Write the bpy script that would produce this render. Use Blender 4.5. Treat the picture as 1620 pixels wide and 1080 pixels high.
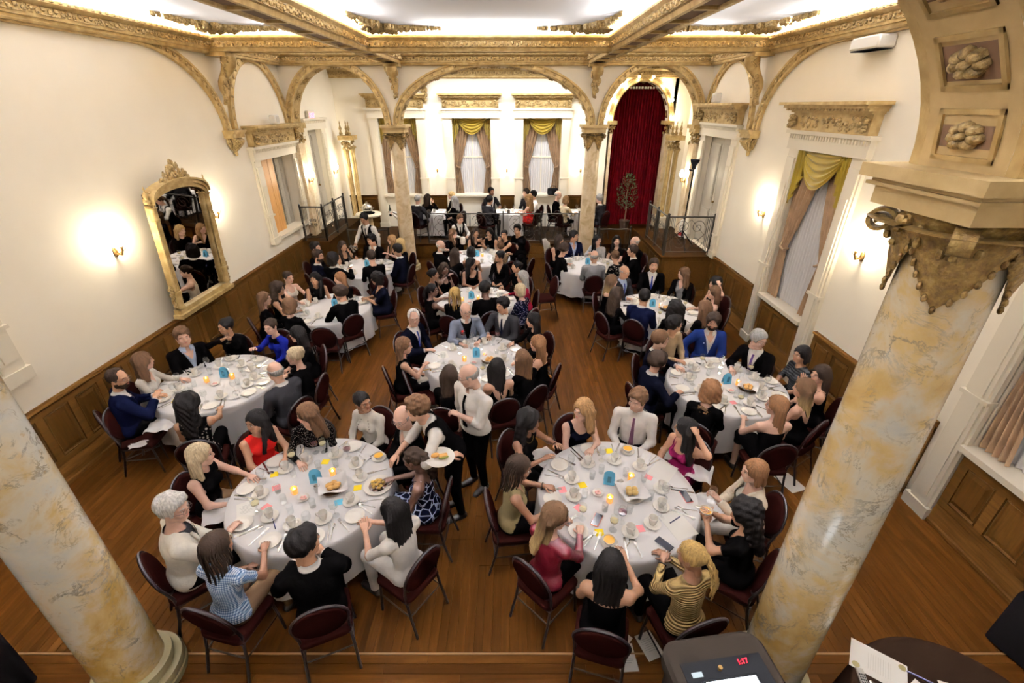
import bpy, math, random
import numpy as np
from math import sin, cos, pi, radians, sqrt, atan2
from mathutils import Matrix, Vector
for _o in list(bpy.data.objects): bpy.data.objects.remove(_o)
SC = bpy.context.scene
COL = SC.collection
RNG = random.Random(7)

# ---------------------------------------------------------------- camera
CAM_H, PITCH, FPX = 3.95, 27.3, 722.0
_cd = bpy.data.cameras.new('camera'); _co = bpy.data.objects.new('camera', _cd); COL.objects.link(_co)
_cd.sensor_width = 36.0; _cd.lens = FPX / 1620.0 * 36.0; _cd.clip_start = 0.05; _cd.clip_end = 100
_co.location = (0, 0, CAM_H); _co.rotation_euler = (radians(90 - PITCH), 0, 0)
SC.camera = _co
# ---------------------------------------------------------------- world, exposure
_w = bpy.data.worlds.new('world'); SC.world = _w; _w.use_nodes = True
_w.node_tree.nodes['Background'].inputs[0].default_value = (0.9, 0.82, 0.7, 1)
_w.node_tree.nodes['Background'].inputs[1].default_value = 0.02
SC.view_settings.view_transform = 'Standard'; SC.view_settings.look = 'None'
SC.view_settings.gamma = 1.0; SC.view_settings.use_curve_mapping = False
SC.view_settings.exposure = 1.60
SC.cycles.max_bounces = 8; SC.cycles.diffuse_bounces = 4; SC.cycles.glossy_bounces = 3; SC.cycles.transmission_bounces = 5; SC.cycles.transparent_max_bounces = 12
SC.cycles.sample_clamp_indirect = 4.0; SC.cycles.caustics_reflective = False; SC.cycles.caustics_refractive = False
COVE_W, SCONCE_W = 58.0, 22.0          # watts per metre of cove lamps; watts per wall sconce

# ---------------------------------------------------------------- room dimensions (metres)
XL, XR, XC = -5.25, 4.5, -0.375
YN, YX, YA, YB, YR = 1.95, 9.3, 12.0, 15.2, -3.0      # near arcade, cross beam, far arcade, back wall, rear wall
ZC, ZCOR, ZSPR = 5.10, 4.74, 3.55                      # ceiling, underside of cornice, arch springing
CXL, CXR = -2.78, 1.95                                 # column lines
ZP = 0.40                                              # platform height

def area_lamp(name, loc, sx, sy, watts, rot=(0, 0, 0), col=(1.0, 0.80, 0.55)):
    l = bpy.data.lights.new(name, 'AREA'); l.shape = 'RECTANGLE'; l.size = sx; l.size_y = sy
    l.energy = watts; l.color = col
    o = bpy.data.objects.new(name, l); COL.objects.link(o); o.location = loc; o.rotation_euler = rot
    return o
# cove lamps lying on the ledges of cornices and beams, shining up at the ceiling
WARM = (.98, .985, 1.0)
def cove(x0, x1, y0, y1, sides='NSEW', k=1.0):
    e = 0.20; z = 5.005
    if 'S' in sides: area_lamp('cove_lamp', ((x0+x1)/2, y0+e, z), x1-x0-.5, .07, COVE_W*k*(x1-x0), (pi, 0, 0), WARM)
    if 'N' in sides: area_lamp('cove_lamp', ((x0+x1)/2, y1-e, z), x1-x0-.5, .07, COVE_W*k*(x1-x0), (pi, 0, 0), WARM)
    if 'W' in sides: area_lamp('cove_lamp', (x0+e, (y0+y1)/2, z), .07, y1-y0-.5, COVE_W*k*(y1-y0), (pi, 0, 0), WARM)
    if 'E' in sides: area_lamp('cove_lamp', (x1-e, (y0+y1)/2, z), .07, y1-y0-.5, COVE_W*k*(y1-y0), (pi, 0, 0), WARM)
BXL, BXR = -2.62, 1.86                                 # ceiling beams along the hall
for _x0, _x1 in ((XL, BXL-.03), (BXL+.03, BXR-.03), (BXR+.03, XR)):
    cove(_x0, _x1, YN+.15, YX-.03)
    cove(_x0, _x1, YX+.03, YA-.15, 'NS', 1.0)
    cove(_x0, _x1, YR, YN-.15, 'NS', .8)
area_lamp('platform_fill_lamp', (-0.4, 13.7, 4.9), 5.0, .5, 95, (0, 0, 0), WARM)  # fill added to brighten the platform zone; no real fixture hangs there

# ---------------------------------------------------------------- materials
MATS = {}
def mat(name, col, rough=0.5, metal=0.0, spec=None, emit=None, es=0.0, alpha=None, trans=0.0, nodes=None, sheen=0.0, coat=0.0):
    if name in MATS: return MATS[name]
    if spec is None: spec = .5 if rough < .36 else (.3 if rough < .55 else .06)
    m = bpy.data.materials.new(name); m.use_nodes = True
    b = m.node_tree.nodes['Principled BSDF']
    b.inputs['Base Color'].default_value = (*col, 1); b.inputs['Roughness'].default_value = rough
    b.inputs['Metallic'].default_value = metal; b.inputs['Specular IOR Level'].default_value = spec
    if emit: b.inputs['Emission Color'].default_value = (*emit, 1); b.inputs['Emission Strength'].default_value = es
    if trans: b.inputs['Transmission Weight'].default_value = trans
    if sheen: b.inputs['Sheen Weight'].default_value = sheen
    if coat: b.inputs['Coat Weight'].default_value = coat; b.inputs['Coat Roughness'].default_value = .15
    if nodes: nodes(m.node_tree, b)
    MATS[name] = m
    return m
def N(t, k, **kw):
    n = t.nodes.new(k)
    for a, v in kw.items():
        if a.startswith('i_'): n.inputs[a[2:].replace('_', ' ')].default_value = v
        else: setattr(n, a, v)
    return n
def ramp(t, stops, fac):
    r = t.nodes.new('ShaderNodeValToRGB'); e = r.color_ramp.elements
    while len(e) < len(stops): e.new(0.5)
    for q, (p, c) in zip(e, stops): q.position = p; q.color = (*c, 1)
    t.links.new(fac, r.inputs[0]); return r.outputs[0]
def coords(t, scale=(1, 1, 1), kind='Object', rot=(0, 0, 0)):
    c = N(t, 'ShaderNodeTexCoord'); mp = N(t, 'ShaderNodeMapping'); mp.inputs['Scale'].default_value = scale
    mp.inputs['Rotation'].default_value = rot
    t.links.new(c.outputs[kind], mp.inputs[0]); return mp.outputs[0]
def geo_coords(t, scale=(1, 1, 1)):
    c = N(t, 'ShaderNodeNewGeometry'); mp = N(t, 'ShaderNodeMapping'); mp.inputs['Scale'].default_value = scale
    t.links.new(c.outputs['Position'], mp.inputs[0]); return mp.outputs[0]
def bump(t, b, h, strength=0.2, dist=0.01):
    n = N(t, 'ShaderNodeBump'); n.inputs['Strength'].default_value = strength; n.inputs['Distance'].default_value = dist
    t.links.new(h, n.inputs['Height']); t.links.new(n.outputs[0], b.inputs['Normal'])
def mixc(t, fac, a, b_, mode='MIX'):
    m = N(t, 'ShaderNodeMix', data_type='RGBA', blend_type=mode)
    if isinstance(fac, float): m.inputs[0].default_value = fac
    else: t.links.new(fac, m.inputs[0])
    for s, v in ((6, a), (7, b_)):
        if isinstance(v, tuple): m.inputs[s].default_value = (*v, 1)
        else: t.links.new(v, m.inputs[s])
    return m.outputs[2]
def noise(t, vec, scale, detail=4, rough=.5, dist=0.0):
    n = N(t, 'ShaderNodeTexNoise'); n.inputs['Scale'].default_value = scale; n.inputs['Detail'].default_value = detail
    n.inputs['Roughness'].default_value = rough; n.inputs['Distortion'].default_value = dist
    t.links.new(vec, n.inputs['Vector']); return n.outputs['Fac']

def _plaster(t, b):
    v = geo_coords(t); f = noise(t, v, 1.2, 3)
    t.links.new(ramp(t, [(.3, (.86, .79, .66)), (.7, (.90, .83, .70))], f), b.inputs['Base Color'])
    bump(t, b, noise(t, v, 55, 3), .12, .004)
M_WALL = mat('cream_plaster', (.84, .74, .57), .75, spec=.25, nodes=_plaster)
M_CEIL = mat('white_ceiling_plaster', (.80, .79, .82), .8, spec=.2)
M_TRIM = mat('cream_painted_wood', (.74, .67, .54), .5)
M_TRIMG = mat('greige_painted_wood', (.40, .36, .29), .55)
def _gold(t, b):
    v = geo_coords(t); f = noise(t, v, 9, 4)
    t.links.new(ramp(t, [(.3, (.32, .21, .075)), (.55, (.45, .32, .135)), (.8, (.58, .45, .235))], f), b.inputs['Base Color'])
    bump(t, b, noise(t, v, 60, 3), .25, .006)
M_GOLD = mat('antique_gilt_plaster', (.55, .38, .17), .5, metal=.25, nodes=_gold)
def _goldc(t, b):
    v = geo_coords(t); f = noise(t, v, 38, 5, .65)
    t.links.new(ramp(t, [(.35, (.10, .06, .02)), (.5, (.34, .23, .09)), (.68, (.56, .43, .22))], f), b.inputs['Base Color'])
    bump(t, b, noise(t, v, 45, 4), .6, .02)
M_GOLDC = mat('carved_gilt_relief', (.5, .34, .14), .5, metal=.25, nodes=_goldc)
def _goldd(t, b):
    v = geo_coords(t); f = noise(t, v, 26, 5, .6)
    t.links.new(ramp(t, [(.35, (.10, .055, .016)), (.55, (.24, .15, .045)), (.72, (.40, .28, .11))], f), b.inputs['Base Color'])
    bump(t, b, noise(t, v, 40, 4), .5, .02)
M_GOLDD = mat('dark_antique_gilt', (.24, .15, .05), .45, metal=.3, nodes=_goldd)
def _ochre(t, b):
    v = geo_coords(t); f = noise(t, v, 6, 4)
    t.links.new(ramp(t, [(.3, (.36, .25, .11)), (.7, (.49, .36, .18))], f), b.inputs['Base Color'])
    bump(t, b, noise(t, v, 160, 2), .15, .003)
M_OCHRE = mat('ochre_painted_plaster', (.52, .36, .16), .6, nodes=_ochre)
M_COFF = mat('dark_painted_coffer', (.10, .055, .03), .6)
def _wood(c0, c1, c2, axis=2, sc=1.0, world=True):
    def fn(t, b):
        s = [14*sc, 14*sc, 14*sc]; s[axis] = 1.1*sc
        v = geo_coords(t, tuple(s)) if world else coords(t, tuple(s))
        f = noise(t, v, 1.6, 6, .6, .8); 
        c = ramp(t, [(.25, c0), (.5, c1), (.75, c2)], f)
        oi = N(t, 'ShaderNodeObjectInfo'); h = N(t, 'ShaderNodeHueSaturation')
        mr = N(t, 'ShaderNodeMapRange'); mr.inputs[3].default_value = .72; mr.inputs[4].default_value = 1.25
        t.links.new(oi.outputs['Random'], mr.inputs[0]); t.links.new(mr.outputs[0], h.inputs['Value']); t.links.new(c, h.inputs['Color'])
        t.links.new(h.outputs[0], b.inputs['Base Color'])
        bump(t, b, f, .15, .003)
    return fn
M_WAIN = mat('dark_oak_wainscot', (.2, .1, .035), .38, nodes=_wood((.0135, .0052, .0009), (.0250, .0102, .0020), (.0380, .0165, .0036), 2, 1.3), spec=.01)
M_WAINL = mat('oak_rail', (.2, .1, .035), .5, spec=.01, nodes=_wood((.018, .0070, .0013), (.033, .0138, .0028), (.048, .0215, .005), 1, 1.3))
M_FLOOR = mat('varnished_oak_floor', (.27, .13, .05), .40, spec=.008, nodes=_wood((.0110, .0037, .0005), (.0190, .0067, .0011), (.0300, .0115, .0023), 1, 1.0), coat=0)
M_FLOORX = mat('varnished_oak_floor_across', (.27, .13, .05), .40, spec=.008, nodes=_wood((.0110, .0037, .0005), (.0190, .0067, .0011), (.0300, .0115, .0023), 0, 1.0), coat=0)
M_FLOORD = mat('dark_floor_seam', (.014, .005, .001), .8)
M_PINE = mat('pine_shutter_board', (.5, .27, .09), .5, nodes=_wood((.36, .18, .05), (.48, .25, .08), (.58, .33, .12), 2, .8))
def _marble(t, b):
    v = geo_coords(t)
    base = ramp(t, [(.34, (.58, .58, .54)), (.45, (.68, .61, .47)), (.53, (.64, .47, .22)), (.66, (.48, .31, .08))], noise(t, v, 1.9, 5, .6, .5))
    def veins(scale, width, seed):
        mp = N(t, 'ShaderNodeMapping'); mp.inputs['Location'].default_value = (seed, seed*2, seed*3); t.links.new(v, mp.inputs[0])
        a = N(t, 'ShaderNodeMath', operation='SUBTRACT'); t.links.new(noise(t, mp.outputs[0], scale, 9, .66, .6), a.inputs[0]); a.inputs[1].default_value = .5
        a2 = N(t, 'ShaderNodeMath', operation='ABSOLUTE'); t.links.new(a.outputs[0], a2.inputs[0])
        ve = ramp(t, [(0.0, (1, 1, 1)), (width*.3, (.6, .6, .6)), (width, (0, 0, 0))], a2.outputs[0])
        mk = ramp(t, [(.45, (0, 0, 0)), (.62, (1, 1, 1))], noise(t, mp.outputs[0], scale*1.3, 2))
        mm = N(t, 'ShaderNodeMath', operation='MULTIPLY'); t.links.new(ve, mm.inputs[0]); t.links.new(mk, mm.inputs[1]); return mm.outputs[0]
    c1 = mixc(t, veins(2.6, .020, 1.0), base, (.16, .14, .10))
    c2 = mixc(t, veins(5.0, .018, 5.0), c1, (.30, .24, .14))
    cl = ramp(t, [(.48, (0, 0, 0)), (.72, (.55, .55, .55))], noise(t, v, 5.5, 6, .65))
    c3 = mixc(t, cl, c2, (.74, .72, .66))
    sp = ramp(t, [(.60, (0, 0, 0)), (.72, (.7, .7, .7))], noise(t, v, 13, 6, .7))
    t.links.new(mixc(t, sp, c3, (.50, .33, .12)), b.inputs['Base Color'])
M_MARBLE = mat('veined_ochre_marble', (.7, .6, .4), .22, nodes=_marble, coat=.3)
def _marbleb(t, b):
    v = geo_coords(t)
    base = ramp(t, [(.35, (.46, .33, .17)), (.5, (.62, .48, .30)), (.66, (.72, .60, .43))], noise(t, v, 4.5, 6, .62, .8))
    t.links.new(base, b.inputs['Base Color'])
M_MARBLEB = mat('amber_marble', (.6, .42, .2), .28, nodes=_marbleb, coat=.2)
M_BASEST = mat('greenish_stone_base', (.30, .25, .13), .35, coat=.2)
M_IRON = mat('black_wrought_iron', (.022, .018, .014), .42, metal=.6)
M_STEEL = mat('polished_steel', (.62, .60, .57), .18, metal=1.0)
M_SILVER = mat('silverware', (.42, .40, .37), .22, metal=1.0)
M_BRASS = mat('aged_brass', (.33, .20, .07), .4, metal=.7)
M_MIRROR = mat('mirror_glass', (.82, .80, .76), .02, metal=1.0)
M_WHITE = mat('white_plastic', (.75, .72, .66), .45)
M_BLACK = mat('black_plastic', (.005, .005, .0055), .55, spec=0.0)
M_BLACKR = mat('black_speaker_cloth', (.003, .0025, .0025), .95, spec=0.0)
def _cloth(c, k=.9, scale=240, s=.25):
    def fn(t, b):
        v = geo_coords(t); f = noise(t, v, 5, 3)
        t.links.new(ramp(t, [(.3, tuple(x*k for x in c)), (.7, c)], f), b.inputs['Base Color'])
        bump(t, b, noise(t, v, scale, 2), s, .003)
    return fn
M_LINEN = mat('white_linen', (.72, .70, .70), .8, spec=.05, nodes=_cloth((.72, .70, .70), .95))
M_SWAG = mat('chartreuse_gold_satin', (.30, .21, .012), .42, nodes=_cloth((.33, .225, .012), .75, 60, .2), sheen=.3)
M_DRAPE = mat('bronze_damask', (.33, .20, .11), .6, nodes=_cloth((.36, .225, .125), .6, 28, .3), sheen=.2)
M_SHEER = mat('white_sheer', (.62, .60, .60), .8)
M_VELVET = mat('crimson_velvet', (.09, .004, .006), .8, spec=0.0, nodes=_cloth((.095, .0035, .006), .55, 50, .2))
M_BURG = mat('burgundy_upholstery', (.014, .0032, .0026), .9, spec=0.0, nodes=_cloth((.0062, .0016, .0012), .6, 300, .4))
M_CHAIRF = mat('black_chair_frame', (.006, .004, .004), .5, spec=.2)
M_CHINA = mat('white_china', (.84, .80, .74), .2, coat=.3)
def _glass(t, b):
    out = t.nodes['Material Output']; tr = N(t, 'ShaderNodeBsdfTransparent'); tr.inputs[0].default_value = (.96, .97, .97, 1); gl = N(t, 'ShaderNodeBsdfGlossy'); gl.inputs['Roughness'].default_value = .04
    lw = N(t, 'ShaderNodeLayerWeight'); lw.inputs[0].default_value = .25; mm = N(t, 'ShaderNodeMath', operation='MULTIPLY_ADD'); t.links.new(lw.outputs['Facing'], mm.inputs[0]); mm.inputs[1].default_value = .32; mm.inputs[2].default_value = .03; mx = N(t, 'ShaderNodeMixShader'); t.links.new(mm.outputs[0], mx.inputs[0]); t.links.new(tr.outputs[0], mx.inputs[1]); t.links.new(gl.outputs[0], mx.inputs[2]); t.links.new(mx.outputs[0], out.inputs['Surface'])
M_GLASS = mat('clear_glass', (.98, .98, .98), .03, nodes=_glass)
M_BULB = mat('lit_bulb', (1, .9, .7), .4, emit=(1, .80, .52), es=14)
M_FLAME = mat('sconce_shade_lit', (1, .9, .7), .4, emit=(1, .82, .56), es=16)
M_CANDLE = mat('candle_glow', (1, .6, .2), .4, emit=(1, .62, .22), es=5)
M_AMBER = mat('amber_votive_glass', (.35, .14, .03), .1, trans=.4, emit=(1, .4, .08), es=.25)
M_PAPER = mat('white_paper', (.80, .78, .74), .7)

# ---------------------------------------------------------------- mesh builder
class MB:
    def __init__(s): s.V = []; s.F = []; s.M = []; s.n = 0
    def add(s, V, F, m=0, T=None):
        V = np.asarray(V, float)
        if T is not None:
            T = np.array(T); V = V @ T[:3, :3].T + T[:3, 3]
        s.V.append(V); k = s.n
        for f in F: s.F.append([i+k for i in f]); s.M.append(m)
        s.n += len(V); return s
    def bx(s, x0, x1, y0, y1, z0, z1, m=0, T=None):
        V = [(x0,y0,z0),(x1,y0,z0),(x1,y1,z0),(x0,y1,z0),(x0,y0,z1),(x1,y0,z1),(x1,y1,z1),(x0,y1,z1)]
        return s.add(V, [(0,3,2,1),(4,5,6,7),(0,1,5,4),(1,2,6,5),(2,3,7,6),(3,0,4,7)], m, T)
    def cbx(s, x0, x1, y0, y1, z0, z1, c=.01, m=0, T=None):            # box with chamfered edges
        P = []
        for ax in range(3):
            for sg in (0, 1):
                lo = [x0+c, y0+c, z0+c]; hi = [x1-c, y1-c, z1-c]
                val = ((x0, x1), (y0, y1), (z0, z1))[ax][sg]
                a, b = [q for q in range(3) if q != ax]
                q = []
                for ia, ib in ((0, 0), (1, 0), (1, 1), (0, 1)):
                    p = [0, 0, 0]; p[ax] = val; p[a] = (lo, hi)[ia][a]; p[b] = (lo, hi)[ib][b]; q.append(tuple(p))
                P.append(q)
        V = [p for q in P for p in q]
        bm_pts = np.array(V); F = []
        ctr = np.array([(x0+x1)/2, (y0+y1)/2, (z0+z1)/2])
        for i in range(6): F.append([4*i, 4*i+1, 4*i+2, 4*i+3])
        idx = {}
        for i, v in enumerate(V):
            key = tuple(0 if abs(v[k] - (x0, y0, z0)[k]) < c*1.01 else 1 for k in range(3)); idx.setdefault(key, []).append(i)
        for key, ii in idx.items(): F.append(ii)
        for ax in range(3):
            a, b = [q for q in range(3) if q != ax]
            for ka in (0, 1):
                for kb in (0, 1):
                    fa = 4*(2*a+ka); fb = 4*(2*b+kb)
                    ends = []
                    for kk in (0, 1):
                        pa = [i for i in range(fa, fa+4) if (0 if abs(V[i][b]-(x0,y0,z0)[b]) < c*1.01 else 1) == kb and (0 if abs(V[i][ax]-(x0,y0,z0)[ax]) < c*1.01 else 1) == kk][0]
                        pb = [i for i in range(fb, fb+4) if (0 if abs(V[i][a]-(x0,y0,z0)[a]) < c*1.01 else 1) == ka and (0 if abs(V[i][ax]-(x0,y0,z0)[ax]) < c*1.01 else 1) == kk][0]
                        ends.append((pa, pb))
                    F.append([ends[0][0], ends[1][0], ends[1][1], ends[0][1]])
        out = []
        for f in F:
            p = bm_pts[f]; nn = np.cross(p[1]-p[0], p[2]-p[0])
            out.append(f if np.dot(nn, p.mean(0)-ctr) >= 0 else f[::-1])
        return s.add(V, out, m, T)
    def tube(s, P, r, n=8, m=0, cap=True, T=None, closed=False, flat=None):
        P = [np.array(p, float) for p in P]; k = len(P)
        R = r if hasattr(r, '__len__') else [r]*k
        tang = []
        for i in range(k):
            a = P[(i-1) % k] if (closed or i > 0) else P[i]; b = P[(i+1) % k] if (closed or i < k-1) else P[i]
            d = b-a; tang.append(d/(np.linalg.norm(d)+1e-12))
        up = np.array([0, 0, 1.0]) if abs(tang[0][2]) < .9 else np.array([0, 1.0, 0])
        V = []
        for i in range(k):
            t = tang[i]; x = np.cross(up, t); x /= np.linalg.norm(x)+1e-12; y = np.cross(t, x); up = y
            for j in range(n):
                a = 2*pi*j/n
                V.append(P[i] + R[i]*(cos(a)*x*(flat or 1) + sin(a)*y))
        F = []
        for i in range(k if closed else k-1):
            for j in range(n):
                a = i*n+j; b = i*n+(j+1) % n; c = ((i+1) % k)*n+(j+1) % n; d = ((i+1) % k)*n+j
                F.append((a, b, c, d))
        if cap and not closed: F += [tuple(range(n))[::-1], tuple(range((k-1)*n, k*n))]
        return s.add(V, F, m, T)
    def lathe(s, prof, n=24, c=(0, 0, 0), m=0, T=None, cap=True):
        V = []; F = []; k = len(prof)
        for r, z in prof:
            for j in range(n): a = 2*pi*j/n; V.append((c[0]+r*cos(a), c[1]+r*sin(a), c[2]+z))
        for i in range(k-1):
            for j in range(n): F.append((i*n+j, i*n+(j+1) % n, (i+1)*n+(j+1) % n, (i+1)*n+j))
        if cap:
            if prof[0][0] > 1e-6: F.append(tuple(range(n))[::-1])
            if prof[-1][0] > 1e-6: F.append(tuple(range((k-1)*n, k*n)))
        return s.add(V, F, m, T)
    def ell(s, c, r, nu=10, nv=6, m=0, T=None):
        V = [(c[0], c[1], c[2]-r[2])]; F = []
        for i in range(1, nv):
            t = -pi/2+pi*i/nv
            for j in range(nu): a = 2*pi*j/nu; V.append((c[0]+r[0]*cos(t)*cos(a), c[1]+r[1]*cos(t)*sin(a), c[2]+r[2]*sin(t)))
        V.append((c[0], c[1], c[2]+r[2])); e = len(V)-1
        for j in range(nu): F.append((0, 1+(j+1) % nu, 1+j))
        for i in range(nv-2):
            for j in range(nu): a = 1+i*nu; F.append((a+j, a+(j+1) % nu, a+nu+(j+1) % nu, a+nu+j))
        a = 1+(nv-2)*nu
        for j in range(nu): F.append((a+j, a+(j+1) % nu, e))
        return s.add(V, F, m, T)
    def extr(s, prof, p0, p1, A, B, m=0):                              # profile (a,b) -> p + a*A + b*B, from p0 to p1
        p0, p1, A, B = (np.array(q, float) for q in (p0, p1, A, B)); n = len(prof)
        V = [p0+a*A+b*B for a, b in prof] + [p1+a*A+b*B for a, b in prof]
        F = [(i, (i+1) % n, n+(i+1) % n, n+i) for i in range(n)] + [tuple(range(n))[::-1], tuple(range(n, 2*n))]
        return s.add(V, F, m)
    def sweep(s, prof, P, AA, B, m=0, closed=False):                   # A varies along the path, B fixed
        n = len(prof); k = len(P); B = np.array(B, float); V = []
        for p, A in zip(P, AA):
            for a, b in prof: V.append(np.array(p)+a*np.array(A)+b*B)
        F = []
        for i in range(k if closed else k-1):
            for j in range(n): F.append((i*n+j, i*n+(j+1) % n, ((i+1) % k)*n+(j+1) % n, ((i+1) % k)*n+j))
        if not closed: F += [tuple(range(n))[::-1], tuple(range((k-1)*n, k*n))]
        return s.add(V, F, m)
    def grid(s, fn, nu, nv, m=0, T=None, thick=None):
        V = [fn(i/nu, j/nv) for j in range(nv+1) for i in range(nu+1)]
        F = [(j*(nu+1)+i, j*(nu+1)+i+1, (j+1)*(nu+1)+i+1, (j+1)*(nu+1)+i) for j in range(nv) for i in range(nu)]
        return s.add(V, F, m, T)
    def mesh(s, name, mats, smooth=40):
        me = bpy.data.meshes.new(name)
        me.from_pydata(np.concatenate(s.V).tolist() if s.V else [], [], s.F)
        for q in (mats if isinstance(mats, (list, tuple)) else [mats]): me.materials.append(q)
        if isinstance(mats, (list, tuple)) and len(mats) > 1: me.polygons.foreach_set('material_index', s.M)
        if smooth:
            me.polygons.foreach_set('use_smooth', [True]*len(me.polygons))
            if smooth < 180: me.set_sharp_from_angle(angle=radians(smooth))
        me.update(); return me
    def build(s, name, mats, parent=None, smooth=40, loc=None, **kw):
        return link(name, s.mesh(name, mats, smooth), parent, loc, **kw)
def link(name, me, parent=None, loc=None, rz=0, **kw):
    o = bpy.data.objects.new(name, me); COL.objects.link(o)
    if parent is not None: o.parent = parent
    if loc is not None: o.location = loc
    if rz: o.rotation_euler = (0, 0, rz)
    return tag(o, **kw)
def tag(o, label=None, cat=None, group=None, kind=None):
    if label: o['label'] = label
    if cat: o['category'] = cat
    if group: o['group'] = group
    if kind: o['kind'] = kind
    return o
def empty(name, loc=(0, 0, 0), rz=0, **kw):
    o = bpy.data.objects.new(name, None); COL.objects.link(o); o.empty_display_size = .1
    o.location = loc; o.rotation_euler = (0, 0, rz); return tag(o, **kw)
def copy_tree(o, parent=None):
    c = o.copy(); COL.objects.link(c); c.parent = parent
    for ch in KIDS(o): copy_tree(ch, c)
    return c
def KIDS(o): return list(o.children)
def RZ(a): return Matrix.Rotation(a, 4, 'Z')
def TR(x, y, z): return Matrix.Translation((x, y, z))
# ================================================================ ROOM SHELL
ST = 'structure'
def wall_x(X, y0, y1, z0, z1, holes, sgn, depth=.3):
    """wall in plane x=X facing sgn; holes (ya,yb,za,zb) with reveals going back by depth"""
    mb = MB(); ys = sorted({y0, y1, *[h[0] for h in holes], *[h[1] for h in holes]}); zs = sorted({z0, z1, *[h[2] for h in holes], *[h[3] for h in holes]})
    for a, b in zip(ys, ys[1:]):
        for c, d in zip(zs, zs[1:]):
            if any(h[0] <= a and b <= h[1] and h[2] <= c and d <= h[3] for h in holes): continue
            f = [(X, a, c), (X, b, c), (X, b, d), (X, a, d)]
            mb.add(f, [(0, 1, 2, 3) if sgn > 0 else (3, 2, 1, 0)])
    X2 = X-sgn*depth
    for a, b, c, d in holes:
        mb.add([(X,a,c),(X,b,c),(X,b,d),(X,a,d),(X2,a,c),(X2,b,c),(X2,b,d),(X2,a,d)], [(0,1,5,4),(1,2,6,5),(2,3,7,6),(3,0,4,7)])
    mb.add([(X2,y0,z0),(X2,y1,z0),(X2,y1,z1),(X2,y0,z1)], [(0,1,2,3)])
    return mb
def wall_y(Y, x0, x1, z0, z1, holes, depth=.3):
    mb = MB(); xs = sorted({x0, x1, *[h[0] for h in holes], *[h[1] for h in holes]}); zs = sorted({z0, z1, *[h[2] for h in holes], *[h[3] for h in holes]})
    for a, b in zip(xs, xs[1:]):
        for c, d in zip(zs, zs[1:]):
            if any(h[0] <= a and b <= h[1] and h[2] <= c and d <= h[3] for h in holes): continue
            mb.add([(a, Y, c), (b, Y, c), (b, Y, d), (a, Y, d)], [(0, 1, 2, 3)])
    Y2 = Y+depth
    for a, b, c, d in holes:
        mb.add([(a,Y,c),(b,Y,c),(b,Y,d),(a,Y,d),(a,Y2,c),(b,Y2,c),(b,Y2,d),(a,Y2,d)], [(0,1,5,4),(1,2,6,5),(2,3,7,6),(3,0,4,7)])
    mb.add([(x0,Y2,z0),(x1,Y2,z0),(x1,Y2,z1),(x0,Y2,z1)], [(0,1,2,3)])
    return mb
BWX = [-3.46, -1.23, 0.925]                    # window centres on the back wall
# ---- right and left walls
wall_x(XR, YR, YA+.2, 0, ZC+.1, [(6.4, 7.65, .98, 3.35), (2.2, 3.5, .98, 3.35), (10.1, 11.5, .95, 3.35)], -1).build('wall_right', M_WALL, label='cream plaster side wall with draped windows and gilt arches', kind=ST)
wall_x(XL, YR, YB, 0, ZC+.1, [(10.1, 11.65, 1.35, 2.95), (2.5, 3.95, 1.45, 3.2), (12.75, 13.7, .95, 3.4)], 1).build('wall_left', M_WALL, label='cream plaster side wall with tall gilt mirror', kind=ST)
_mb = wall_y(YB, XL-.4, 2.9, 0, ZC+.1, [(c-.58, c+.58, 1.42, 3.66) for c in BWX])
_mb.add([(2.9, YB, 4.75), (5.4, YB, 4.75), (5.4, YB, ZC), (2.9, YB, ZC)], [(0, 1, 2, 3)])
_mb.add([(4.75, YB, 0), (5.4, YB, 0), (5.4, YB, 4.75), (4.75, YB, 4.75)], [(0, 1, 2, 3)])
_mb.build('wall_back', M_WALL, label='cream plaster end wall with three tall draped windows', kind=ST)
MB().bx(5.3, 5.45, YA-.1, YB+.5, 0, ZC).bx(XR, 5.4, YA+.05, YA+.2, 0, ZC).build('wall_stage', M_WALL, label='cream wall beside the red stage curtain', kind=ST)
MB().bx(XL-.3, XR+.3, YR-.15, YR, 0, ZC).build('wall_rear', M_WALL, label='cream plaster wall behind the viewer', kind=ST)

# ---- ceiling
MB().bx(XL-.3, 5.45, YR-.2, YB+.6, ZC, ZC+.12).build('ceiling', M_CEIL, label='white plaster ceiling lit by hidden cove lamps', kind=ST)

# ---- floor boards
PW = .074
fl = MB().bx(XL-.3, 5.45, YR-.1, YB+.5, -.08, -.012).build('floor', M_FLOORD, label='varnished oak plank floor', kind=ST)
YSEAM = 2.13
def plank_mesh(L, w, along_y):
    a, b = (w/2-.0007, L/2-.0007)
    if not along_y: a, b = b, a
    return MB().cbx(-a, a, -b, b, -.02, 0, .0012)
_pm = {}
def plank_at(x, y, L, along_y=True):
    k = (round(L, 2), along_y)
    if k not in _pm: _pm[k] = plank_mesh(L, PW, along_y).mesh('plank', M_FLOOR if along_y else M_FLOORX, 20)
    return link('plank', _pm[k], fl, (x, y, 0))
_rest = MB(); _n = 0; _r2 = random.Random(3)
x = XL-.1
_cand = []
while x < 5.3:
    y = YSEAM; 
    first = True
    while y < YB:
        L = _r2.choice([.9, 1.2, 1.5, 1.8]) if not first else _r2.choice([.5, .8, 1.1, 1.4]); first = False
        if y+L > YB: L = YB-y
        _cand.append((x+PW/2, y+L/2, round(L, 2), True)); y += L
    x += PW
y = YSEAM-PW/2
while y > .9:
    x = XL-.1-_r2.random()
    while x < 5.3:
        L = _r2.choice([1.2, 1.6, 2.0]); _cand.append((x+L/2, y, L, False)); x += L
    y -= PW
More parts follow.
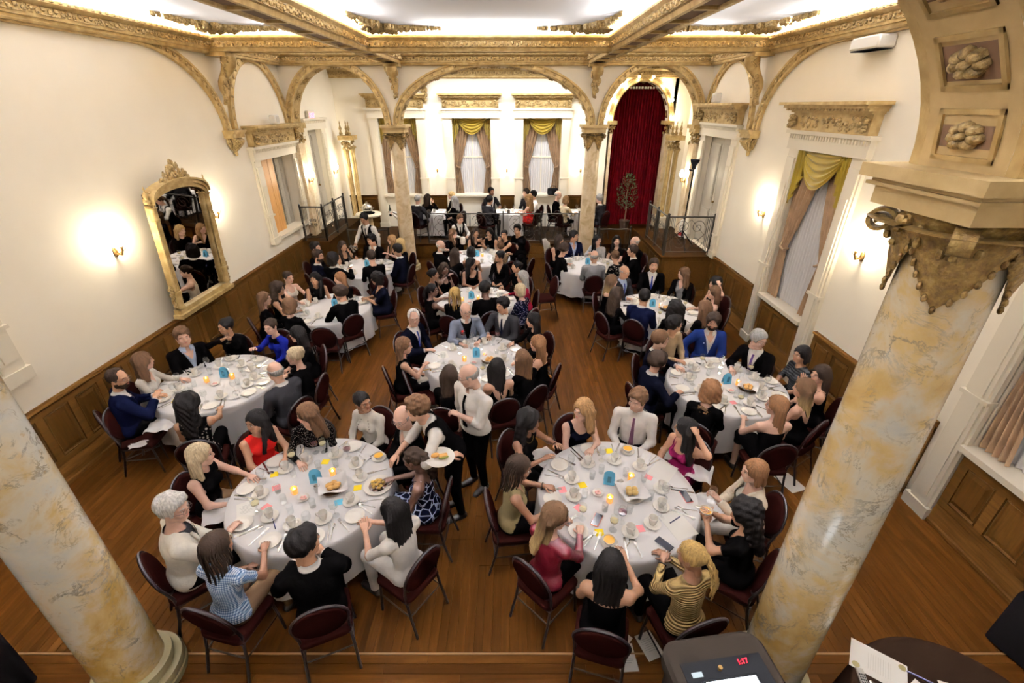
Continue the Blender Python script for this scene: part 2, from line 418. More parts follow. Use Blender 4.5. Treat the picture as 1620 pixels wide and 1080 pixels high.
def _fscore(c):
    x, y, L, al = c
    inview = abs(x) < 1.05*(y*.8886+1.8) and y > 1.35
    occl = min(((x-a)**2+(y-b)**2) for a, b in ((-1.87, 3.18), (.97, 3.13), (-.51, 5.66), (2.75, 4.95), (-3.82, 5.05)))
    return (0 if inview else 100) + y + (3.0 if occl < .8 else 0)
_cand.sort(key=_fscore)
for i, c in enumerate(_cand):
    if i < 300: plank_at(*c)
    else:
        a, b = (PW/2-.0007, c[2]/2-.0007)
        if not c[3]: a, b = b, a
        if c[1] > .9:
            _rest.add([(c[0]-a, c[1]-b, 0), (c[0]+a, c[1]-b, 0), (c[0]+a, c[1]+b, 0), (c[0]-a, c[1]+b, 0)], [(0, 1, 2, 3)])
def _floorvar(t, b):
    v = geo_coords(t)
    sx = N(t, 'ShaderNodeSeparateXYZ'); t.links.new(v, sx.inputs[0])
    d = N(t, 'ShaderNodeMath', operation='DIVIDE'); t.links.new(sx.outputs[0], d.inputs[0]); d.inputs[1].default_value = PW
    fl_ = N(t, 'ShaderNodeMath', operation='FLOOR'); t.links.new(d.outputs[0], fl_.inputs[0])
    wn = N(t, 'ShaderNodeTexWhiteNoise', noise_dimensions='1D'); t.links.new(fl_.outputs[0], wn.inputs['W'])
    f = noise(t, geo_coords(t, (14, 1.1, 14)), 1.6, 6, .6, .8)
    c = ramp(t, [(.25, (.0110, .0037, .0005)), (.5, (.0190, .0067, .0011)), (.75, (.0300, .0115, .0023))], f)
    h = N(t, 'ShaderNodeHueSaturation'); mr = N(t, 'ShaderNodeMapRange'); mr.inputs[3].default_value = .75; mr.inputs[4].default_value = 1.2
    t.links.new(wn.outputs[0], mr.inputs[0]); t.links.new(mr.outputs[0], h.inputs['Value']); t.links.new(c, h.inputs['Color']); t.links.new(h.outputs[0], b.inputs['Base Color'])
M_FLOORV = mat('varnished_oak_floor_far', (.27, .13, .05), .40, spec=.008, nodes=_floorvar, coat=0)
_rest.build('plank_field', M_FLOORV, fl, smooth=0, kind='stuff')
MB().cbx(XL, XR, YSEAM-.008, YSEAM+.008, -.01, .005, .002).build('floor_seam_strip', mat('pale_oak_strip', (.16, .09, .035), .5), fl)

# ================================================================ WAINSCOT
CAPZ = 1.0
def wainscot(name, p0, p1, z0, ztop, nrm, label, pitch=.42, base=.24):
    """panelled dado from p0 to p1 (xy); nrm points into the room. Each panel is a child."""
    p0 = np.array([*p0, 0.]); p1 = np.array([*p1, 0.]); nv = np.array([*nrm, 0.]); L = np.linalg.norm(p1-p0); d = (p1-p0)/L; Z = np.array([0, 0, 1.])
    root = MB()
    def slab(a, b, za, zb, o0, o1, mb, m=0):
        V = [p0+d*s+nv*o+Z*z for s, o, z in ((a,o0,za),(b,o0,za),(b,o1,za),(a,o1,za),(a,o0,zb),(b,o0,zb),(b,o1,zb),(a,o1,zb))]
        mb.add(V, [(0,3,2,1),(4,5,6,7),(0,1,5,4),(1,2,6,5),(2,3,7,6),(3,0,4,7)], m)
    slab(0, L, z0, ztop-.03, 0, .012, root)
    o = root.build(name, M_WAIN, smooth=0, label=label, kind=ST)
    H = ztop-z0
    mb = MB(); prof = [(0, 0), (0, .035), (.012, .045), (.03, .05), (.055, .05), (.062, .03), (.062, 0)]
    mb.extr([(b, a) for a, b in prof], p0+Z*(ztop-.05), p1+Z*(ztop-.05), nv, Z); 
    mb = MB(); mb.extr([(0, 0), (.03, 0), (.06, .022), (.06, .045), (.052, .055), (0, .055)], p0+Z*(ztop-.055), p1+Z*(ztop-.055), nv, Z)
    mb.build('cap_rail', M_WAINL, o)
    mb = MB(); slab(0, L, ztop-.13, ztop-.055, .012, .03, mb); mb.build('top_rail', M_WAINL, o)
    if base:
        mb = MB(); mb.extr([(0, 0), (.06, 0), (.06, .035), (.045, .05), (.038, base*.75), (.03, base*.8), (.03, base*.9), (.012, base), (0, base)], p0+Z*z0, p1+Z*z0, nv, Z)
        mb.build('baseboard', M_WAINL, o)
    mb = MB(); slab(0, L, z0+base, z0+base+.075, .012, .03, mb); mb.build('bottom_rail', M_WAINL, o)
    n = max(1, round(L/pitch)); w = L/n
    zb, zt = z0+base+.075, ztop-.13
    def pm():
        mb = MB(); a, c = w/2-.052, (zt-zb)/2-.004
        # moulded frame then raised field
        rings = [(a, c, .016), (a-.012, c-.012, .028), (a-.026, c-.026, .013), (a-.034, c-.034, .014), (a-.07, c-.07, .026)]
        V = []; F = []
        for i, (ax, cz, of) in enumerate(rings):
            V += [d*sx*ax+Z*sz*cz+nv*of for sx, sz in ((-1, -1), (1, -1), (1, 1), (-1, 1))]
            if i: 
                for j in range(4): F.append((4*(i-1)+j, 4*(i-1)+(j+1) % 4, 4*i+(j+1) % 4, 4*i+j))
        F.append((4*len(rings)-4, 4*len(rings)-3, 4*len(rings)-2, 4*len(rings)-1))
        return mb.add(V, F).mesh('panel', M_WAIN, 0)
    me = pm(); sm = MB(); slab(-.045, .045, zb-.0, zt, .012, .03, sm); sm = sm.mesh('stile', M_WAINL, 0)
    for i in range(n):
        c = p0+d*(i+.5)*w+Z*(zb+zt)/2; link('panel', me, o, tuple(c))
    for i in range(n+1):
        s = min(max(i*w, .045), L-.045); link('stile', sm, o, tuple(d*s))
    return o
# frames of the panels need the rail plane; runs between window casings
wainscot('trim_1', (XL, 2.0), (XL, 11.95), 0, CAPZ, (1, 0), 'oak panelled wainscot running beneath the gilt wall mirror')
wainscot('trim_2', (XR, 8.0), (XR, 9.95), 0, CAPZ, (-1, 0), 'oak wainscot between the grey door and the first draped window')
wainscot('trim_3', (XR, 3.87), (XR, 6.05), 0, CAPZ, (-1, 0), 'oak wainscot behind the blonde women, between two draped windows')
wainscot('trim_4', (XR, 6.42), (XR, 7.63), 0, .93, (-1, 0), 'three-panel oak wainscot under the sill of the window nearer the stage')
wainscot('trim_5', (XR, 2.21), (XR, 3.49), 0, .93, (-1, 0), 'oak wainscot under the window sill behind the large marble column')
wainscot('trim_6', (XR, 0.2), (XR, 1.85), 0, CAPZ, (-1, 0), 'oak wainscot beside the black floor speaker')
_bx = [XL+.05] + [c+s for c in BWX for s in (-.84, .84)] + [2.85]
for i in range(4): wainscot('trim_%d' % (7+i), (_bx[2*i], YB), (_bx[2*i+1], YB), ZP, 1.4, (0, -1), ['oak wainscot behind the standing waitress on the platform', 'oak wainscot behind the platform table of four', 'oak wainscot behind the platform table with the red dress', 'oak wainscot beside the dark red curtain'][i], .42, .16)

# ================================================================ CORNICES, BEAMS AND ARCHES
ORN_RING = []
def rosette(mb, c, nv, up, r=.05, m=1):
    c = np.array(c, float); nv = np.array(nv, float); up = np.array(up, float); sd = np.cross(up, nv)
    for i in range(6):
        a = pi/3*i; p = c + (sd*cos(a)+up*sin(a))*r*.62
        mb.ell(p, (r*.42,)*3, 5, 3, m)
    mb.ell(c+nv*.012, (r*.4,)*3, 6, 4, m)
def garland(mb, p0, p1, nv, up, pitch=.46, m=1, r=.045):
    """running ornament: rosettes joined by leafy bars"""
    p0 = np.array(p0, float); p1 = np.array(p1, float); L = np.linalg.norm(p1-p0); d = (p1-p0)/L; n = max(1, round(L/pitch)); up = np.array(up, float); nv = np.array(nv, float)
    for i in range(n+1):
        c = p0+d*L*i/n; rosette(mb, c, nv, up, r, m)
        if i < n:
            for k in range(1, 6):
                q = c+d*(L/n)*k/6; s = .5+.5*sin(pi*k/6)
                mb.ell(q+up*.012*(-1)**k, (.020*s+.012,)*3, 5, 3, m)
            a = c+d*.06; b = c+d*(L/n-.06)
            for sg in (-1, 1): mb.tube([a+up*sg*.035, (a+b)/2+up*sg*.042+nv*.004, b+up*sg*.035], .008, 5, m)
CORP = [(0, 0), (.10, 0), (.12, .02), (.12, .05), (.15, .055), (.16, .10), (.16, .16), (.20, .18), (.235, .20), (.235, .235), (0, .235)]
def cornice(name, p0, p1, nv, label, parent=None, z=ZCOR):
    mb = MB(); Z = (0, 0, 1)
    p0 = np.array([*p0, z], float); p1 = np.array([*p1, z], float); n3 = np.array([*nv, 0.])
    mb.extr(CORP, p0, p1, n3, Z)
    if parent is None: o = mb.build(name, M_GOLD, label=label, kind=ST)
    else: o = mb.build('cornice_moulding', M_GOLD, parent)
    g = MB(); g.V and 0
    garland(g, p0+n3*.163+np.array([0, 0, .13]), p1+n3*.163+np.array([0, 0, .13]), n3, Z, .46, 0)
    L = np.linalg.norm(p1-p0); d = (p1-p0)/L
    for i in range(int(L/.11)):
        q = p0+d*(.05+.11*i)+n3*.228+np.array([0, 0, .225]); g.ell(q, (.035, .035, .022), 5, 3, 0)
    g.build('running_ornament', M_GOLDC, o, kind='stuff')
    return o
cornice('trim_11', (XL, YN+.15), (XL, YX-.1), (1, 0), 'gilt cornice with rosettes above the mirror wall')
cornice('trim_12', (XR, YX-.1), (XR, YN+.15), (-1, 0), 'gilt cornice with rosettes above the wall of draped windows')
cornice('trim_13', (XL, YX+.1), (XL, YA-.15), (1, 0), 'short gilt cornice above the pine-boarded window')
cornice('trim_14', (XR, YA-.15), (XR, YX+.1), (-1, 0), 'short gilt cornice above the grey panelled door')
cornice('trim_15', (XR, YA-.15), (XL, YA-.15), (0, -1), 'gilt cornice along the top of the three arches')
cornice('trim_16', (5.3, YB), (XL, YB), (0, -1), 'gilt cornice on the end wall behind the arches', z=4.66)
def beam(name, p0, p1, label, coffers=True):
    """gilt trough beam: coffered soffit, fascia with rosettes on both sides, thin web up to the ceiling"""
    p0 = np.array([*p0, 0.]); p1 = np.array([*p1, 0.]); L = np.linalg.norm(p1-p0); d = (p1-p0)/L; s = np.array([-d[1], d[0], 0]); Z = np.array([0, 0, 1.])
    h = .17; z0 = ZCOR+.03
    prof = [(-h, 0), (-h+.05, 0), (-h+.06, .03), (h-.06, .03), (h-.05, 0), (h, 0), (h+.01, .05), (h+.03, .06), (h+.03, .15), (h+.07, .19), (h+.07, .22), (.05, .22), (.05, ZC-z0), (-.05, ZC-z0), (-.05, .22), (-h-.07, .22), (-h-.07, .19), (-h-.03, .15), (-h-.03, .06), (-h-.01, .05)]
    mb = MB().extr(prof, p0+Z*z0, p1+Z*z0, s, Z)
    o = mb.build(name, M_GOLD, label=label, kind=ST)
    g = MB()
    for sg in (-1, 1): garland(g, p0+s*sg*(h+.034)+Z*(z0+.105), p1+s*sg*(h+.034)+Z*(z0+.105), s*sg, Z, .46, 0, .04)
    g.build('running_ornament', M_GOLDC, o, kind='stuff')
    if coffers:
        n = int(L/.75); cm = MB().bx(-.10, .10, -.30, .30, -.003, .01).mesh('coffer_panel', M_COFF, 0); rb = MB().bx(-h+.06, h-.06, -.03, .03, -.03, 0).mesh('soffit_rib', M_GOLD, 0)
        rz = atan2(d[1], d[0])-pi/2
        for i in range(n):
            c = p0+d*(L*(i+.5)/n)+Z*(z0+.027); link('coffer_panel', cm, o, tuple(c), rz)
            link('soffit_rib', rb, o, tuple(p0+d*(L*i/n)+Z*(z0+.029)), rz)
    return o
beam('ceiling_beam', (BXL, YN+.2), (BXL, YA-.18), 'gilt coffered ceiling beam over the left tables, running along the hall')
beam('ceiling_beam.001', (BXR, YN+.2), (BXR, YA-.18), 'gilt coffered ceiling beam over the right tables, running along the hall')
beam('ceiling_beam.002', (XL+.02, YX), (XR-.02, YX), 'gilt cross beam spanning the hall before the arches', False)

def arch_pts(c, a, b, z0, n=40, t0=0, t1=pi):
    return [(c+a*cos(t0+(t1-t0)*i/n), z0+b*sin(t0+(t1-t0)*i/n)) for i in range(n+1)]
def band_arch(mb, pts, to3, inw, prof, m=0):
    """sweep a moulding along 2-D arch pts; to3 maps (u,z)->xyz; profile (radial, out)"""
    P = []; A = []
    for i, (u, z) in enumerate(pts):
        a = np.array(pts[max(0, i-1)]); b = np.array(pts[min(len(pts)-1, i+1)]); t = b-a; t /= np.linalg.norm(t); nr = np.array([t[1], -t[0]])
        P.append(np.array(to3(u, z))); A.append(np.array(to3(u+nr[0], z+nr[1]))-np.array(to3(u, z)))
    mb.sweep(prof, P, A, inw, m); return P, A
ARP = [(0, 0), (0, .05), (.03, .06), (.05, .045), (.10, .045), (.115, .065), (.15, .07), (.15, 0)]
def arcade(Y, name, label, front=-1, th=.34, ZSPR=ZSPR, b=1.19):
    """wall with three arches on columns at CXL/CXR; th thickness"""
    ops = [((XL+CXL)/2-.02, (CXL-XL)/2-.17), ((CXL+CXR)/2, (CXR-CXL)/2-.16), ((XR+CXR)/2+.02, (XR-CXR)/2-.17)]
    mb = MB(); y0, y1 = Y-th/2, Y+th/2
    edges = []
    for c, a in ops:
        pts = arch_pts(c, a, b, ZSPR, 36)
        V = []; F = []
        for u, z in pts: V += [(u, y0, z), (u, y0, ZC), (u, y1, z), (u, y1, ZC)]
        for i in range(len(pts)-1):
            k = 4*i; F += [(k, k+1, k+5, k+4), (k+2, k+6, k+7, k+3)]
        mb.add(V, F, 0); edges.append((c-a, c+a))
        V = []; F = []
        for u, z in pts: V += [(u, y0, z), (u, y1, z)]
        for i in range(len(pts)-1): F.append((2*i, 2*i+2, 2*i+3, 2*i+1))
        mb.add(V, F, 1)
    xs = [XL] + [e for p in edges for e in p] + [XR]
    for i in range(0, len(xs), 2): mb.bx(xs[i], xs[i+1], y0, y1, ZSPR, ZC, 0)
    o = mb.build(name, [M_WALL, M_OCHRE], label=label, kind=ST)
    for c, a in ops:
        for sg, yy in ((-1, y0), (1, y1)):
            m2 = MB(); pts = arch_pts(c, a, b, ZSPR, 48)
            P, A = band_arch(m2, pts, lambda u, z: (u, yy, z), (0, sg, 0), ARP)
            m2.build('archivolt', M_GOLD, o)
            m3 = MB()
            for i in range(0, len(P), 2): m3.ell(P[i]+A[i]*.075+np.array([0, sg*.055, 0]), (.03, .02, .03) if i % 4 else (.045, .03, .045), 6, 4)
            m3.build('arch_beading', M_GOLDC, o, kind='stuff')
        # soffit coffers with carved flowers
        nn = 9 if a < 1.5 else 15
        for i in range(nn):
            t = pi*(i+.5)/nn
            u, z = c+a*cos(t), ZSPR+b*sin(t); tx, tz = -a*sin(t), b*cos(t); L = sqrt(tx*tx+tz*tz); tx /= L; tz /= L
            nr = np.array([tz, 0, -tx]);  # pointing to the centre
            if np.dot(nr, [c-u, 0, ZSPR-z]) < 0: nr = -nr
            X = np.array([tx, 0, tz]); half = L*pi/nn/2*.74; wy = th/2*.70
            T = np.eye(4); T[:3, 0] = X; T[:3, 1] = [0, 1, 0]; T[:3, 2] = nr; T[:3, 3] = [u, Y, z]
            q = MB(); 
            for (xa, xb, ya, yb) in ((-half, half, -wy, -wy+.02), (-half, half, wy-.02, wy), (-half, -half+.02, -wy, wy), (half-.02, half, -wy, wy)): q.bx(xa, xb, ya, yb, -.01, .014, 1, T)
            q.bx(-half, half, -wy, wy, -.01, .003, 0, T)
            rr = random.Random(i*7+int(c*100))
            for k in range(7):
                aa = 2*pi*k/7; q.ell((half*.34*cos(aa), wy*.36*sin(aa), .012), (half*.24, wy*.24, .03*rr.uniform(.6, 1.2)), 7, 5, 2, T)
            q.ell((0, 0, .028), (half*.18, wy*.18, .025), 7, 5, 2, T)
            q.build('soffit_coffer', [M_COFF, M_GOLD, M_GOLDC], o)
    return o
arcade(YA, 'wall_arcade', 'cream wall of three gilt arches before the platform')
arcade(YN, 'wall_arcade_near', 'cream wall of gilt coffered arches carried by the two nearest columns', th=.40, ZSPR=3.72, b=1.22)

# ---- wall arches (archivolts applied to the side walls), corbels, brackets
def leafy(mb, c, r, seed, n=26, nv=(1, 0, 0), m=0, fl=.45):
    rr = random.Random(seed); nv = np.array(nv, float)
    for i in range(n):
        p = np.array([rr.uniform(-1, 1) for _ in range(3)])*np.array(r)
        s = rr.uniform(.16, .34)*min(r); s = max(s, .018)
        mb.ell(np.array(c)+p, (s*rr.uniform(.7, 1.5), s*rr.uniform(.7, 1.5), s*rr.uniform(.8, 1.7)), 6, 4, m)
def corbel(name, x, y, sg, label):
    o = empty(name, (x, y, ZSPR-.42), label=label, cat='corbel')
    z = .42; s = sg
    mb = MB(); w = .19
    for (d, a, b) in ((.22, -.03, 0), (.20, -.06, -.03), (.17, -.13, -.06)):
        mb.bx(min(0, s*d), max(0, s*d), -w-d*.25+.03, w+d*.25-.03, z+a, z+b)
    mb.build('abacus', M_GOLD, o)
    mb = MB(); P = []
    for i in range(7):
        t = i/6; P.append((s*(.02+.11*(1-t)**1.3), 0, z-.13-.27*t))
    mb.tube(P, [.13, .125, .11, .09, .065, .04, .012], 10)
    for k in range(5):
        a = -pi/2+pi*k/4; mb.tube([(s*(.02+.1*cos(a)), .13*sin(a), z-.14), (s*(.04+.12*cos(a)), .15*sin(a), z-.20), (s*(.02+.07*cos(a)), .09*sin(a), z-.33)], [.035, .045, .01], 6)
    mb.build('carved_leaves', M_GOLDC, o)
    mb = MB().ell((s*.04, 0, z-.40), (.035, .035, .05), 8, 6); mb.build('pendant_finial', M_GOLD, o)
    return o
for (nm, X, sg, side) in (('a', XL, 1, 'mirror'), ('b', XR, -1, 'window')):
    k = 0 if X == XL else 1
    mb = MB(); to3 = lambda u, z: (X, u, z)
    ya0, ya1 = YN+.25, YX-.15; b = 1.17; a = 1.75
    pts = [(ya1-a+a*cos(t), ZSPR+b*sin(t)) for t in np.linspace(0, pi/2, 20)] + [(ya0+a+a*cos(t), ZSPR+b*sin(t)) for t in np.linspace(pi/2, pi, 20)]
    P, A = band_arch(mb, pts, to3, (sg, 0, 0), ARP)
    o = mb.build('wall_arch_moulding', M_GOLD, label='long gilt arch moulding on the wall above the %s' % ('mirror' if k == 0 else 'draped windows'), kind=ST)
    m3 = MB()
    for i in range(0, len(P)): m3.ell(P[i]+A[i]*.075+np.array([sg*.055, 0, 0]), (.02, .035, .035), 6, 4)
    m3.build('arch_beading', M_GOLDC, o, kind='stuff')
    mb = MB(); pts = arch_pts((YX+.15+YA-.17)/2, (YA-.17-YX-.15)/2-.12, 1.17, ZSPR, 40)
    P, A = band_arch(mb, pts, to3, (sg, 0, 0), ARP)
    o = mb.build('wall_arch_moulding', M_GOLD, label='narrow gilt arch moulding above the %s' % ('pine-boarded window' if k == 0 else 'grey panelled door'), kind=ST)
    m3 = MB()
    for i in range(0, len(P), 2): m3.ell(P[i]+A[i]*.075+np.array([sg*.055, 0, 0]), (.02, .035, .035), 6, 4)
    m3.build('arch_beading', M_GOLDC, o, kind='stuff')
    corbel('corbel', X, YX, sg, 'gilt leafy corbel at the foot of the wall arches, %s' % ('beside the pine-boarded window' if k == 0 else 'between grey door and draped window'))
    corbel('corbel', X, YN+.35, sg, 'gilt leafy corbel near the viewer on the %s wall' % side)
def bracket(x, y, z, nv, label, h=.62):
    """scrolled figure bracket beneath a beam end"""
    o = empty('scroll_bracket', (x, y, z-h), label=label, cat='bracket'); nv = np.array([*nv, 0.]); sd = np.array([-nv[1], nv[0], 0]); Z = np.array([0, 0, 1.])
    mb = MB(); P = []; R = []
    for i in range(14):
        t = i/13; P.append(nv*(.20*(1-t)**1.5+.13*(1-t*.6)+.03*sin(t*9))+Z*(h*(1-t))); R.append(.12*(1-t*.72)*(1+.16*sin(t*12)))
    mb.tube(P, R, 10); mb.build('scroll_body', M_GOLD, o)
    mb = MB(); rr = random.Random(int(abs(x*31+y*17)*10))
    for i in range(34):
        t = rr.random(); w = .13*(1-t*.7); c = nv*(.2*(1-t)**1.5+.10*(1-t*.5)+.05)+sd*rr.uniform(-w, w)+Z*(h*(1-t))
        s = rr.uniform(.02, .045); mb.ell(c, (s, s, s*1.5), 6, 4)
    for sg in (-1, 1): mb.tube([nv*.30+sd*sg*.10+Z*(h-.02), nv*.36+sd*sg*.1+Z*(h-.10), nv*.28+sd*sg*.1+Z*(h-.16), nv*.24+sd*sg*.1+Z*(h-.10)], .028, 6)
    mb.build('carved_foliage', M_GOLDC, o)
    c_ = nv*.20; mb = MB().bx(c_[0]-.17, c_[0]+.17, c_[1]-.17, c_[1]+.17, h-.015, h+.045); mb.build('bracket_cap', M_GOLD, o)
    return o
bracket(BXL, YA-.17, ZCOR-.02, (0, -1), 'gilt figure bracket under a beam end, above the left marble column', .6)
bracket(BXR, YA-.17, ZCOR-.02, (0, -1), 'gilt figure bracket under a beam end, above the column by the red curtain', .6)
bracket(XL, YX, ZCOR-.02, (1, 0), 'gilt figure bracket under the cross beam on the mirror wall', .75)
bracket(XR, YX, ZCOR-.02, (-1, 0), 'gilt figure bracket under the cross beam on the window wall', .75)
bracket(-2.55, YB, 4.64, (0, -1), 'gilt figure bracket on the end wall, above the gap between first two windows', .6)
bracket(2.0, YB, 4.64, (0, -1), 'gilt figure bracket on the end wall, near the red curtain', .6)
# ---- carved corner ornaments on the ceiling
def corner_ornament(x, y, sx, sy, label, lx=1.15, ly=1.5):
    mb = MB(); rr = random.Random(int(x*13+y*7)); 
    for i in range(170):
        t = rr.random()**1.25; q = (.02+.50*(1-t)**1.7)*rr.random()+.03
        px, py = (lx*t, q) if i % 2 else (q, ly*t)
        s = .030*(1.25-t)+.014
        mb.ell((sx*px, sy*py, -.02), (s*rr.uniform(.8, 1.7), s*rr.uniform(.8, 1.7), .045+.05*(1-t)), 6, 4)
    return mb.build('ceiling_corner_ornament', M_GOLDC, loc=(x, y, ZC), label=label, cat='ornament', kind='stuff')
for (x0, x1, who) in ((XL+.3, BXL-.3, 'ceiling bay over the mirror wall'), (BXL+.3, BXR-.3, 'middle ceiling bay'), (BXR+.3, XR-.3, 'ceiling bay over the draped windows')):
    corner_ornament(x0, YX-.28, 1, -1, 'gilt ceiling ornament in the left corner, '+who)
    corner_ornament(x1, YX-.28, -1, -1, 'gilt ceiling ornament in the right corner, '+who)
# ---- cove bulbs seen as bright dots above the ledges
_bm = MB().ell((0, 0, 0), (.028, .028, .028), 8, 5).mesh('bulb', M_BULB)
_lab = 'small bare bulb in the row above the gilt ledge between cross beam and arches'
for i in range(30):
    x = XL+.4+(XR-XL-.8)*i/29
    if min(abs(x-BXL), abs(x-BXR)) < .3: continue
    link('bulb', _bm, None, (x, YA-.15-.17, ZCOR+.29), label=_lab, cat='bulb', group='row of cove bulbs above the arches')

# ================================================================ COLUMNS
def column(x, y, z0, zcap, r, mshaft, label, seg=40, big=True):
    o = empty('marble_column', (x, y, z0), label=label, cat='column', kind=ST)
    H = zcap-z0; hb = .22
    MB().lathe([(r*1.55, 0), (r*1.55, .05), (r*1.5, .06), (r*1.56, .09), (r*1.5, .125), (r*1.25, .13), (r*1.22, .16), (r*1.3, .18), (r*1.28, .21), (r*1.08, hb)], seg).build('column_base', M_BASEST, o)
    prof = []
    for i in range(13):
        t = i/12; prof.append((r*(1.05-.12*t**1.6), hb+(H-hb-.30)*t))
    MB().lathe(prof, seg).build('shaft', mshaft, o)
    # capital: bell, two ranks of leaves, corner volutes, abacus
    zb = H-.56; rt = r*.95
    MB().lathe([(rt*1.0, H-.36), (rt*1.06, H-.32), (rt*1.2, H-.24), (rt*1.4, H-.17)], seg).build('capital_bell', M_GOLDD, o)
    def leaf(a, w, z_lo, z_hi, out, mb):
        # pointed leaf hugging the bell, tip down, crest curling out at the top
        nu, nv = 16, 18
        def fn(u, v):
            uu = (u-.5)*2; zz = z_lo+(z_hi-z_lo)*v
            ww = w*min(1, (v/.62))**.8*(1+.07*sin(v*26)*abs(uu))
            rad = rt*(1.02+.12*v)+.010+out*max(0, v-.55)**2*4+.030*(1-abs(uu))*min(1, v*2)+.008*abs(sin(uu*7))*v
            if v > .93: rad += .03; 
            return (rad*cos(a+uu*ww), rad*sin(a+uu*ww), zz-(.05*max(0, v-.9)*10)+.015*abs(uu)*sin(v*25))
        mb.grid(fn, nu, nv)
    for k in range(4):
        mb = MB(); leaf(pi/4+pi/2*k, .77, zb-.0, H-.17, .10, mb); ob = mb.build('acanthus_leaf', M_GOLDD, o, smooth=180)
        mb = MB(); 
        for j in range(9):
            t = j/8; a = pi/4+pi/2*k
            for sg in (-1, 1): aa = a+sg*.72*min(1, t/.62)**.8; rad = rt*(1.05+.1*t)+.014; mb.ell((rad*cos(aa), rad*sin(aa), zb+.01+(.36)*t), (.012, .012, .020), 6, 4)
        mb.build('leaf_curl', M_GOLDD, o)
    for k in range(4):
        a = pi/4+pi/2*k; d = np.array([cos(a), sin(a), 0]); tg = np.array([-sin(a), cos(a), 0]); V = []; F = []; n = 30
        for i in range(n):
            t = i/(n-1); an = pi*1.05-t*3.3*pi; q = .070*(1-.72*t); c = d*(rt*1.66)+np.array([0, 0, H-.245])
            for rad, sd in ((q, -1), (q, 1), (q-.016, 1), (q-.016, -1)): V.append(c+d*rad*cos(an)+np.array([0, 0, rad*sin(an)])+tg*sd*(.040-.010*t))
        for i in range(n-1):
            for jj in range(4): F.append((4*i+jj, 4*i+(jj+1) % 4, 4*i+4+(jj+1) % 4, 4*i+4+jj))
        F += [(0, 1, 2, 3), (4*n-4, 4*n-3, 4*n-2, 4*n-1)]
        MB().add(V, F).build('volute', M_GOLDD, o, smooth=50)
        MB().tube([d*rt*1.08+np.array([0, 0, H-.36]), d*rt*1.25+np.array([0, 0, H-.27]), d*(rt*1.66-.06)+np.array([0, 0, H-.20])], [.03, .028, .022], 8).build('volute_stem', M_GOLDD, o)
        leafm = MB(); leafy(leafm, d*(rt*1.2)+np.array([0, 0, H-.28]), (.06, .06, .06), k+int(x*9), 9); leafm.build('capital_foliage', M_GOLDD, o)
    for k in range(4):
        a = pi/2*k; d = np.array([cos(a), sin(a), 0]); q = MB(); leafy(q, d*rt*1.25+np.array([0, 0, H-.24]), (.05, .05, .05), k+50, 9); q.build('capital_flower', M_GOLDD, o)
    mb = MB(); A = r*1.25
    for (e, a, b) in ((.02, H-.17, H-.09), (.05, H-.09, H-.075), (.035, H-.075, H-.055), (.075, H-.055, H)): mb.bx(-A-e, A+e, -A-e, A+e, a, b)
    mb.build('abacus', M_OCHRE, o)
    return o
column(CXL, YA, 0, ZSPR, .185, M_MARBLEB, 'amber marble column on the left before the platform railing', 28)
column(CXR, YA, 0, ZSPR, .185, M_MARBLEB, 'amber marble column on the right, near the red curtain', 28)
column(-2.87, YN, 0, 3.72, .195, M_MARBLE, 'large veined marble column at the left edge with green stone foot')
column(CXR, YN, 0, 3.72, .195, M_MARBLE, 'large veined marble column with carved gilt capital beside the side table')
for (X, sg, nm) in ((XL, 1, 'pine-boarded window'), (XR, -1, 'grey panelled door')):   # responds (half piers) of the arcade at the walls
    o = empty('wall_pilaster', (X, YA, 0), label='marble-faced pilaster with gilt capital next to the '+nm, cat='pilaster', kind=ST)
    MB().bx(min(0, sg*.16), max(0, sg*.16), -.17, .17, 0, 3.15).build('pilaster_shaft', M_MARBLEB, o)
    MB().bx(min(0, sg*.25), max(0, sg*.25), -.24, .24, 3.47, ZSPR).bx(min(0, sg*.2), max(0, sg*.2), -.2, .2, 3.38, 3.47).build('abacus', M_GOLD, o)
    q = MB(); leafy(q, (sg*.12, 0, 3.24), (.1, .17, .13), 5, 40); q.build('carved_leaves', M_GOLDC, o)

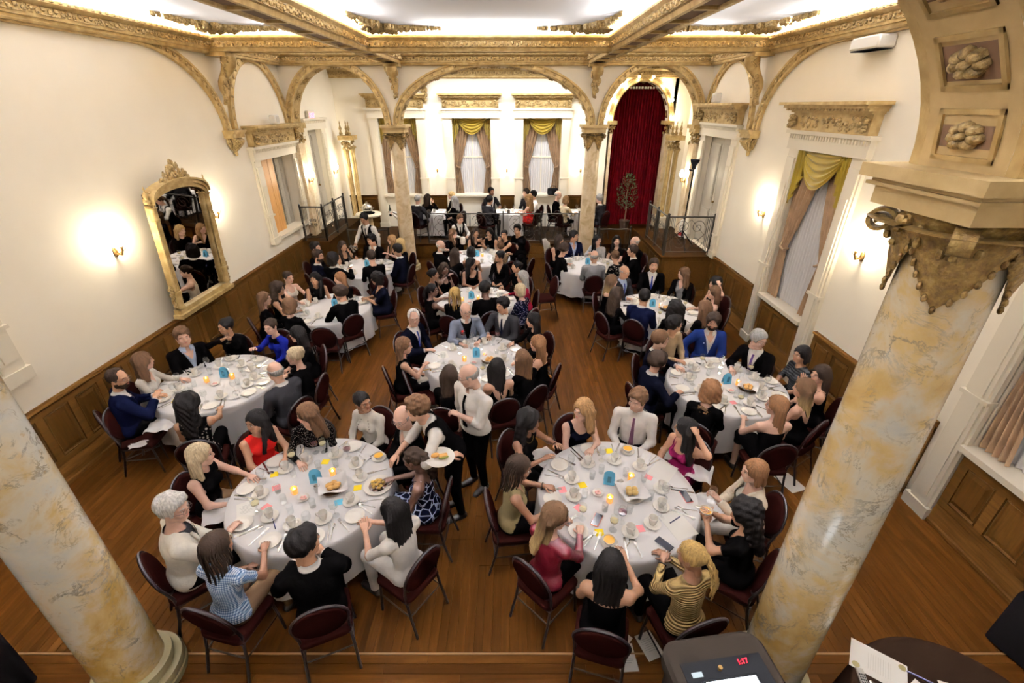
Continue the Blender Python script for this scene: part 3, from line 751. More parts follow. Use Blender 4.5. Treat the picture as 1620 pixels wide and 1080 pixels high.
# ================================================================ WINDOWS, DOORS AND DRAPERY
def casing(o, T, w0, zb, zt, foot, hood=True, cw=.27, mt=None):
    """local frame: x along wall (centre 0), y out of the wall (into the room), z up"""
    mt = mt or M_TRIM
    for s in (-1, 1):
        m = MB(); a, b = s*w0, s*(w0+cw); lo, hi = min(a, b), max(a, b)
        m.bx(lo, hi, -.01, .05, foot, zt+.02, 0, T); m.bx(lo+.03, hi-.03, .05, .075, foot, zt-.12, 0, T); m.bx(lo+.07, hi-.07, .075, .088, foot+.25, zt-.5, 0, T)
        m.bx(lo-.015, hi+.015, -.01, .095, foot, foot+.14, 0, T)
        m.bx(lo-.01, hi+.01, -.01, .095, zb-.12+.6, zb-.08+.6, 0, T)
        m.build('jamb_casing', mt, o, smooth=0)
    m = MB(); m.bx(-w0-cw-.02, w0+cw+.02, -.01, .09, zt, zt+.22, 0, T); m.bx(-w0-cw-.06, w0+cw+.06, -.01, .14, zt+.22, zt+.27, 0, T)
    n = int((2*(w0+cw))/.06)
    for i in range(n): x = -w0-cw+(i+.5)*2*(w0+cw)/n; m.bx(x-.015, x+.015, .09, .115, zt+.15, zt+.21, 0, T)
    m.build('lintel', mt, o, smooth=0)
    if hood:
        z = zt+.27
        m = MB(); W = w0+cw-.02
        m.bx(-W, W, -.01, .13, z, z+.24, 0, T); m.build('frieze', M_GOLD, o, smooth=0)
        g = MB(); rr = random.Random(int(z*100)+int(w0*77))
        for i in range(46):
            x = rr.uniform(-W+.2, W-.2); s = rr.uniform(.018, .04); g.ell((x, .135, z+.12+rr.uniform(-.07, .07)), (s*1.4, .02, s), 6, 4, 0, T)
        for s in (-1, 1):
            for k in range(8): g.ell((s*(W-.08)+rr.uniform(-.05, .05), .15+.05*rr.random(), z+.05+.02*k), (.04, .05, .03), 6, 4, 0, T)
        g.build('carved_frieze_relief', M_GOLDC, o)
        m = MB(); zz = z+.24
        for (e, d, a, b) in ((.02, .17, 0, .03), (.05, .24, .03, .06), (.07, .28, .06, .10), (.11, .34, .10, .14)): m.bx(-W-e, W+e, -.01, d, zz+a, zz+b, 0, T)
        m.build('cornice_hood', M_GOLD, o, smooth=0)
        g = MB(); n = int(2*W/.07)
        for i in range(n): g.ell((-W+(i+.5)*2*W/n, .25, zz+.05), (.026, .02, .024), 6, 4, 0, T)
        g.build('egg_beading', M_GOLDC, o, kind='stuff')
def drapery(T, w, zb, zt, depth, label, group=None):
    """swag valance with tails, two tied-back damask drapes, white sheer; local frame as casing, hanging inside the opening"""
    o = empty('window_drapery', tuple((T @ Vector((0, 0, zb)))), label=label, cat='curtain', group=group)
    T = Matrix.Translation(-(T @ Vector((0, 0, zb)))) @ T
    H = zt-zb; y0 = -depth+.05
    def sheer(u, v):
        x = (u-.5)*2*w*.86; return (x, y0-.02+.016*sin(u*2*pi*15), zb+H*v)
    MB().grid(sheer, 90, 4, 0, T).build('sheer_panel', M_SHEER, o, smooth=180)
    for s in (-1, 1):
        def dr(u, v):
            # u from outer edge to inner edge, v bottom to top; pinched at tieback v=.36
            k = 1-abs(v-.36)/.36*.9 if v < .36 else 1-min(1, (v-.36)/.55)
            inner = .30+ (1-max(0, k))*(.52 if v > .36 else .16)
            inner = .26 + ((v-.36)/.64)**.8*.70 if v > .36 else .26+.20*((.36-v)/.36)**.7
            x = w*(1-u*inner)
            return (s*x, y0+.05+.028*sin(u*2*pi*4.5+v*1.2)*(.5+.5*min(1, abs(v-.36)*5)), zb+H*v)
        MB().grid(dr, 44, 26, 0, T).build('drape', M_DRAPE, o, smooth=180)
        q = MB(); q.tube([(s*w*.99, y0+.02, zb+H*.40), (s*w*.86, y0+.11, zb+H*.365), (s*w*.72, y0+.10, zb+H*.35), (s*w*.70, y0+.02, zb+H*.36)], .022, 6, 0, True, T); q.build('tieback', M_DRAPE, o)
        def tail(u, v):
            L = H*(.14+.20*(1-u)); x = s*w*(1-.34*u)
            zig = .035*sin(u*2*pi*3.2)
            return (x, y0+.13+zig+.015*v, zt-L*(1-v)-(.03*sin(u*2*pi*3.2) if v < .1 else 0))
        MB().grid(tail, 26, 8, 0, T).build('valance_tail', M_SWAG, o, smooth=180)
    def swag(u, v):
        x = (u-.5)*2*w*.80; sag = (1-((u-.5)*2)**2)
        drop = H*.20*sag*(1-v)+H*.012*(1-v)
        fold = .022*sin((1-v)*2*pi*5)*(.35+.65*sag)
        return (x, y0+.155+fold+.05*sag*(1-v), zt-drop)
    MB().grid(swag, 30, 34, 0, T).build('valance_swag', M_SWAG, o, smooth=180)
    return o
def local(X, Y, ang): return Matrix.Translation((X, Y, 0)) @ Matrix.Rotation(ang, 4, 'Z')
TRr = lambda y: local(XR, y, pi/2)      # right wall: out = -X
TLl = lambda y: local(XL, y, -pi/2)     # left wall: out = +X
TBk = lambda x: local(x, YB, pi)        # back wall: out = -Y
wn = [0]
def window(T, w, zb, zt, foot, label, hood=True, sill=True, kind='curtain'):
    wn[0] += 1
    o = empty('window_%d' % wn[0], tuple(T @ Vector((0, 0, 0))), label=label, kind=ST); oi = Matrix.Translation(-(T @ Vector((0, 0, 0)))) @ T
    casing(o, oi, w, zb, zt, foot, hood)
    if sill: MB().bx(-w-.02, w+.02, -.285, .10, zb-.05, zb+.012, 0, oi).build('window_sill', M_TRIM, o, smooth=0)
    if kind == 'curtain':
        m = MB(); 
        for s in (-1, 1): m.bx(s*w-.03, s*w+.03, -.29, -.25, zb, zt, 0, oi)
        m.bx(-w, w, -.29, -.25, zb+(zt-zb)*.5-.02, zb+(zt-zb)*.5+.02, 0, oi).bx(-.015, .015, -.29, -.26, zb, zt, 0, oi).build('sash', M_TRIM, o, smooth=0)
    return o, oi
window(TRr(7.025), .625, .98, 3.35, 0, 'cream-cased window with gilt hood on the side wall, nearer the stage')
drapery(TRr(7.025), .62, 1.0, 3.34, .17, 'bronze drapes under a gold swag in the side window nearer the stage')
window(TRr(2.85), .65, .98, 3.35, 0, 'cream-cased window half hidden by the large marble column')
drapery(TRr(2.85), .645, 1.0, 3.34, .17, 'bronze drapes in the window half hidden by the large marble column')
for i, c in enumerate(BWX):
    window(TBk(c), .58, 1.42, 3.62, ZP, 'cream-cased end-wall window, %s' % ['behind the left marble column', 'the middle of three', 'nearest the red curtain'][i], True, True)
    drapery(TBk(c), .575, 1.43, 3.64, .3, 'bronze drapes with gold swag in end-wall window, %s' % ['behind the left marble column', 'the middle of three', 'nearest the red curtain'][i])
# left wall: shuttered window with pine board, and the near window
o, oi = window(TLl(10.875), .775, 1.35, 2.95, 1.25, 'cream-cased recess boarded with pine, beside the corbel')
MB().bx(-.75, .75, -.29, -.26, 1.35, 2.95, 0, oi).build('recess_back', M_TRIMG, o, smooth=0)
for k in range(3): MB().cbx(-.04+k*.25, .20+k*.25, -.15, -.11, 1.36, 2.93, .004, 0, oi).build('pine_board', M_PINE, o, smooth=0)
for s in (-1,):
    for k in range(2): MB().bx(s*(.36+.2*k)-.09+s*.1, s*(.36+.2*k)+.09+s*.1, -.25, -.22, 1.37, 2.92, 0, oi).bx(s*(.36+.2*k)-.055+s*.1, s*(.36+.2*k)+.055+s*.1, -.22, -.212, 1.45, 2.1, 0, oi).bx(s*(.36+.2*k)-.055+s*.1, s*(.36+.2*k)+.055+s*.1, -.22, -.212, 2.2, 2.85, 0, oi).build('shutter_leaf', M_TRIMG, o, smooth=0)
o, oi = window(TLl(3.225), .725, 1.45, 3.2, 1.35, 'cream-cased window at the left edge behind the large column', True)
MB().bx(-.72, .72, -.29, -.26, 1.45, 3.2, 0, oi).build('recess_back', M_TRIMG, o, smooth=0)
for k in range(4): MB().bx(-.70+.355*k, -.70+.355*k+.33, -.25, -.22, 1.47, 3.18, 0, oi).bx(-.65+.355*k, -.65+.355*k+.23, -.22, -.212, 1.55, 3.1, 0, oi).build('shutter_leaf', M_TRIM, o, smooth=0)
# doors
def panel_door(nm, T, w, zb, zt, label, hood, foot):
    o = empty(nm, tuple(T @ Vector((0, 0, 0))), label=label, kind=ST); oi = Matrix.Translation(-(T @ Vector((0, 0, 0)))) @ T
    casing(o, oi, w, zb, zt, foot, hood)
    for s in (-1, 1):
        m = MB(); a, b = min(s*.004, s*w), max(s*.004, s*w); H = zt-zb
        m.bx(a, b, -.16, -.12, zb, zt, 0, oi)
        lf = m.build('door_leaf', M_TRIMG, o, smooth=0)
        for (u, v) in ((.06, .36), (.42, .94)):
            q = MB(); q.bx(a+.09, b-.09, -.122, -.105, zb+H*u, zb+H*v, 0, oi); q.bx(a+.13, b-.13, -.11, -.098, zb+H*u+.05, zb+H*v-.05, 0, oi); q.build('door_panel', M_TRIMG, lf, smooth=0)
    MB().ell((-.06, -.09, zb+1.05), (.025, .03, .025), 8, 6, 0, oi).build('door_knob', M_BRASS, o)
    return o
panel_door('door_1', TRr(10.8), .7, .95, 3.35, 'tall grey panelled double door on the raised landing', True, .95)
panel_door('door_2', TLl(13.225), .475, .95, 3.4, 'tall grey panelled door behind the left stair railing', False, .95)

# ================================================================ PLATFORM, LANDINGS, STAIRS, RAILINGS
o = MB().bx(XL, 5.3, 13.08, YB+.4, 0, ZP-.03).build('platform', M_WAIN, smooth=0, label='raised oak platform behind the railing', kind=ST)
MB().cbx(XL, 5.3, 13.03, YB+.4, ZP-.03, ZP, .01).build('platform_deck', M_FLOORX, o)
for i in range(6): MB().bx(-2.55+i*.72, -2.55+i*.72+.66, 13.065, 13.08, .10, ZP-.06).build('riser_panel', M_WAINL, o, smooth=0)
MB().bx(-2.6, 1.8, 13.04, 13.08, 0, .09).build('baseboard', M_WAINL, o, smooth=0)
ZL = .95
o = MB().bx(3.38, XR, 10.0, 12.6, 0, ZL-.04).build('stair_landing', M_WAIN, smooth=0, label='panelled oak landing box below the grey double door', kind=ST)
MB().cbx(3.34, XR, 9.96, 12.6, ZL-.04, ZL, .008).build('landing_deck', M_FLOORX, o)
for i in range(2): MB().cbx(3.44+i*.53, 3.44+i*.53+.47, 9.985, 10.0, .2, ZL-.12, .006).build('landing_panel', M_WAINL, o, smooth=0)
for i in range(5): MB().cbx(3.365, 3.38, 10.06+i*.5, 10.06+i*.5+.44, .2, ZL-.12, .006).build('landing_panel', M_WAINL, o, smooth=0)
MB().bx(3.34, XR, 9.95, 10.0, 0, .14).bx(3.33, 3.38, 9.95, 12.5, 0, .14).build('baseboard', M_WAINL, o, smooth=0)
o = MB().bx(XL, -4.58, 11.3, 13.9, 0, ZL-.04).build('stair_landing', M_WAIN, smooth=0, label='oak landing box below the tall grey door by the left railing', kind=ST)
MB().cbx(XL, -4.54, 11.26, 13.9, ZL-.04, ZL, .008).build('landing_deck', M_FLOORX, o)
def steps(x0, x1, y0, n, label, run=.28):
    o = empty('platform_steps', ((x0+x1)/2, y0, 0), label=label, cat='steps', kind=ST)
    for i in range(n):
        z = ZP*(i+1)/(n+1); ya = -(n-i)*run+.0; 
        q = MB().bx(-(x1-x0)/2, (x1-x0)/2, ya, 0, ZP*i/(n+1), z-.03); q.build('riser', M_WAIN, o, smooth=0)
        MB().cbx(-(x1-x0)/2, (x1-x0)/2, ya-.02, 0, z-.03, z, .006).build('tread', M_FLOORX, o)
steps(2.25, 3.3, 13.03, 2, 'oak steps up to the platform beside the right marble column')
steps(-4.4, -3.05, 13.03, 2, 'oak steps up to the platform beside the left marble column')
def scroll(mb, c, U, Z, r, turns=1.4, sgn=1, rad=.007, a0=0):
    P = []
    for i in range(24):
        t = i/23; a = a0+sgn*t*turns*2*pi; q = r*(1-t*.85); P.append(np.array(c)+np.array(U)*q*cos(a)+np.array(Z)*q*sin(a))
    mb.tube(P, rad, 5, 0, False)
def railing(p0, p1, h, label, posts=None, scr=True, slope=0.0, z0=None):
    p0 = np.array(p0, float); p1 = np.array(p1, float); L = np.linalg.norm((p1-p0)[:2]); d = (p1-p0); d[2] = 0; d /= L; Z = np.array([0, 0, 1.])
    o = empty('iron_railing', tuple(p0), label=label, cat='railing')
    dz = p1[2]-p0[2]
    at = lambda s, z: d*s+Z*(dz*s/L+z)
    MB().tube([at(0, h), at(L, h)], .018, 8).build('top_rail', M_IRON, o); MB().tube([at(0, .08), at(L, .08)], .011, 6).build('bottom_rail', M_IRON, o)
    n = posts or max(2, int(L/1.1)+1)
    pm = MB().bx(-.018, .018, -.018, .018, 0, h+.03).ell((0, 0, h+.05), (.026, .026, .03), 8, 5).mesh('post', M_IRON, 0)
    for i in range(n): link('post', pm, o, tuple(at(L*i/(n-1), 0)))
    if n < 2: return o
    w = L/(n-1)
    for i in range(n-1):
        bars = 4
        for k in range(bars):
            for e in (0, 1):
                s = w*i+(.035+.035*k if e == 0 else w-.035-.035*k)
                MB().tube([at(s, .08), at(s, h)], .0055, 5).build('baluster', M_IRON, o)
        if scr and w > .45:
            m = MB(); c = w*i+w/2; r = min((w-.34)/4, h*.24); zz = (h+.08)/2
            for sg in (-1, 1):
                for sz in (-1, 1): scroll(m, at(c+sg*r, zz+sz*r), d, Z, r*.95, 1.5, sg*sz, .006, 0 if sg > 0 else pi)
            m.tube([at(c-2*r, zz), at(c, zz+2*r), at(c+2*r, zz)], .005, 5); m.tube([at(c-2*r, zz), at(c, zz-2*r), at(c+2*r, zz)], .005, 5)
            m.build('scrollwork', M_IRON, o, kind='stuff')
    return o
railing((-2.4, 13.12, ZP), (1.9, 13.12, ZP), .84, 'black wrought iron railing with scrolls along the platform edge', 5)
railing((3.42, 10.06, ZL), (4.42, 10.06, ZL), .85, 'black iron railing along the front of the landing by the grey door', 2)
railing((3.42, 10.1, ZL), (3.42, 11.6, ZL), .85, 'black iron scroll railing on the side of the landing facing the tables', 3)
railing((2.2, 13.0, ZP), (2.2, 12.2, .12), .8, 'sloping iron stair rail next to the right marble column', 2, False)
railing((2.35, 12.3, 0), (3.2, 12.3, 0), 1.0, 'low iron rail before the steps near the red curtain', 2, False)
railing((-4.62, 11.32, ZL), (-4.62, 12.9, ZL), .82, 'iron scroll railing along the left landing', 3)
railing((-5.15, 11.32, ZL), (-4.62, 11.32, ZL), .82, 'short iron railing across the front of the left landing', 2)
railing((-4.4, 12.2, 0), (-3.3, 12.2, 0), 1.0, 'low iron rail before the steps near the left marble column', 2, False)
railing((-3.05, 13.0, ZP), (-3.05, 12.25, .12), .8, 'sloping iron stair rail next to the left marble column', 2, False)
# ================================================================ PROTOTYPES
def inst(proto, name, loc, rz=0, sc=None, **kw):
    """proto: list of (part name, mesh, kind) -> Empty with linked parts; single mesh -> one object"""
    if isinstance(proto, bpy.types.Mesh):
        o = link(name, proto, None, loc, rz, **kw)
    else:
        o = empty(name, loc, rz, **kw)
        made = {}
        for p in proto:
            made[p[0]] = link(p[0], p[1], made[p[2]] if len(p) > 2 and p[2] else o)
    if sc: o.scale = sc
    return o
# ---- banquet chair (faces +Y, origin on the floor)
def chair_proto():
    P = []
    def cushion(u, v):
        x = (u-.5)*2; y = (v-.5)*2
        e = max(abs(x), abs(y))
        return x, y
    m = MB(); pts = []
    n = 28
    def ring(sx, sy, z, k=.28):
        R = []
        for j in range(n):
            a = 2*pi*j/n; c, s = cos(a), sin(a)
            R.append((sx*abs(c)**k*(1 if c > 0 else -1)*(1+.06*s), sy*abs(s)**k*(1 if s > 0 else -1), z))
        return R
    V = []; F = []
    for i, (k, z) in enumerate(((.93, .415), (1, .425), (1, .455), (.97, .47), (.86, .482), (.5, .488))): V += ring(.215*k, .215*k, z)
    for i in range(5):
        for j in range(n): F.append((i*n+j, i*n+(j+1) % n, (i+1)*n+(j+1) % n, (i+1)*n+j))
    F += [tuple(range(n))[::-1], tuple(range(5*n, 6*n))]
    m.add(V, F); P.append(('seat', m.mesh('seat', M_BURG, 50)))
    tilt = radians(13)
    T = Matrix.Translation((0, -.215, .70)) @ Matrix.Rotation(tilt, 4, 'X')
    def oval(rx, rz, y, k=1.0): return [(rx*cos(2*pi*j/n)*k, y, rz*sin(2*pi*j/n)*k) for j in range(n)]
    m = MB(); V = []; F = []
    prof = [(.80, .028), (.96, .022), (1, .008), (1, -.012), (.97, -.022), (.85, -.028)]
    for k, y in prof: V += oval(.205, .225, y, k)
    for i in range(len(prof)-1):
        for j in range(n): F.append((i*n+j, (i+1)*n+j, (i+1)*n+(j+1) % n, i*n+(j+1) % n))
    F += [tuple(range(n)), tuple(range((len(prof)-1)*n, len(prof)*n))[::-1]]
    m.add(V, F, 0, T); P.append(('backrest', m.mesh('backrest', M_BURG, 60)))
    m = MB().tube([(.215*cos(2*pi*j/n), 0, .235*sin(2*pi*j/n)) for j in range(n)], .012, 6, 0, False, T, True); P.append(('back_frame', m.mesh('back_frame', M_CHAIRF), 'backrest'))
    for s in (-1, 1):
        m = MB().tube([(s*.19, .17, .42), (s*.195, .19, .22), (s*.20, .205, 0)], .0135, 7); P.append(('leg', m.mesh('leg', M_CHAIRF)))
        m = MB().tube([tuple(T @ Vector((s*.205, 0, -.06))), tuple(T @ Vector((s*.195, 0, -.20))), (s*.19, -.17, .43), (s*.195, -.20, .25), (s*.205, -.27, 0)], .0135, 7); P.append(('leg', m.mesh('leg', M_CHAIRF)))
    m = MB().bx(-.20, .20, -.19, .19, .395, .418); P.append(('seat_frame', m.mesh('seat_frame', M_CHAIRF, 0)))
    m = MB()
    for s in (-1, 1): m.tube([(s*.195, .19, .24), (s*.195, -.2, .24)], .008, 6)
    m.tube([(-.195, -.2, .24), (.195, -.2, .24)], .008, 6); P.append(('stretcher', m.mesh('stretcher', M_CHAIRF)))
    return P
CHAIR = chair_proto()
def chair(x, y, rz, label, z=0):
    return inst(CHAIR, 'banquet_chair', (x, y, z), rz, (.915, .915, .915), label=label, cat='chair', group='burgundy oval-back banquet chairs')
# ---- tableware meshes
W2 = lambda me: me
def plate_me(r): return MB().lathe([(0, .004), (r*.55, .004), (r*.60, .0), (r*.66, .002), (r, .016), (r*1.0, .019), (r*.68, .008), (r*.58, .007), (0, .008)], 28).mesh('plate', M_CHINA, 60)
PLATE = plate_me(.088); DINNER = plate_me(.135); SAUCER = plate_me(.075)
m = MB().lathe([(.022, 0), (.024, .004), (.03, .02), (.038, .06), (.041, .082), (.038, .082), (.035, .06), (.026, .02), (0, .012)], 20)
m.tube([(.037, 0, .065), (.06, 0, .066), (.064, 0, .045), (.055, 0, .028), (.032, 0, .024)], .005, 6); CUP = m.mesh('coffee_cup', M_CHINA, 60)
def goblet(h, rb, wine=None):
    g = MB().lathe([(.034, 0), (.034, .003), (.006, .008), (.0045, h*.42), (.012, h*.46), (rb*.9, h*.62), (rb, h*.76), (rb*.86, h), (rb*.84, h), (rb*.97, h*.76), (rb*.87, h*.63), (0, h*.475)], 18).mesh('goblet_bowl', M_GLASS, 70)
    P = [('goblet', g)]
    if wine:
        w = MB().lathe([(0, h*.482), (rb*.84, h*.635), (rb*.94, h*.74), (0, h*.74)], 18).mesh('wine', wine, 60); P.append(('drink', w))
    return P
M_REDW = mat('red_wine', (.05, .004, .008), .08); M_WHITEW = mat('white_wine', (.70, .60, .34), .1); M_SOUP = mat('squash_soup', (.62, .32, .03), .3); M_WATER = mat('iced_water', (.8, .82, .84), .05, trans=.8)
GOBLET = goblet(.165, .038); REDWINE = goblet(.17, .04, M_REDW); WHITEWINE = goblet(.165, .037, M_WHITEW)
TUMBLER = MB().lathe([(.026, 0), (.030, .09), (.028, .09), (.024, .006), (0, .006)], 16).mesh('tumbler', M_GLASS, 60)
m = MB(); m.cbx(-.0085, .0085, -.11, -.01, 0, .004, .0012); m.cbx(-.010, .008, -.01, .10, .001, .003, .0008); KNIFE = m.mesh('knife', M_SILVER, 30)
m = MB(); m.cbx(-.005, .005, -.1, .035, .001, .005, .001); m.cbx(-.012, .012, .03, .055, .001, .005, .001)
for k in range(4): m.bx(-.0115+k*.0064, -.0085+k*.0064+.001, .055, .10, .002, .005)
FORK = m.mesh('fork', M_SILVER, 30)
m = MB(); m.cbx(-.0045, .0045, -.1, .04, .001, .004, .001); m.ell((0, .062, .004), (.017, .027, .004), 10, 5); SPOON = m.mesh('spoon', M_SILVER, 60)
def note_me(c, nm): return MB().cbx(-.037, .037, -.037, .037, 0, .0012, .0003).mesh('card', mat(nm, c, .7), 0)
YEL = note_me((.80, .58, .03), 'yellow_card'); PNK = note_me((.72, .26, .27), 'pink_card'); BLU = note_me((.12, .42, .60), 'blue_card')
VOTIVE = [('votive_cup', MB().lathe([(.026, 0), (.03, .004), (.032, .07), (.029, .07), (.027, .01), (0, .008)], 16).mesh('votive_cup', M_AMBER, 60)),
          ('candle', MB().lathe([(.022, .012), (.022, .04), (0, .042)], 12).mesh('candle', mat('candle_wax', (.8, .7, .5), .5, emit=(1, .55, .2), es=.8))),
          ('flame', MB().ell((0, 0, .056), (.007, .007, .014), 8, 6).mesh('flame', mat('flame', (1, .8, .4), .5, emit=(1, .72, .32), es=14)))]
def stand_proto():
    # folded blue card with a rounded top, dark print in the middle
    def half(s):
        pts = [(-.045, 0), (.045, 0)] + [(.045*cos(a), .085+.045*sin(a)) for a in np.linspace(0, pi, 14)]
        T = Matrix.Rotation(s*.28, 4, 'X') @ Matrix.Translation((0, s*.0, 0))
        V = [(x, s*.028-.0, z) for x, z in pts]; n = len(V)
        V2 = [(x, s*.028-s*.002, z) for x, z in pts]
        V = [(x, y-s*.026*(z/.13), z) for x, y, z in V+V2]
        return V, [tuple(range(n)), tuple(range(n, 2*n))[::-1]] + [(i, (i+1) % n, n+(i+1) % n, n+i) for i in range(n)]
    P = []
    for s in (-1, 1):
        V, F = half(s); P.append(('card_leaf', MB().add(V, F).mesh('card_leaf', mat('sky_blue_card', (.09, .32, .48), .5), 0)))
    P.append(('printed_figure', MB().cbx(-.015, .015, -.031, -.027, .03, .095, .001).mesh('printed_figure', mat('teal_print', (.02, .12, .18), .5), 0)))
    return P
STAND = stand_proto()
for _p in STAND: _p[1].transform(Matrix.Scale(1.15, 4))
BUTTER = [('oval_dish', MB().lathe([(0, .003), (.04, .0), (.055, .018), (.053, .02), (.04, .006), (0, .006)], 20).mesh('oval_dish', M_CHINA, 60))]
for k in range(5): BUTTER.append(('butter_pat', MB().cbx(-.012+.02*cos(k*1.3), .012+.02*cos(k*1.3), -.01+.018*sin(k*1.3), .01+.018*sin(k*1.3), .008+.002*k, .017+.002*k, .003).mesh('butter_pat', mat('pink_wrapped_butter', (.75, .42, .38), .5), 0)))
def basket():
    P = [('platter', MB().lathe([(0, .004), (.07, .0), (.115, .028), (.112, .03), (.07, .008), (0, .008)], 24).mesh('platter', mat('dark_wicker', (.10, .05, .02), .7), 60))]
    def cl(u, v):
        x = (u-.5)*.26; y = (v-.5)*.24; r = max(abs(u-.5), abs(v-.5))*2
        return (x, y, .022+.05*r**2+.02*sin(6*u+2*v)*r+.012*sin(9*v))
    P.append(('bread_napkin', MB().grid(cl, 16, 16).mesh('bread_napkin', M_LINEN, 180)))
    rr = random.Random(4)
    for k in range(5):
        a = k*1.35; P.append(('bread_roll', MB().ell((.04*cos(a), .035*sin(a), .052), (.034, .028, .022), 12, 8).mesh('bread_roll', mat('brown_bread_crust', (.42, .22, .07), .6, nodes=_cloth((.46, .25, .085), .6, 60, .3)), 180)))
    return P
BASKET = basket()
CREAMER = [('jug', MB().lathe([(.024, 0), (.028, .01), (.03, .05), (.024, .075), (.027, .08), (.025, .08), (.0, .01)], 14).tube([(.028, 0, .06), (.05, 0, .055), (.045, 0, .025), (.028, 0, .02)], .004, 6).mesh('jug', M_STEEL, 50))]
SUGAR = [('caddy', MB().cbx(-.035, .035, -.025, .025, 0, .045, .005).mesh('caddy', M_CHINA, 0)), ('sachet', MB().bx(-.028, .028, -.016, -.012, .01, .065).bx(-.026, .028, -.004, .0, .01, .068).bx(-.028, .026, .008, .012, .01, .066).mesh('sachet', M_PAPER, 0))]
def paper_me(w, h, lines=True, nm='sheet'):
    m = MB().cbx(-w/2, w/2, -h/2, h/2, 0, .0015, .0003, 0)
    if lines:
        for k in range(int(h/.018)-4):
            L = w*.36*(.6+.4*abs(sin(k*2.1))); m.bx(-L, L, h/2-.05-k*.016, h/2-.047-k*.016, .0012, .0018, 1)
    return m.mesh(nm, [M_PAPER, mat('grey_print', (.45, .44, .42), .7)], 0)
SHEET = paper_me(.15, .21); SHEETB = paper_me(.215, .28, False)
PEN = MB().tube([(0, -.065, .006), (0, .06, .006), (0, .07, .006)], [.005, .005, .002], 7).mesh('pen', mat('navy_pen', (.02, .025, .09), .3))
def phone(c, nm): return [('phone_body', MB().cbx(-.036, .036, -.074, .074, 0, .009, .004).mesh('phone_body', mat(nm, c, .4), 30)), ('phone_screen', MB().bx(-.032, .032, -.07, .07, .009, .0097).mesh('phone_screen', mat('dark_screen', (.008, .008, .012), .1), 0))]
NAPK = MB().grid(lambda u, v: ((u-.5)*.17+.01*sin(9*v), (v-.5)*.11, .008+.007*sin(7*u+3*v)+.006*sin(13*v)), 14, 10).mesh('napkin', M_LINEN, 180)

# ================================================================ TABLES
TZ = .695; TRAD = .745
TAB = {'L1': (-1.91, 3.245), 'R1': (.99, 3.19), 'C': (-.52, 5.78), 'L2': (-3.90, 5.15), 'R2': (2.81, 5.08), 'C2': (-.67, 8.0), 'C3': (-.80, 10.75), 'L3': (-3.33, 7.62), 'L4': (-3.36, 9.95), 'R3': (2.61, 7.6), 'R4': (1.75, 10.1)}
TNAME = {'L1': 'the table the bending waiter serves', 'R1': 'the table with the potato rolls', 'C': 'the centre table with the grey-blazer man', 'L2': 'the table below the wall mirror', 'R2': 'the table with the blue-suited man',
         'C2': 'the table with the polka-dot woman', 'C3': 'the table right before the platform', 'L3': 'the table with the white-satin woman', 'L4': 'the table by the left stairs', 'R3': 'the table before the landing box', 'R4': 'the table by the right marble column'}
def cloth_me(seed, drop=.52, r=TRAD):
    rr = random.Random(seed); ph = [rr.uniform(0, 6.28) for _ in range(4)]
    n = 96; V = [(0, 0, .004)]; F = []
    rings = [(.5, 0), (.9, 0), (.985, 0), (1.0, -.008), (1.012, -.03)] + [(0, -drop*k/6) for k in range(1, 7)]
    for i, (k, dz) in enumerate(rings):
        for j in range(n):
            a = 2*pi*j/n
            if i < 5: rad = r*k
            else:
                t = (i-4)/6; w = sin(9*a+ph[0])*.55+sin(14*a+ph[1])*.45+.3*sin(23*a+ph[2])
                rad = r*(1.012+.03*t)+.045*t*w
            V.append((rad*cos(a), rad*sin(a), .004+dz - (0.02*sin(5*a+ph[3])*max(0, i-4)/6)))
    for j in range(n): F.append((0, 1+j, 1+(j+1) % n))
    for i in range(len(rings)-1):
        for j in range(n): F.append((1+i*n+j, 1+(i+1)*n+j, 1+(i+1)*n+(j+1) % n, 1+i*n+(j+1) % n))
    return MB().add(V, F).mesh('tablecloth', M_LINEN, 180)
TTOP = [('tabletop', MB().lathe([(0, .725), (TRAD-.02, .725), (TRAD-.008, .735), (TRAD-.008, .748), (TRAD-.02, .752), (0, .752)], 48).mesh('tabletop', M_WAIN, 30))]
for k in range(4):
    a = pi/4+pi/2*k; TTOP.append(('leg', MB().tube([(.42*cos(a), .42*sin(a), .725), (.46*cos(a), .46*sin(a), 0)], .018, 8).mesh('leg', M_CHAIRF)))
TTOP.append(('leg_brace', MB().tube([(-.3, -.3, .3), (.3, .3, .3)], .012, 6).tube([(.3, -.3, .3), (-.3, .3, .3)], .012, 6).mesh('leg_brace', M_CHAIRF)))
SETT = {}          # seat angles per table are filled by the cast list
for i, (k, (x, y)) in enumerate(TAB.items()):
    inst(TTOP, 'round_table', (x, y, 0), .2*i, (1, 1, TZ/.755), label='round folding table under a white cloth, '+TNAME[k], cat='table', group='round banquet tables')
    link('tablecloth', cloth_me(i), None, (x, y, TZ-.002), .37*i, label='white linen cloth draped over '+TNAME[k], cat='tablecloth', group='white round tablecloths')
ZT = TZ+.0025
USED = {k: [] for k in TAB}
def free(k, x, y, r):
    for a, b, q in USED[k]:
        if (a-x)**2+(b-y)**2 < (q+r)**2: return False
    return math.hypot(x, y) < TRAD-r*.6
def put(k, proto, name, dx, dy, rz, label, cat, group, r=.04, force=False, z=0):
    if not force and not free(k, dx, dy, r): return None
    USED[k].append((dx, dy, r)); x, y = TAB[k]
    return inst(proto, name, (x+dx, y+dy, ZT+z), rz, label=label, cat=cat, group=group)
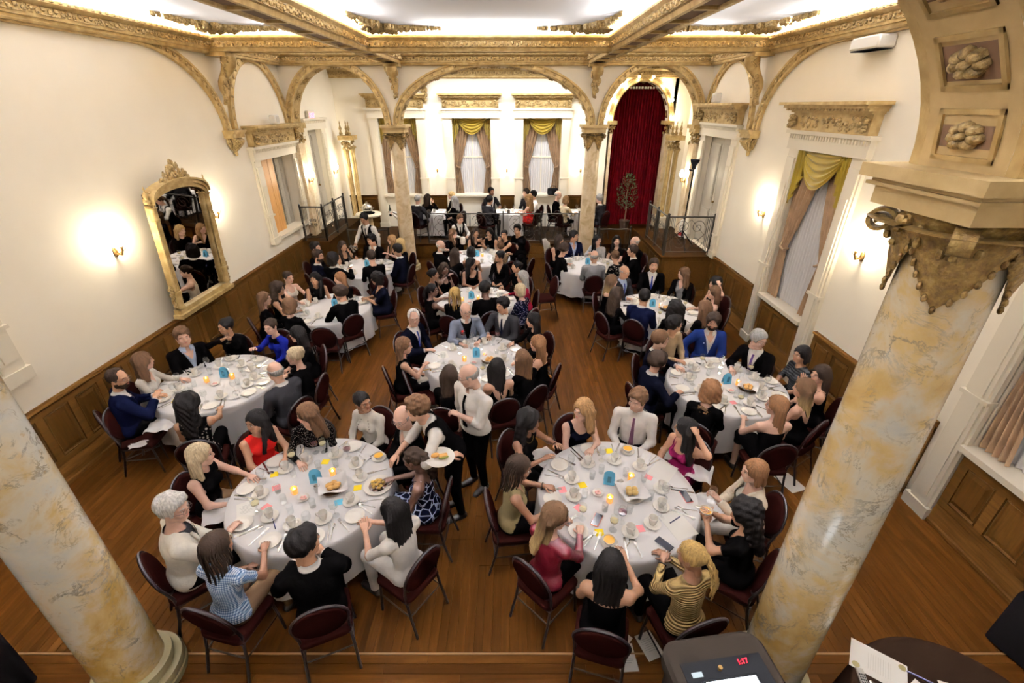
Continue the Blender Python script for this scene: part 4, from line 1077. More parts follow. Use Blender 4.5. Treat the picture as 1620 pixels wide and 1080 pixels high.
def specials():
    def P(k, proto, name, dx, dy, rz, label, cat, r=.04, g=None): put(k, proto, name, dx, dy, rz, label, cat, g, r, True)
    P('L1', STAND, 'table_card', .0, .09, .2, 'rounded blue folded card in the middle of the table the bending waiter serves', 'card', .05)
    P('L1', VOTIVE, 'votive_candle', -.14, -.07, 0, 'lit amber votive candle beside the pink butter dish', 'candle', .035)
    P('L1', VOTIVE, 'votive_candle', .14, .17, 0, 'lit amber votive candle behind the bread basket with folded napkin', 'candle', .035)
    P('L1', BASKET, 'bread_basket', .21, -.02, .4, 'dark bread basket with white napkin and brown rolls, near blue card', 'basket', .115)
    P('L1', BUTTER, 'butter_dish', -.03, -.14, 0, 'small white dish of pink-wrapped butter pats near a votive', 'dish', .055)
    P('L1', CREAMER, 'creamer_jug', .07, -.05, 2, 'small steel creamer jug in front of the blue card, bending waiter table', 'jug', .03)
    for n, x, y, a, me, c in (('L1', -.45, .18, .3, YEL, 'yellow card lying near the red-dress woman'), ('L1', -.01, .36, 0, YEL, 'yellow card lying behind the blue folded card'), ('L1', -.35, .0, .5, PNK, 'pink card lying near the blonde woman in black'), ('L1', -.33, -.24, 1.1, PNK, 'pink card lying beside the printed menu sheet'), ('L1', .31, -.18, .4, BLU, 'light blue card lying in front of the bread basket'), ('L1', .43, .0, .2, YEL, 'yellow card propped against the cup by the potato plate'),
        ('R1', -.51, .03, .2, PNK, 'pink card beside the woman with long dark curls'), ('R1', -.38, -.19, .7, PNK, 'pink card between cup and edge, near the red-satin woman'), ('R1', .36, .2, -.6, PNK, 'pink card tucked by the printed sheets'), ('R1', .12, -.42, .15, PNK, 'pink card lying between two goblets at the near edge'), ('R1', -.31, .09, .3, YEL, 'yellow card under a coffee saucer'), ('R1', .04, .58, .1, YEL, 'yellow card near the man with the plum tie'), ('R1', -.24, -.46, .05, YEL, 'yellow card beside the orange phone')):
        P(n, me, 'note_card', x, y, a, c, 'card', .035)
    P('L1', REDWINE, 'wine_glass', -.16, .50, 0, 'stemmed glass of red wine before the sequined-top woman', 'wine glass', .04)
    P('L1', REDWINE, 'wine_glass', .21, .42, 0, 'stemmed glass of red wine before the cream-sweater woman', 'wine glass', .04)
    for k, x, y, c in (('L1', .53, .41, 'white cup of orange soup near the waiter\'s outstretched arm'), ('R1', .23, .57, 'white cup of orange soup before the man with plum tie'), ('R1', -.18, -.57, 'white cup of orange soup before the dark-haired woman with bare shoulders')):
        P(k, SOUPCUP, 'soup_cup', x, y, 0, c, 'soup cup', .075)
    P('L1', POTATO, 'potato_plate', .62, .02, 0, 'white plate heaped with roast potatoes in dark sauce', 'plate', .13)
    P('L1', SHEET, 'menu_sheet', -.50, -.27, .5, 'printed white menu sheet by the man in the white dinner jacket', 'paper', .08)
    P('L1', PEN, 'pen', -.17, -.43, .6, 'navy pen near the braided woman in gingham', 'pen', .03)
    P('R1', STAND, 'table_card', -.05, .12, -.2, 'rounded blue folded card behind the plate of potato rolls', 'card', .05)
    P('R1', VOTIVE, 'votive_candle', .17, .16, 0, 'lit amber votive candle behind the platter of potato rolls', 'candle', .035)
    P('R1', VOTIVE, 'votive_candle', -.09, -.12, 0, 'lit amber votive candle in front of the platter of potato rolls', 'candle', .035)
    P('R1', ROLLS, 'bread_platter', .13, -.04, .3, 'white napkin-lined platter with four potato rolls', 'platter', .12)
    P('R1', BUTTER, 'butter_dish', -.18, -.02, 0, 'white oval dish of butter pats beside the blue card', 'dish', .05)
    P('R1', SUGAR, 'sugar_caddy', .05, .09, .4, 'white sugar caddy with sachets right of the blue card', 'caddy', .04)
    P('R1', phone((.62, .13, .05), 'orange_phone_case'), 'phone', -.24, -.33, -.5, 'orange patterned phone lying beside a yellow card', 'phone', .06)
    P('R1', phone((.015, .015, .018), 'black_phone_case'), 'phone', .28, -.58, .7, 'black phone lying near the woman with blond braids', 'phone', .06)
    P('R1', phone((.70, .22, .2), 'pink_phone_case'), 'phone', .64, -.06, .15, 'pink phone lying near the cream-blazer woman', 'phone', .06)
    P('R1', SHEETB, 'program_sheet', .52, .28, -.7, 'stack of printed sheets near the woman in magenta', 'paper', .12)
    P('R1', SHEETB, 'program_sheet', .46, -.38, .35, 'white booklet with pen near the soup-eating woman', 'paper', .1)
    P('R1', PEN, 'pen', .45, -.33, -1.0, 'dark pen lying on the white booklet', 'pen', .01)
    P('R1', REDWINE, 'wine_glass', -.03, -.35, 0, 'stemmed glass of red wine beside the orange phone', 'wine glass', .04)
    for k, dx, dy in (('C', 0, .05), ('L2', .02, .12), ('R2', .02, .03), ('C2', -.1, .1), ('C3', -.05, .1), ('L3', .1, .08), ('L4', .05, .12), ('R3', -.05, .1), ('R4', 0, .12)):
        P(k, STAND, 'table_card', dx, dy, .3*dx*10, 'blue rounded folded card on '+TNAME[k], 'card', .05)
        P(k, VOTIVE, 'votive_candle', dx+.13, dy-.05, 0, 'lit amber votive candle right of the blue card, '+TNAME[k], 'candle', .035)
        if k in ('C', 'L2', 'C2', 'R2'):
            P(k, VOTIVE, 'votive_candle', dx-.16, dy-.14, 0, 'lit amber votive candle left of the blue card, '+TNAME[k], 'candle', .035)
            P(k, BUTTER, 'butter_dish', dx-.02, dy-.2, 0, 'small butter dish on '+TNAME[k], 'dish', .055)
        if k in ('R3', 'R2', 'C', 'L3'): P(k, BASKET, 'bread_basket', dx+.2, dy-.17, 1, 'napkin-lined bread basket on '+TNAME[k], 'basket', .11)
    for k, x, y, c in (('C', -.24, .56, 'stemmed glass of red wine before the grey-blazer man'), ('C', .30, .55, 'stemmed glass of red wine before the young man in dark suit')): P(k, REDWINE, 'wine_glass', x, y, 0, c, 'wine glass', .04)
    P('C2', YEL, 'note_card', -.17, -.35, .2, 'yellow card on the table with the polka-dot woman', 'card', .04); P('C', YEL, 'note_card', -.02, -.47, .1, 'yellow card on the centre table by the strappy-back woman', 'card', .04)
    P('L2', YEL, 'note_card', -.28, -.45, .3, 'yellow card by the curly-haired woman below the mirror', 'card', .04)
    P('L2', SHEET, 'menu_sheet', -.52, -.28, .9, 'white menu sheet before the bearded man in navy', 'paper', .08); P('C', SHEET, 'menu_sheet', -.5, .1, .3, 'white menu sheet before the white-haired man with blue tie', 'paper', .08)
    P('R2', PNK, 'note_card', .2, -.12, .4, 'pink card beside the white bowl on the blue-suited man\'s table', 'card', .03); P('R2', PNK, 'note_card', -.08, -.42, .2, 'pink card at the near edge of the blue-suited man\'s table', 'card', .03)
    P('R3', SHEETB, 'program_sheet', -.3, .38, .3, 'white sheet standing out before the bald man with blue tie', 'paper', .1)
    P('R3', phone((.015, .015, .018), 'black_phone_case'), 'phone', -.5, .12, 1.4, 'black phone on the table before the landing box', 'phone', .06)
SOUPCUP = [('saucer', SAUCER), ('cup', MB().lathe([(.03, .008), (.034, .012), (.05, .045), (.053, .055), (.05, .055), (.045, .04), (.03, .016), (0, .014)], 20).mesh('cup', M_CHINA, 60)), ('soup', MB().lathe([(.0455, .042), (.0, .043)], 20).mesh('soup', M_SOUP))]
_pot = mat('roast_potato', (.42, .24, .04), .5, nodes=_cloth((.46, .27, .05), .5, 50, .3))
POTATO = [('plate', DINNER), ('sauce', MB().lathe([(0, .012), (.085, .012), (.0, .020)], 20).mesh('sauce', mat('dark_gravy', (.035, .012, .004), .25)))]
_r = random.Random(8)
for k in range(11): a = k*2.4; q = .062*sqrt((k+.5)/11); POTATO.append(('potato', MB().ell((q*cos(a), q*sin(a), .034+.018*(k < 4)), (.021, .017, .015), 9, 6).mesh('potato', _pot, 180)))
ROLLS = [('platter', plate_me(.12))]
ROLLS.append(('bread_napkin', BASKET[1][1]))
for k in range(4): a = k*1.6+.4; ROLLS.append(('potato_roll', MB().ell((.036*cos(a), .032*sin(a), .058), (.033, .028, .026), 12, 8).mesh('potato_roll', mat('golden_roll', (.50, .33, .12), .55, nodes=_cloth((.54, .36, .14), .65, 40, .2)), 180)))
specials()
def settings(k, angs, detail):
    """place setting for each seat angle (radians about the table centre)"""
    rr = random.Random(sum(map(ord, k)))
    T = TNAME[k]; j = lambda q=.02: rr.uniform(-q, q)
    fr = []
    for a in sorted(angs):
        d = np.array([cos(a), sin(a)]); s = np.array([-sin(a), cos(a)])
        fr.append((a+pi/2, lambda r, t, d=d, s=s: (float((d*r+s*t)[0]), float((d*r+s*t)[1]))))
    for rz, at in fr:
        for t in (.09, -.09, .14, 0):
            x, y = at(.43+j(.03), t+j(.015))
            if free(k, x, y, .062):
                put(k, SAUCER, 'saucer', x, y, 0, 'white saucer under a coffee cup on '+T, 'saucer', 'saucers on '+T, .064, True); put(k, CUP, 'coffee_cup', x, y, rr.uniform(0, 6), 'tall white coffee cup on '+T, 'cup', 'coffee cups on '+T, .01, True, .007); break
    for rz, at in fr:
        for r_ in (.62, .60, .57):
            x, y = at(r_, j(.03))
            if put(k, PLATE, 'side_plate', x, y, 0, 'round white side plate at a seat of '+T, 'plate', 'side plates on '+T, .075): break
    for rz, at in fr:
        x, y = at(.60+j(), .112+j(.01)); put(k, KNIFE, 'table_knife', x, y, rz+j(.3), 'steel table knife on '+T, 'knife', 'knives on '+T, .006)
        x, y = at(.60+j(), -.112+j(.01)); put(k, FORK, 'table_fork', x, y, rz+j(.3), 'steel fork on '+T, 'fork', 'forks on '+T, .006)
        if detail:
            x, y = at(.59+j(), .142+j(.01)); put(k, SPOON, 'table_spoon', x, y, rz+j(.4), 'steel spoon on '+T, 'spoon', 'spoons on '+T, .006)
        for t in (-.06, .02, -.12):
            x, y = at(.47+j(.04), t+j(.03))
            if put(k, GOBLET if rr.random() < .75 else WHITEWINE, 'goblet', x, y, 0, 'clear stemmed goblet on '+T, 'glass', 'goblets on '+T, .034): break
        if detail and rr.random() < .8:
            x, y = at(.29+j(.04), .0+j(.06)); put(k, TUMBLER, 'water_tumbler', x, y, 0, 'small clear tumbler on '+T, 'glass', 'tumblers on '+T, .03)
        if detail and rr.random() < .6:
            x, y = at(.55+j(.04), -.17+j(.03)); put(k, NAPK, 'napkin', x, y, rr.uniform(0, 3), 'crumpled white napkin on '+T, 'napkin', 'napkins on '+T, .045)

# ================================================================ WALL FIXTURES
def sconce(T, label):
    p = T @ Vector((0, 0, 0)); o = empty('wall_sconce', tuple(p), label=label, cat='sconce'); M = Matrix.Translation(-p) @ T
    MB().ell((0, .015, -.12), (.035, .02, .075), 10, 6, 0, M).build('backplate', M_BRASS, o)
    MB().tube([(0, .03, -.15), (0, .09, -.16), (0, .115, -.10), (0, .11, -.05)], [.014, .016, .014, .02], 8, 0, True, M).tube([(0, .06, -.14), (.07, .09, -.11), (.10, .10, -.04)], .007, 6, 0, True, M).tube([(0, .06, -.14), (-.07, .09, -.11), (-.10, .10, -.04)], .007, 6, 0, True, M).build('bracket_arm', M_BRASS, o)
    MB().lathe([(.012, -.05), (.035, -.03), (.045, .02), (.038, .07), (.018, .11), (.0, .13)], 14, (0, .11, 0), 0, M).build('lit_shade', mat('sconce_shade', (1, .9, .75), .4, emit=(1, .87, .64), es=95), o)
    return o
for (T, l) in ((TLl(5.9), 'on the wall left of the mirror'), (TLl(8.12), 'on the wall right of the mirror'), (TRr(8.28), 'between grey door and draped window'), (TRr(5.7), 'behind the large column capital'),
               (TBk(-2.34), 'on the end wall, left of the middle window'), (TBk(-.16), 'on the end wall between two windows'), (TBk(2.15), 'on the end wall beside the red curtain')):
    sconce(T @ Matrix.Translation((0, 0, 2.36 if 'end' not in l else 2.28)), 'lit brass sconce '+l)
sconce(Matrix.Translation((XL+.17, YA, 2.42)) @ Matrix.Rotation(-pi/2, 4, 'Z'), 'lit brass sconce on the left marble pilaster')
sconce(Matrix.Translation((XL+.01, 14.2, 2.35)) @ Matrix.Rotation(-pi/2, 4, 'Z'), 'lit brass sconce beyond the tall grey door')
sconce(Matrix.Translation((XR-.17, YA, 2.42)) @ Matrix.Rotation(pi/2, 4, 'Z'), 'lit brass sconce on the right marble pilaster')
# ---- mirror (leans slightly into the room)
def wall_mirror():
    T = Matrix.Translation((XL+.10, 7.06, 1.06)) @ Matrix.Rotation(-pi/2, 4, 'Z') @ Matrix.Rotation(radians(-3.5), 4, 'X')
    o = empty('wall_mirror', (XL+.10, 7.06, 1.06), label='tall gilt-framed mirror with carved crest reflecting the diners', cat='mirror')
    M = Matrix.Translation((-(XL+.10), -7.06, -1.06)) @ T; w, h = .70, 1.92
    # glass with shallow arched top
    pts = [(-w+.1, .12), (w-.1, .12), (w-.1, h-.32)] + [((w-.1)*cos(a), h-.32+.20*sin(a)) for a in np.linspace(.1, pi-.1, 14)] + [(-w+.1, h-.32)]
    MB().add([(x, .045, z) for x, z in pts], [tuple(range(len(pts)))[::-1]], 0, M).build('mirror_glass', M_MIRROR, o, smooth=0)
    MB().bx(-w+.06, w-.06, 0, .04, .1, h-.1, 0, M).build('backboard', M_WAIN, o, smooth=0)
    for s in (-1, 1):
        m = MB(); m.bx(s*(w-.10)-.05, s*(w-.10)+.05, 0, .08, .15, h-.25, 0, M)
        for q in (-.035, 0, .035): m.tube([(s*(w-.08)+q, .10, .42), (s*(w-.08)+q, .10, h-.42)], .016, 8, 0, True, M)
        m.lathe([(.06, 0), (.065, .03), (.05, .06), (.055, .22), (.065, .25), (.06, .28)], 12, (s*(w-.08), .08, .14), 0, M).lathe([(.05, 0), (.06, .03), (.05, .05), (.05, .16), (.07, .19)], 12, (s*(w-.08), .08, h-.46), 0, M)
        m.build('frame_stile', M_GOLD, o)
        m = MB(); m.lathe([(.04, 0), (.05, .03), (.02, .06), (.035, .10), (.03, .14), (.008, .17), (.012, .2), (0, .24)], 10, (s*(w-.04), .07, h-.22), 0, M).build('urn_finial', M_GOLD, o)
        g = MB(); rr = random.Random(3)
        for k in range(12): g.ell((s*(w+.01)+rr.uniform(-.03, .03), .07, .18+.03*k), (.025, .025, .03), 6, 4, 0, M)
        g.build('side_scroll', M_GOLDC, o)
    m = MB(); m.bx(-w-.02, w+.02, 0, .14, 0, .06, 0, M).bx(-w+.02, w-.02, 0, .10, .06, .13, 0, M); m.build('frame_base', M_GOLD, o, smooth=0)
    m = MB(); n = 26
    for (r1, r2, d) in ((0, .06, .10), (.06, .11, .13), (.11, .14, .16)):
        V = []; F = []
        for i in range(n+1):
            a = pi*i/n; x = (w-.08)*cos(a); zz = h-.34+.24*max(0, sin(a))**.8
            for rr_, y in ((r1, 0), (r1, d), (r2, d), (r2, 0)): V.append((x*(1+rr_*.3), y, zz+rr_))
        for i in range(n):
            for j in range(4): F.append((4*i+j, 4*i+(j+1) % 4, 4*i+4+(j+1) % 4, 4*i+4+j))
        m.add(V, F, 0, M)
    m.build('frame_head', M_GOLD, o)
    g = MB(); rr = random.Random(5)
    for i in range(70):
        t = rr.random()**1.5; x = rr.choice((-1, 1))*.30*t; z = h+.02+rr.random()*.27*(1-t)
        s = rr.uniform(.018, .04); g.ell((x, .08+rr.uniform(-.03, .04), z), (s, s*.7, s*1.3), 6, 4, 0, M)
    for s in (-1, 1): 
        for k in range(8): g.ell((s*(.3+.04*k), .08, h-.0-.012*k), (.03, .025, .022), 6, 4, 0, M)
    g.build('carved_crest', M_GOLDC, o)
wall_mirror()
# ---- small wall boxes
def wallbox(T, w, d, h, label, nm, cat, mt=None):
    p = T @ Vector((0, 0, 0)); o = empty(nm, tuple(p), label=label, cat=cat); M = Matrix.Translation(-p) @ T
    MB().cbx(-w/2, w/2, .02, d, 0, h, .02, 0, M).build('case', mt or M_WHITE, o); MB().bx(-w/2+.03, w/2-.03, d, d+.006, .03, h-.03, 0, M).build('front_grille', mat('pale_grille', (.6, .57, .5), .7), o); MB().bx(-.03, .03, 0, .03, .03, h-.03, 0, M).build('wall_plate', M_WHITE, o)
wallbox(TLl(10.9) @ Matrix.Translation((.1, .1, 3.6)), .2, .16, .18, 'small white speaker on the hood over the pine-boarded window', 'wall_speaker', 'speaker')
wallbox(TRr(10.8) @ Matrix.Translation((.1, .1, 4.01)), .2, .16, .18, 'small white speaker on the hood over the grey double door', 'wall_speaker', 'speaker')
wallbox(TBk(-.62) @ Matrix.Translation((0, 0, 4.13)), .2, .14, .2, 'small white speaker on the end wall between two hoods', 'wall_speaker', 'speaker')
o = empty('air_vent_unit', (XR, 6.6, 4.56), label='white plastic vent unit high on the window wall with dark slot', cat='vent')
MB().cbx(-.22, 0, -.26, .26, 0, .14, .02).build('housing', M_WHITE, o); MB().bx(-.20, -.02, -.24, .24, -.012, .002).build('dark_slot', M_BLACK, o)
o = empty('smoke_detector', (-1.23, YB-.005, 4.27), label='flat white smoke detector above the middle end-wall window', cat='detector')
MB().lathe([(.09, 0), (.09, .03), (.05, .045), (0, .045)], 18, (0, 0, 0), 0, Matrix.Rotation(pi/2, 4, 'X')).build('detector_disc', M_WHITE, o); MB().lathe([(.03, .045), (.03, .05), (0, .05)], 12, (0, 0, 0), 0, Matrix.Rotation(pi/2, 4, 'X')).build('sensor', mat('pale_grille', (.6, .57, .5), .7), o)
# exit sign with lit red letters
def text_mesh(body, size, mt, name, M):
    cu = bpy.data.curves.new(name, 'FONT'); cu.body = body; cu.size = size; cu.extrude = .004; cu.align_x = 'CENTER'; cu.align_y = 'CENTER'
    ob = bpy.data.objects.new(name, cu); COL.objects.link(ob); dg = bpy.context.evaluated_depsgraph_get(); me = bpy.data.meshes.new_from_object(ob.evaluated_get(dg)); bpy.data.objects.remove(ob)
    me.transform(M); me.materials.clear(); me.materials.append(mt); me.name = name; return me
o = empty('exit_sign', (XL+.02, 13.1, 3.72), label='white exit sign with glowing red letters above the tall grey door', cat='sign')
MB().cbx(0, .08, -.20, .20, -.12, .12, .01).build('sign_box', M_WHITE, o)
_red = mat('exit_red_glow', (.8, .05, .05), .5, emit=(1, .10, .14), es=2.5)
link('sign_letters', text_mesh('EXIT', .17, _red, 'sign_letters', Matrix.Translation((.085, 0, 0)) @ Matrix.Rotation(pi/2, 4, 'Z') @ Matrix.Rotation(pi/2, 4, 'X')), o)

# ================================================================ STAGE ARCH, VELVET CURTAIN, PLANT, GILT PILLARS
SCX, SA = 3.85, .82
o = empty('stage_arch', (SCX, YB, 0), label='gilt coffered arch framing the red stage curtain', kind=ST)
m = MB(); n = 30; V = []; F = []
for i in range(n+1):
    a = pi*i/n; u, z = SA*cos(a), ZSPR+1.03*sin(a); V += [(u, 0, z), (u, 0, 4.78), (u, .28, z)]
for i in range(n): k = 3*i; F += [(k, k+1, k+4, k+3), (k, k+3, k+5, k+2)]
m.add(V, F); m.bx(-.96, -SA, 0, .25, ZSPR, 4.78).bx(SA, 1.0, 0, .25, ZSPR, 4.78); m.build('arch_spandrel', M_WALL, o)
m = MB(); band_arch(m, arch_pts(0, SA, 1.03, ZSPR, 40), lambda u, z: (u, 0, z), (0, -1, 0), ARP); m.build('archivolt', M_GOLD, o)
for i in range(9):
    a = pi*(i+.5)/9; m = MB(); u, z = SA*cos(a)*.985, ZSPR+1.03*sin(a)*.985
    T = Matrix.Translation((u, .13, z)) @ Matrix.Rotation(-a+pi/2, 4, 'Y'); m.bx(-.10, .10, -.08, .08, -.012, .006, 0, T).ell((0, 0, -.01), (.05, .04, .02), 8, 4, 1, T); m.build('soffit_coffer', [M_COFF, M_GOLDC], o)
for s in (-1, 1):
    MB().bx(s*SA-.07 if s < 0 else SA-.0, s*SA+.0 if s < 0 else SA+.10, -.05, .28, ZP, 3.2).build('jamb_pilaster', M_MARBLEB, o, smooth=0)
    q = MB(); leafy(q, (s*(SA+.03), .05, 3.34), (.09, .1, .13), 9, 30); q.build('capital', M_GOLDC, o); MB().bx(s*(SA+.03)-.14, s*(SA+.03)+.14, -.12, .28, 3.45, ZSPR).build('impost', M_GOLD, o, smooth=0)
_gb = MB().ell((0, 0, 0), (.04, .04, .04), 10, 6).mesh('globe_bulb', mat('stage_bulb', (1, .9, .7), .4, emit=(1, .85, .6), es=55))
for i in range(8):
    a = pi*(.02+.96*i/7); link('globe_bulb', _gb, None, (SCX+(SA+.14)*cos(a), YB-.10, ZSPR+1.17*sin(a)), label='round lit bulb on the arch over the red curtain, number %s from the right' % ['one', 'two', 'three', 'four', 'five', 'six', 'seven', 'eight'][i], cat='bulb', group='bulbs around the stage arch')
def vel(u, v):
    x = 3.0+1.8*u; return (x, 15.52+.04*sin(u*2*pi*21)+.018*sin(u*2*pi*47+v*2), ZP+4.2*v)
o = empty('stage_curtain', (3.9, 15.52, ZP), label='deep red velvet curtain with vertical folds filling the stage arch', cat='curtain')
q = MB().grid(vel, 260, 6); q.V[0] -= np.array([3.9, 15.52, ZP]); q.build('velvet_drop', M_VELVET, o, smooth=180)
MB().bx(-.95, .95, -.02, .02, 4.0, 4.06).build('curtain_rail', M_STEEL, o, smooth=0)
MB().bx(2.8, 5.3, 15.62, 15.7, 0, ZC).build('wall_stage_rear', M_WALL, label='dark back wall behind the red curtain', kind=ST)
def gilt_cluster(x, y, label):
    o = empty('clustered_gilt_pillar', (x, y, ZP), label=label, cat='pillar')
    MB().bx(-.17, .17, -.17, .17, 0, .45).bx(-.2, .2, -.2, .2, .42, .47).build('pedestal', M_TRIM, o, smooth=0)
    for i, (a, b) in enumerate(((-.09, -.09), (.09, -.09), (-.09, .09), (.09, .09))):
        MB().lathe([(.055, .47), (.06, .5), (.042, .54), (.04, 2.3), (.055, 2.36), (.06, 2.4)], 12, (a, b, 0)).build('gilt_shaft', M_GOLD, o)
    q = MB(); leafy(q, (0, 0, 2.52), (.15, .15, .12), 3, 40); q.build('leaf_capital', M_GOLDC, o); MB().bx(-.22, .22, -.22, .22, 2.66, 2.78).build('abacus', M_GOLD, o, smooth=0)
    for (a, b) in ((-.14, -.1), (.1, -.1), (0, 0)): MB().lathe([(.05, 2.78), (.055, 2.84), (.02, 2.9), (.045, 2.96), (.012, 3.06), (.02, 3.1), (0, 3.18)], 10, (a, b, 0)).build('spire_finial', M_GOLDC, o)
gilt_cluster(4.78, 14.6, 'gilt clustered pillar with spires beside the red curtain')
gilt_cluster(-4.85, 14.7, 'gilt clustered pillar with spires in the far left corner')
def ficus(x, y, label):
    o = empty('potted_ficus', (x, y, ZP), label=label, cat='plant'); rr = random.Random(12)
    MB().lathe([(.12, 0), (.16, .26), (.17, .28), (.15, .28), (.14, .24), (0, .24)], 20).build('pot', mat('dark_pot', (.05, .03, .02), .5), o)
    MB().tube([(0, 0, .2), (.02, .0, .6), (-.02, .02, 1.0), (.02, 0, 1.5)], [.022, .02, .016, .008], 8).build('trunk', mat('ficus_bark', (.12, .08, .05), .8), o)
    m = MB()
    for i in range(420):
        t = rr.random(); z = .62+1.05*t; R = .30*sin(pi*(.18+.75*t))+.05; a = rr.uniform(0, 6.28); q = R*sqrt(rr.random())
        T = Matrix.Translation((q*cos(a), q*sin(a), z)) @ Matrix.Rotation(rr.uniform(0, 6.28), 4, 'Z') @ Matrix.Rotation(rr.uniform(.3, 1.5), 4, 'X')
        L = rr.uniform(.05, .085); m.add([(0, 0, 0), (L*.3, L*.45, .006), (0, L, -.01), (-L*.3, L*.45, .006)], [(0, 1, 2, 3)], 0, T)
    m.build('foliage', mat('ficus_leaf', (.035, .060, .018), .45), o, smooth=0, kind='stuff')
ficus(3.62, 14.85, 'small potted ficus tree standing before the red curtain')
# ---- urn table by the left stairs
o = empty('pedestal_table', (-4.3, 13.9, ZP), label='small cream pedestal table holding a silver urn', cat='table')
MB().lathe([(.25, 0), (.26, .05), (.12, .1), (.10, .55), (.2, .62)], 20).build('pedestal', M_MARBLEB, o); MB().lathe([(0, .62), (.36, .62), (.38, .66), (.36, .70), (0, .70)], 28).build('round_top', M_TRIM, o)
o = empty('silver_urn', (-4.3, 13.85, ZP+.70), label='silver urn on black tray atop the cream pedestal table', cat='urn')
MB().lathe([(.2, 0), (.21, .02), (0, .03)], 20).build('black_tray', M_BLACK, o); MB().lathe([(.10, .03), (.15, .10), (.15, .2), (.1, .26), (.03, .3), (.03, .33), (0, .34)], 18).tube([(.14, 0, .2), (.2, 0, .16), (.14, 0, .12)], .01, 6).tube([(-.14, 0, .2), (-.2, 0, .16), (-.14, 0, .12)], .01, 6).build('urn_body', M_STEEL, o)
# ---- lamp on tripod
def lamp_stand():
    o = empty('studio_lamp_stand', (3.98, 10.65, ZL), label='black studio lamp on a tripod on the landing by the grey door', cat='lamp stand')
    MB().tube([(0, 0, .2), (.05, .1, 1.75)], .014, 8).build('pole', M_BLACK, o)
    for k in range(3): a = 2*pi*k/3+.5; MB().tube([(0, 0, .42), (.42*cos(a), .42*sin(a), .012)], .011, 7).tube([(0, 0, .2), (.2*cos(a), .2*sin(a), .21)], .006, 6).build('tripod_leg', M_BLACK, o)
    MB().lathe([(.04, 0), (.045, .08), (.09, .15), (.10, .2), (.09, .2), (0, .1)], 14, (.05, .1, 1.75)).build('lamp_head', M_BLACK, o); MB().tube([(.05, .1, 1.72), (-.05, .1, 1.74)], .018, 6).build('tilt_bracket', M_BLACK, o)
lamp_stand()
# fire extinguisher by the landing
o = empty('fire_extinguisher', (4.36, 11.75, ZL), label='pale fire extinguisher with red band in the landing corner', cat='extinguisher')
MB().lathe([(.06, 0), (.07, .02), (.07, .36), (.04, .42), (.02, .44)], 14).build('cylinder_body', M_WHITE, o); MB().lathe([(.071, .03), (.071, .12)], 14, cap=False).build('red_band', mat('red_paint', (.35, .02, .02), .4), o); MB().tube([(0, 0, .44), (.05, 0, .5), (.12, 0, .46), (.1, 0, .2)], .012, 6).build('hose', M_BLACK, o)

# ================================================================ NEAR EQUIPMENT
def rrect(w, d, r, z, n=6, cx=0, cy=0):
    P = []
    for (sx, sy, a0) in ((1, 1, 0), (-1, 1, pi/2), (-1, -1, pi), (1, -1, 1.5*pi)):
        for i in range(n+1): a = a0+pi/2*i/n; P.append((cx+sx*(w/2-r)+r*cos(a), cy+sy*(d/2-r)+r*sin(a), z))
    return P
def loft(mb, rings, m=0, T=None, cap=True):
    n = len(rings[0]); V = [p for r in rings for p in r]; F = []
    for i in range(len(rings)-1):
        for j in range(n): F.append((i*n+j, i*n+(j+1) % n, (i+1)*n+(j+1) % n, (i+1)*n+j))
    if cap: F += [tuple(range(n))[::-1], tuple(range((len(rings)-1)*n, len(rings)*n))]
    return mb.add(V, F, m, T)
def equipment():
    T = Matrix.Translation((1.22, 1.30, 0)) @ Matrix.Rotation(.13, 4, 'Z')
    o = empty('podium_console', (1.22, 1.30, 0), .13, label='grey rounded podium console with red digital clock and lit screen', cat='podium')
    loft(MB(), [rrect(.58, .60, .09, 0), rrect(.58, .60, .09, .98), rrect(.62, .68, .10, 1.02), rrect(.62, .68, .10, 1.10), rrect(.58, .64, .09, 1.12)]).build('podium_body', mat('taupe_plastic', (.009, .0068, .0052), .95, spec=0.0), o)
    MB().bx(-.24, .24, -.34, .20, 1.11, 1.128).build('control_panel', M_BLACK, o, smooth=0)
    _s = mat('lit_laptop_screen', (.8, .85, .9), .3, emit=(.80, .90, 1.0), es=1.6)
    MB().cbx(-.16, .16, -.34, .10, 1.128, 1.14, .004).build('tablet_frame', M_BLACK, o); MB().bx(-.145, .145, -.33, .085, 1.14, 1.143).build('tablet_screen', _s, o, smooth=0)
    link('clock_digits', text_mesh('1:17', .038, mat('red_led', (.6, .02, .04), .4, emit=(1, .01, .03), es=1.1), 'clock_digits', Matrix.Translation((.12, .165, 1.131))), o)
    MB().bx(-.20, -.14, .12, .145, 1.128, 1.133).build('small_display', mat('dim_display', (.3, .35, .38), .4, emit=(.5, .6, .65), es=.25), o, smooth=0)
    MB().lathe([(.012, 1.128), (.012, 1.15), (0, 1.15)], 10, (-.03, .145, 0)).build('control_knob', M_BRASS, o)
equipment()
o = empty('side_table', (2.62, 1.25, 0), label='round side table covered in a dark brown cloth beside the column', cat='table')
MB().lathe([(0, .72), (.56, .72), (.57, .735), (.56, .75), (0, .75)], 40).build('tabletop', M_WAIN, o); MB().lathe([(.2, 0), (.2, .03), (.04, .05), (.04, .72)], 20).build('pedestal', M_CHAIRF, o)
link('tablecloth', (lambda me: me)(cloth_me(77, .6, .585)), None, (2.62, 1.25, .753), label='dark brown cloth draped over the round side table', cat='tablecloth').data.materials[0] = mat('dark_brown_cloth', (.006, .003, .002), .9, nodes=_cloth((.006, .0032, .002), .7), spec=0.0)
_sz = .7585
m = MB().cbx(-.105, .105, -.15, .15, 0, .0015, .0003, 0); m.ell((-.075, .115, .0016), (.022, .022, .0006), 10, 4, 1); m.ell((.075, -.125, .0016), (.022, .022, .0006), 10, 4, 1)
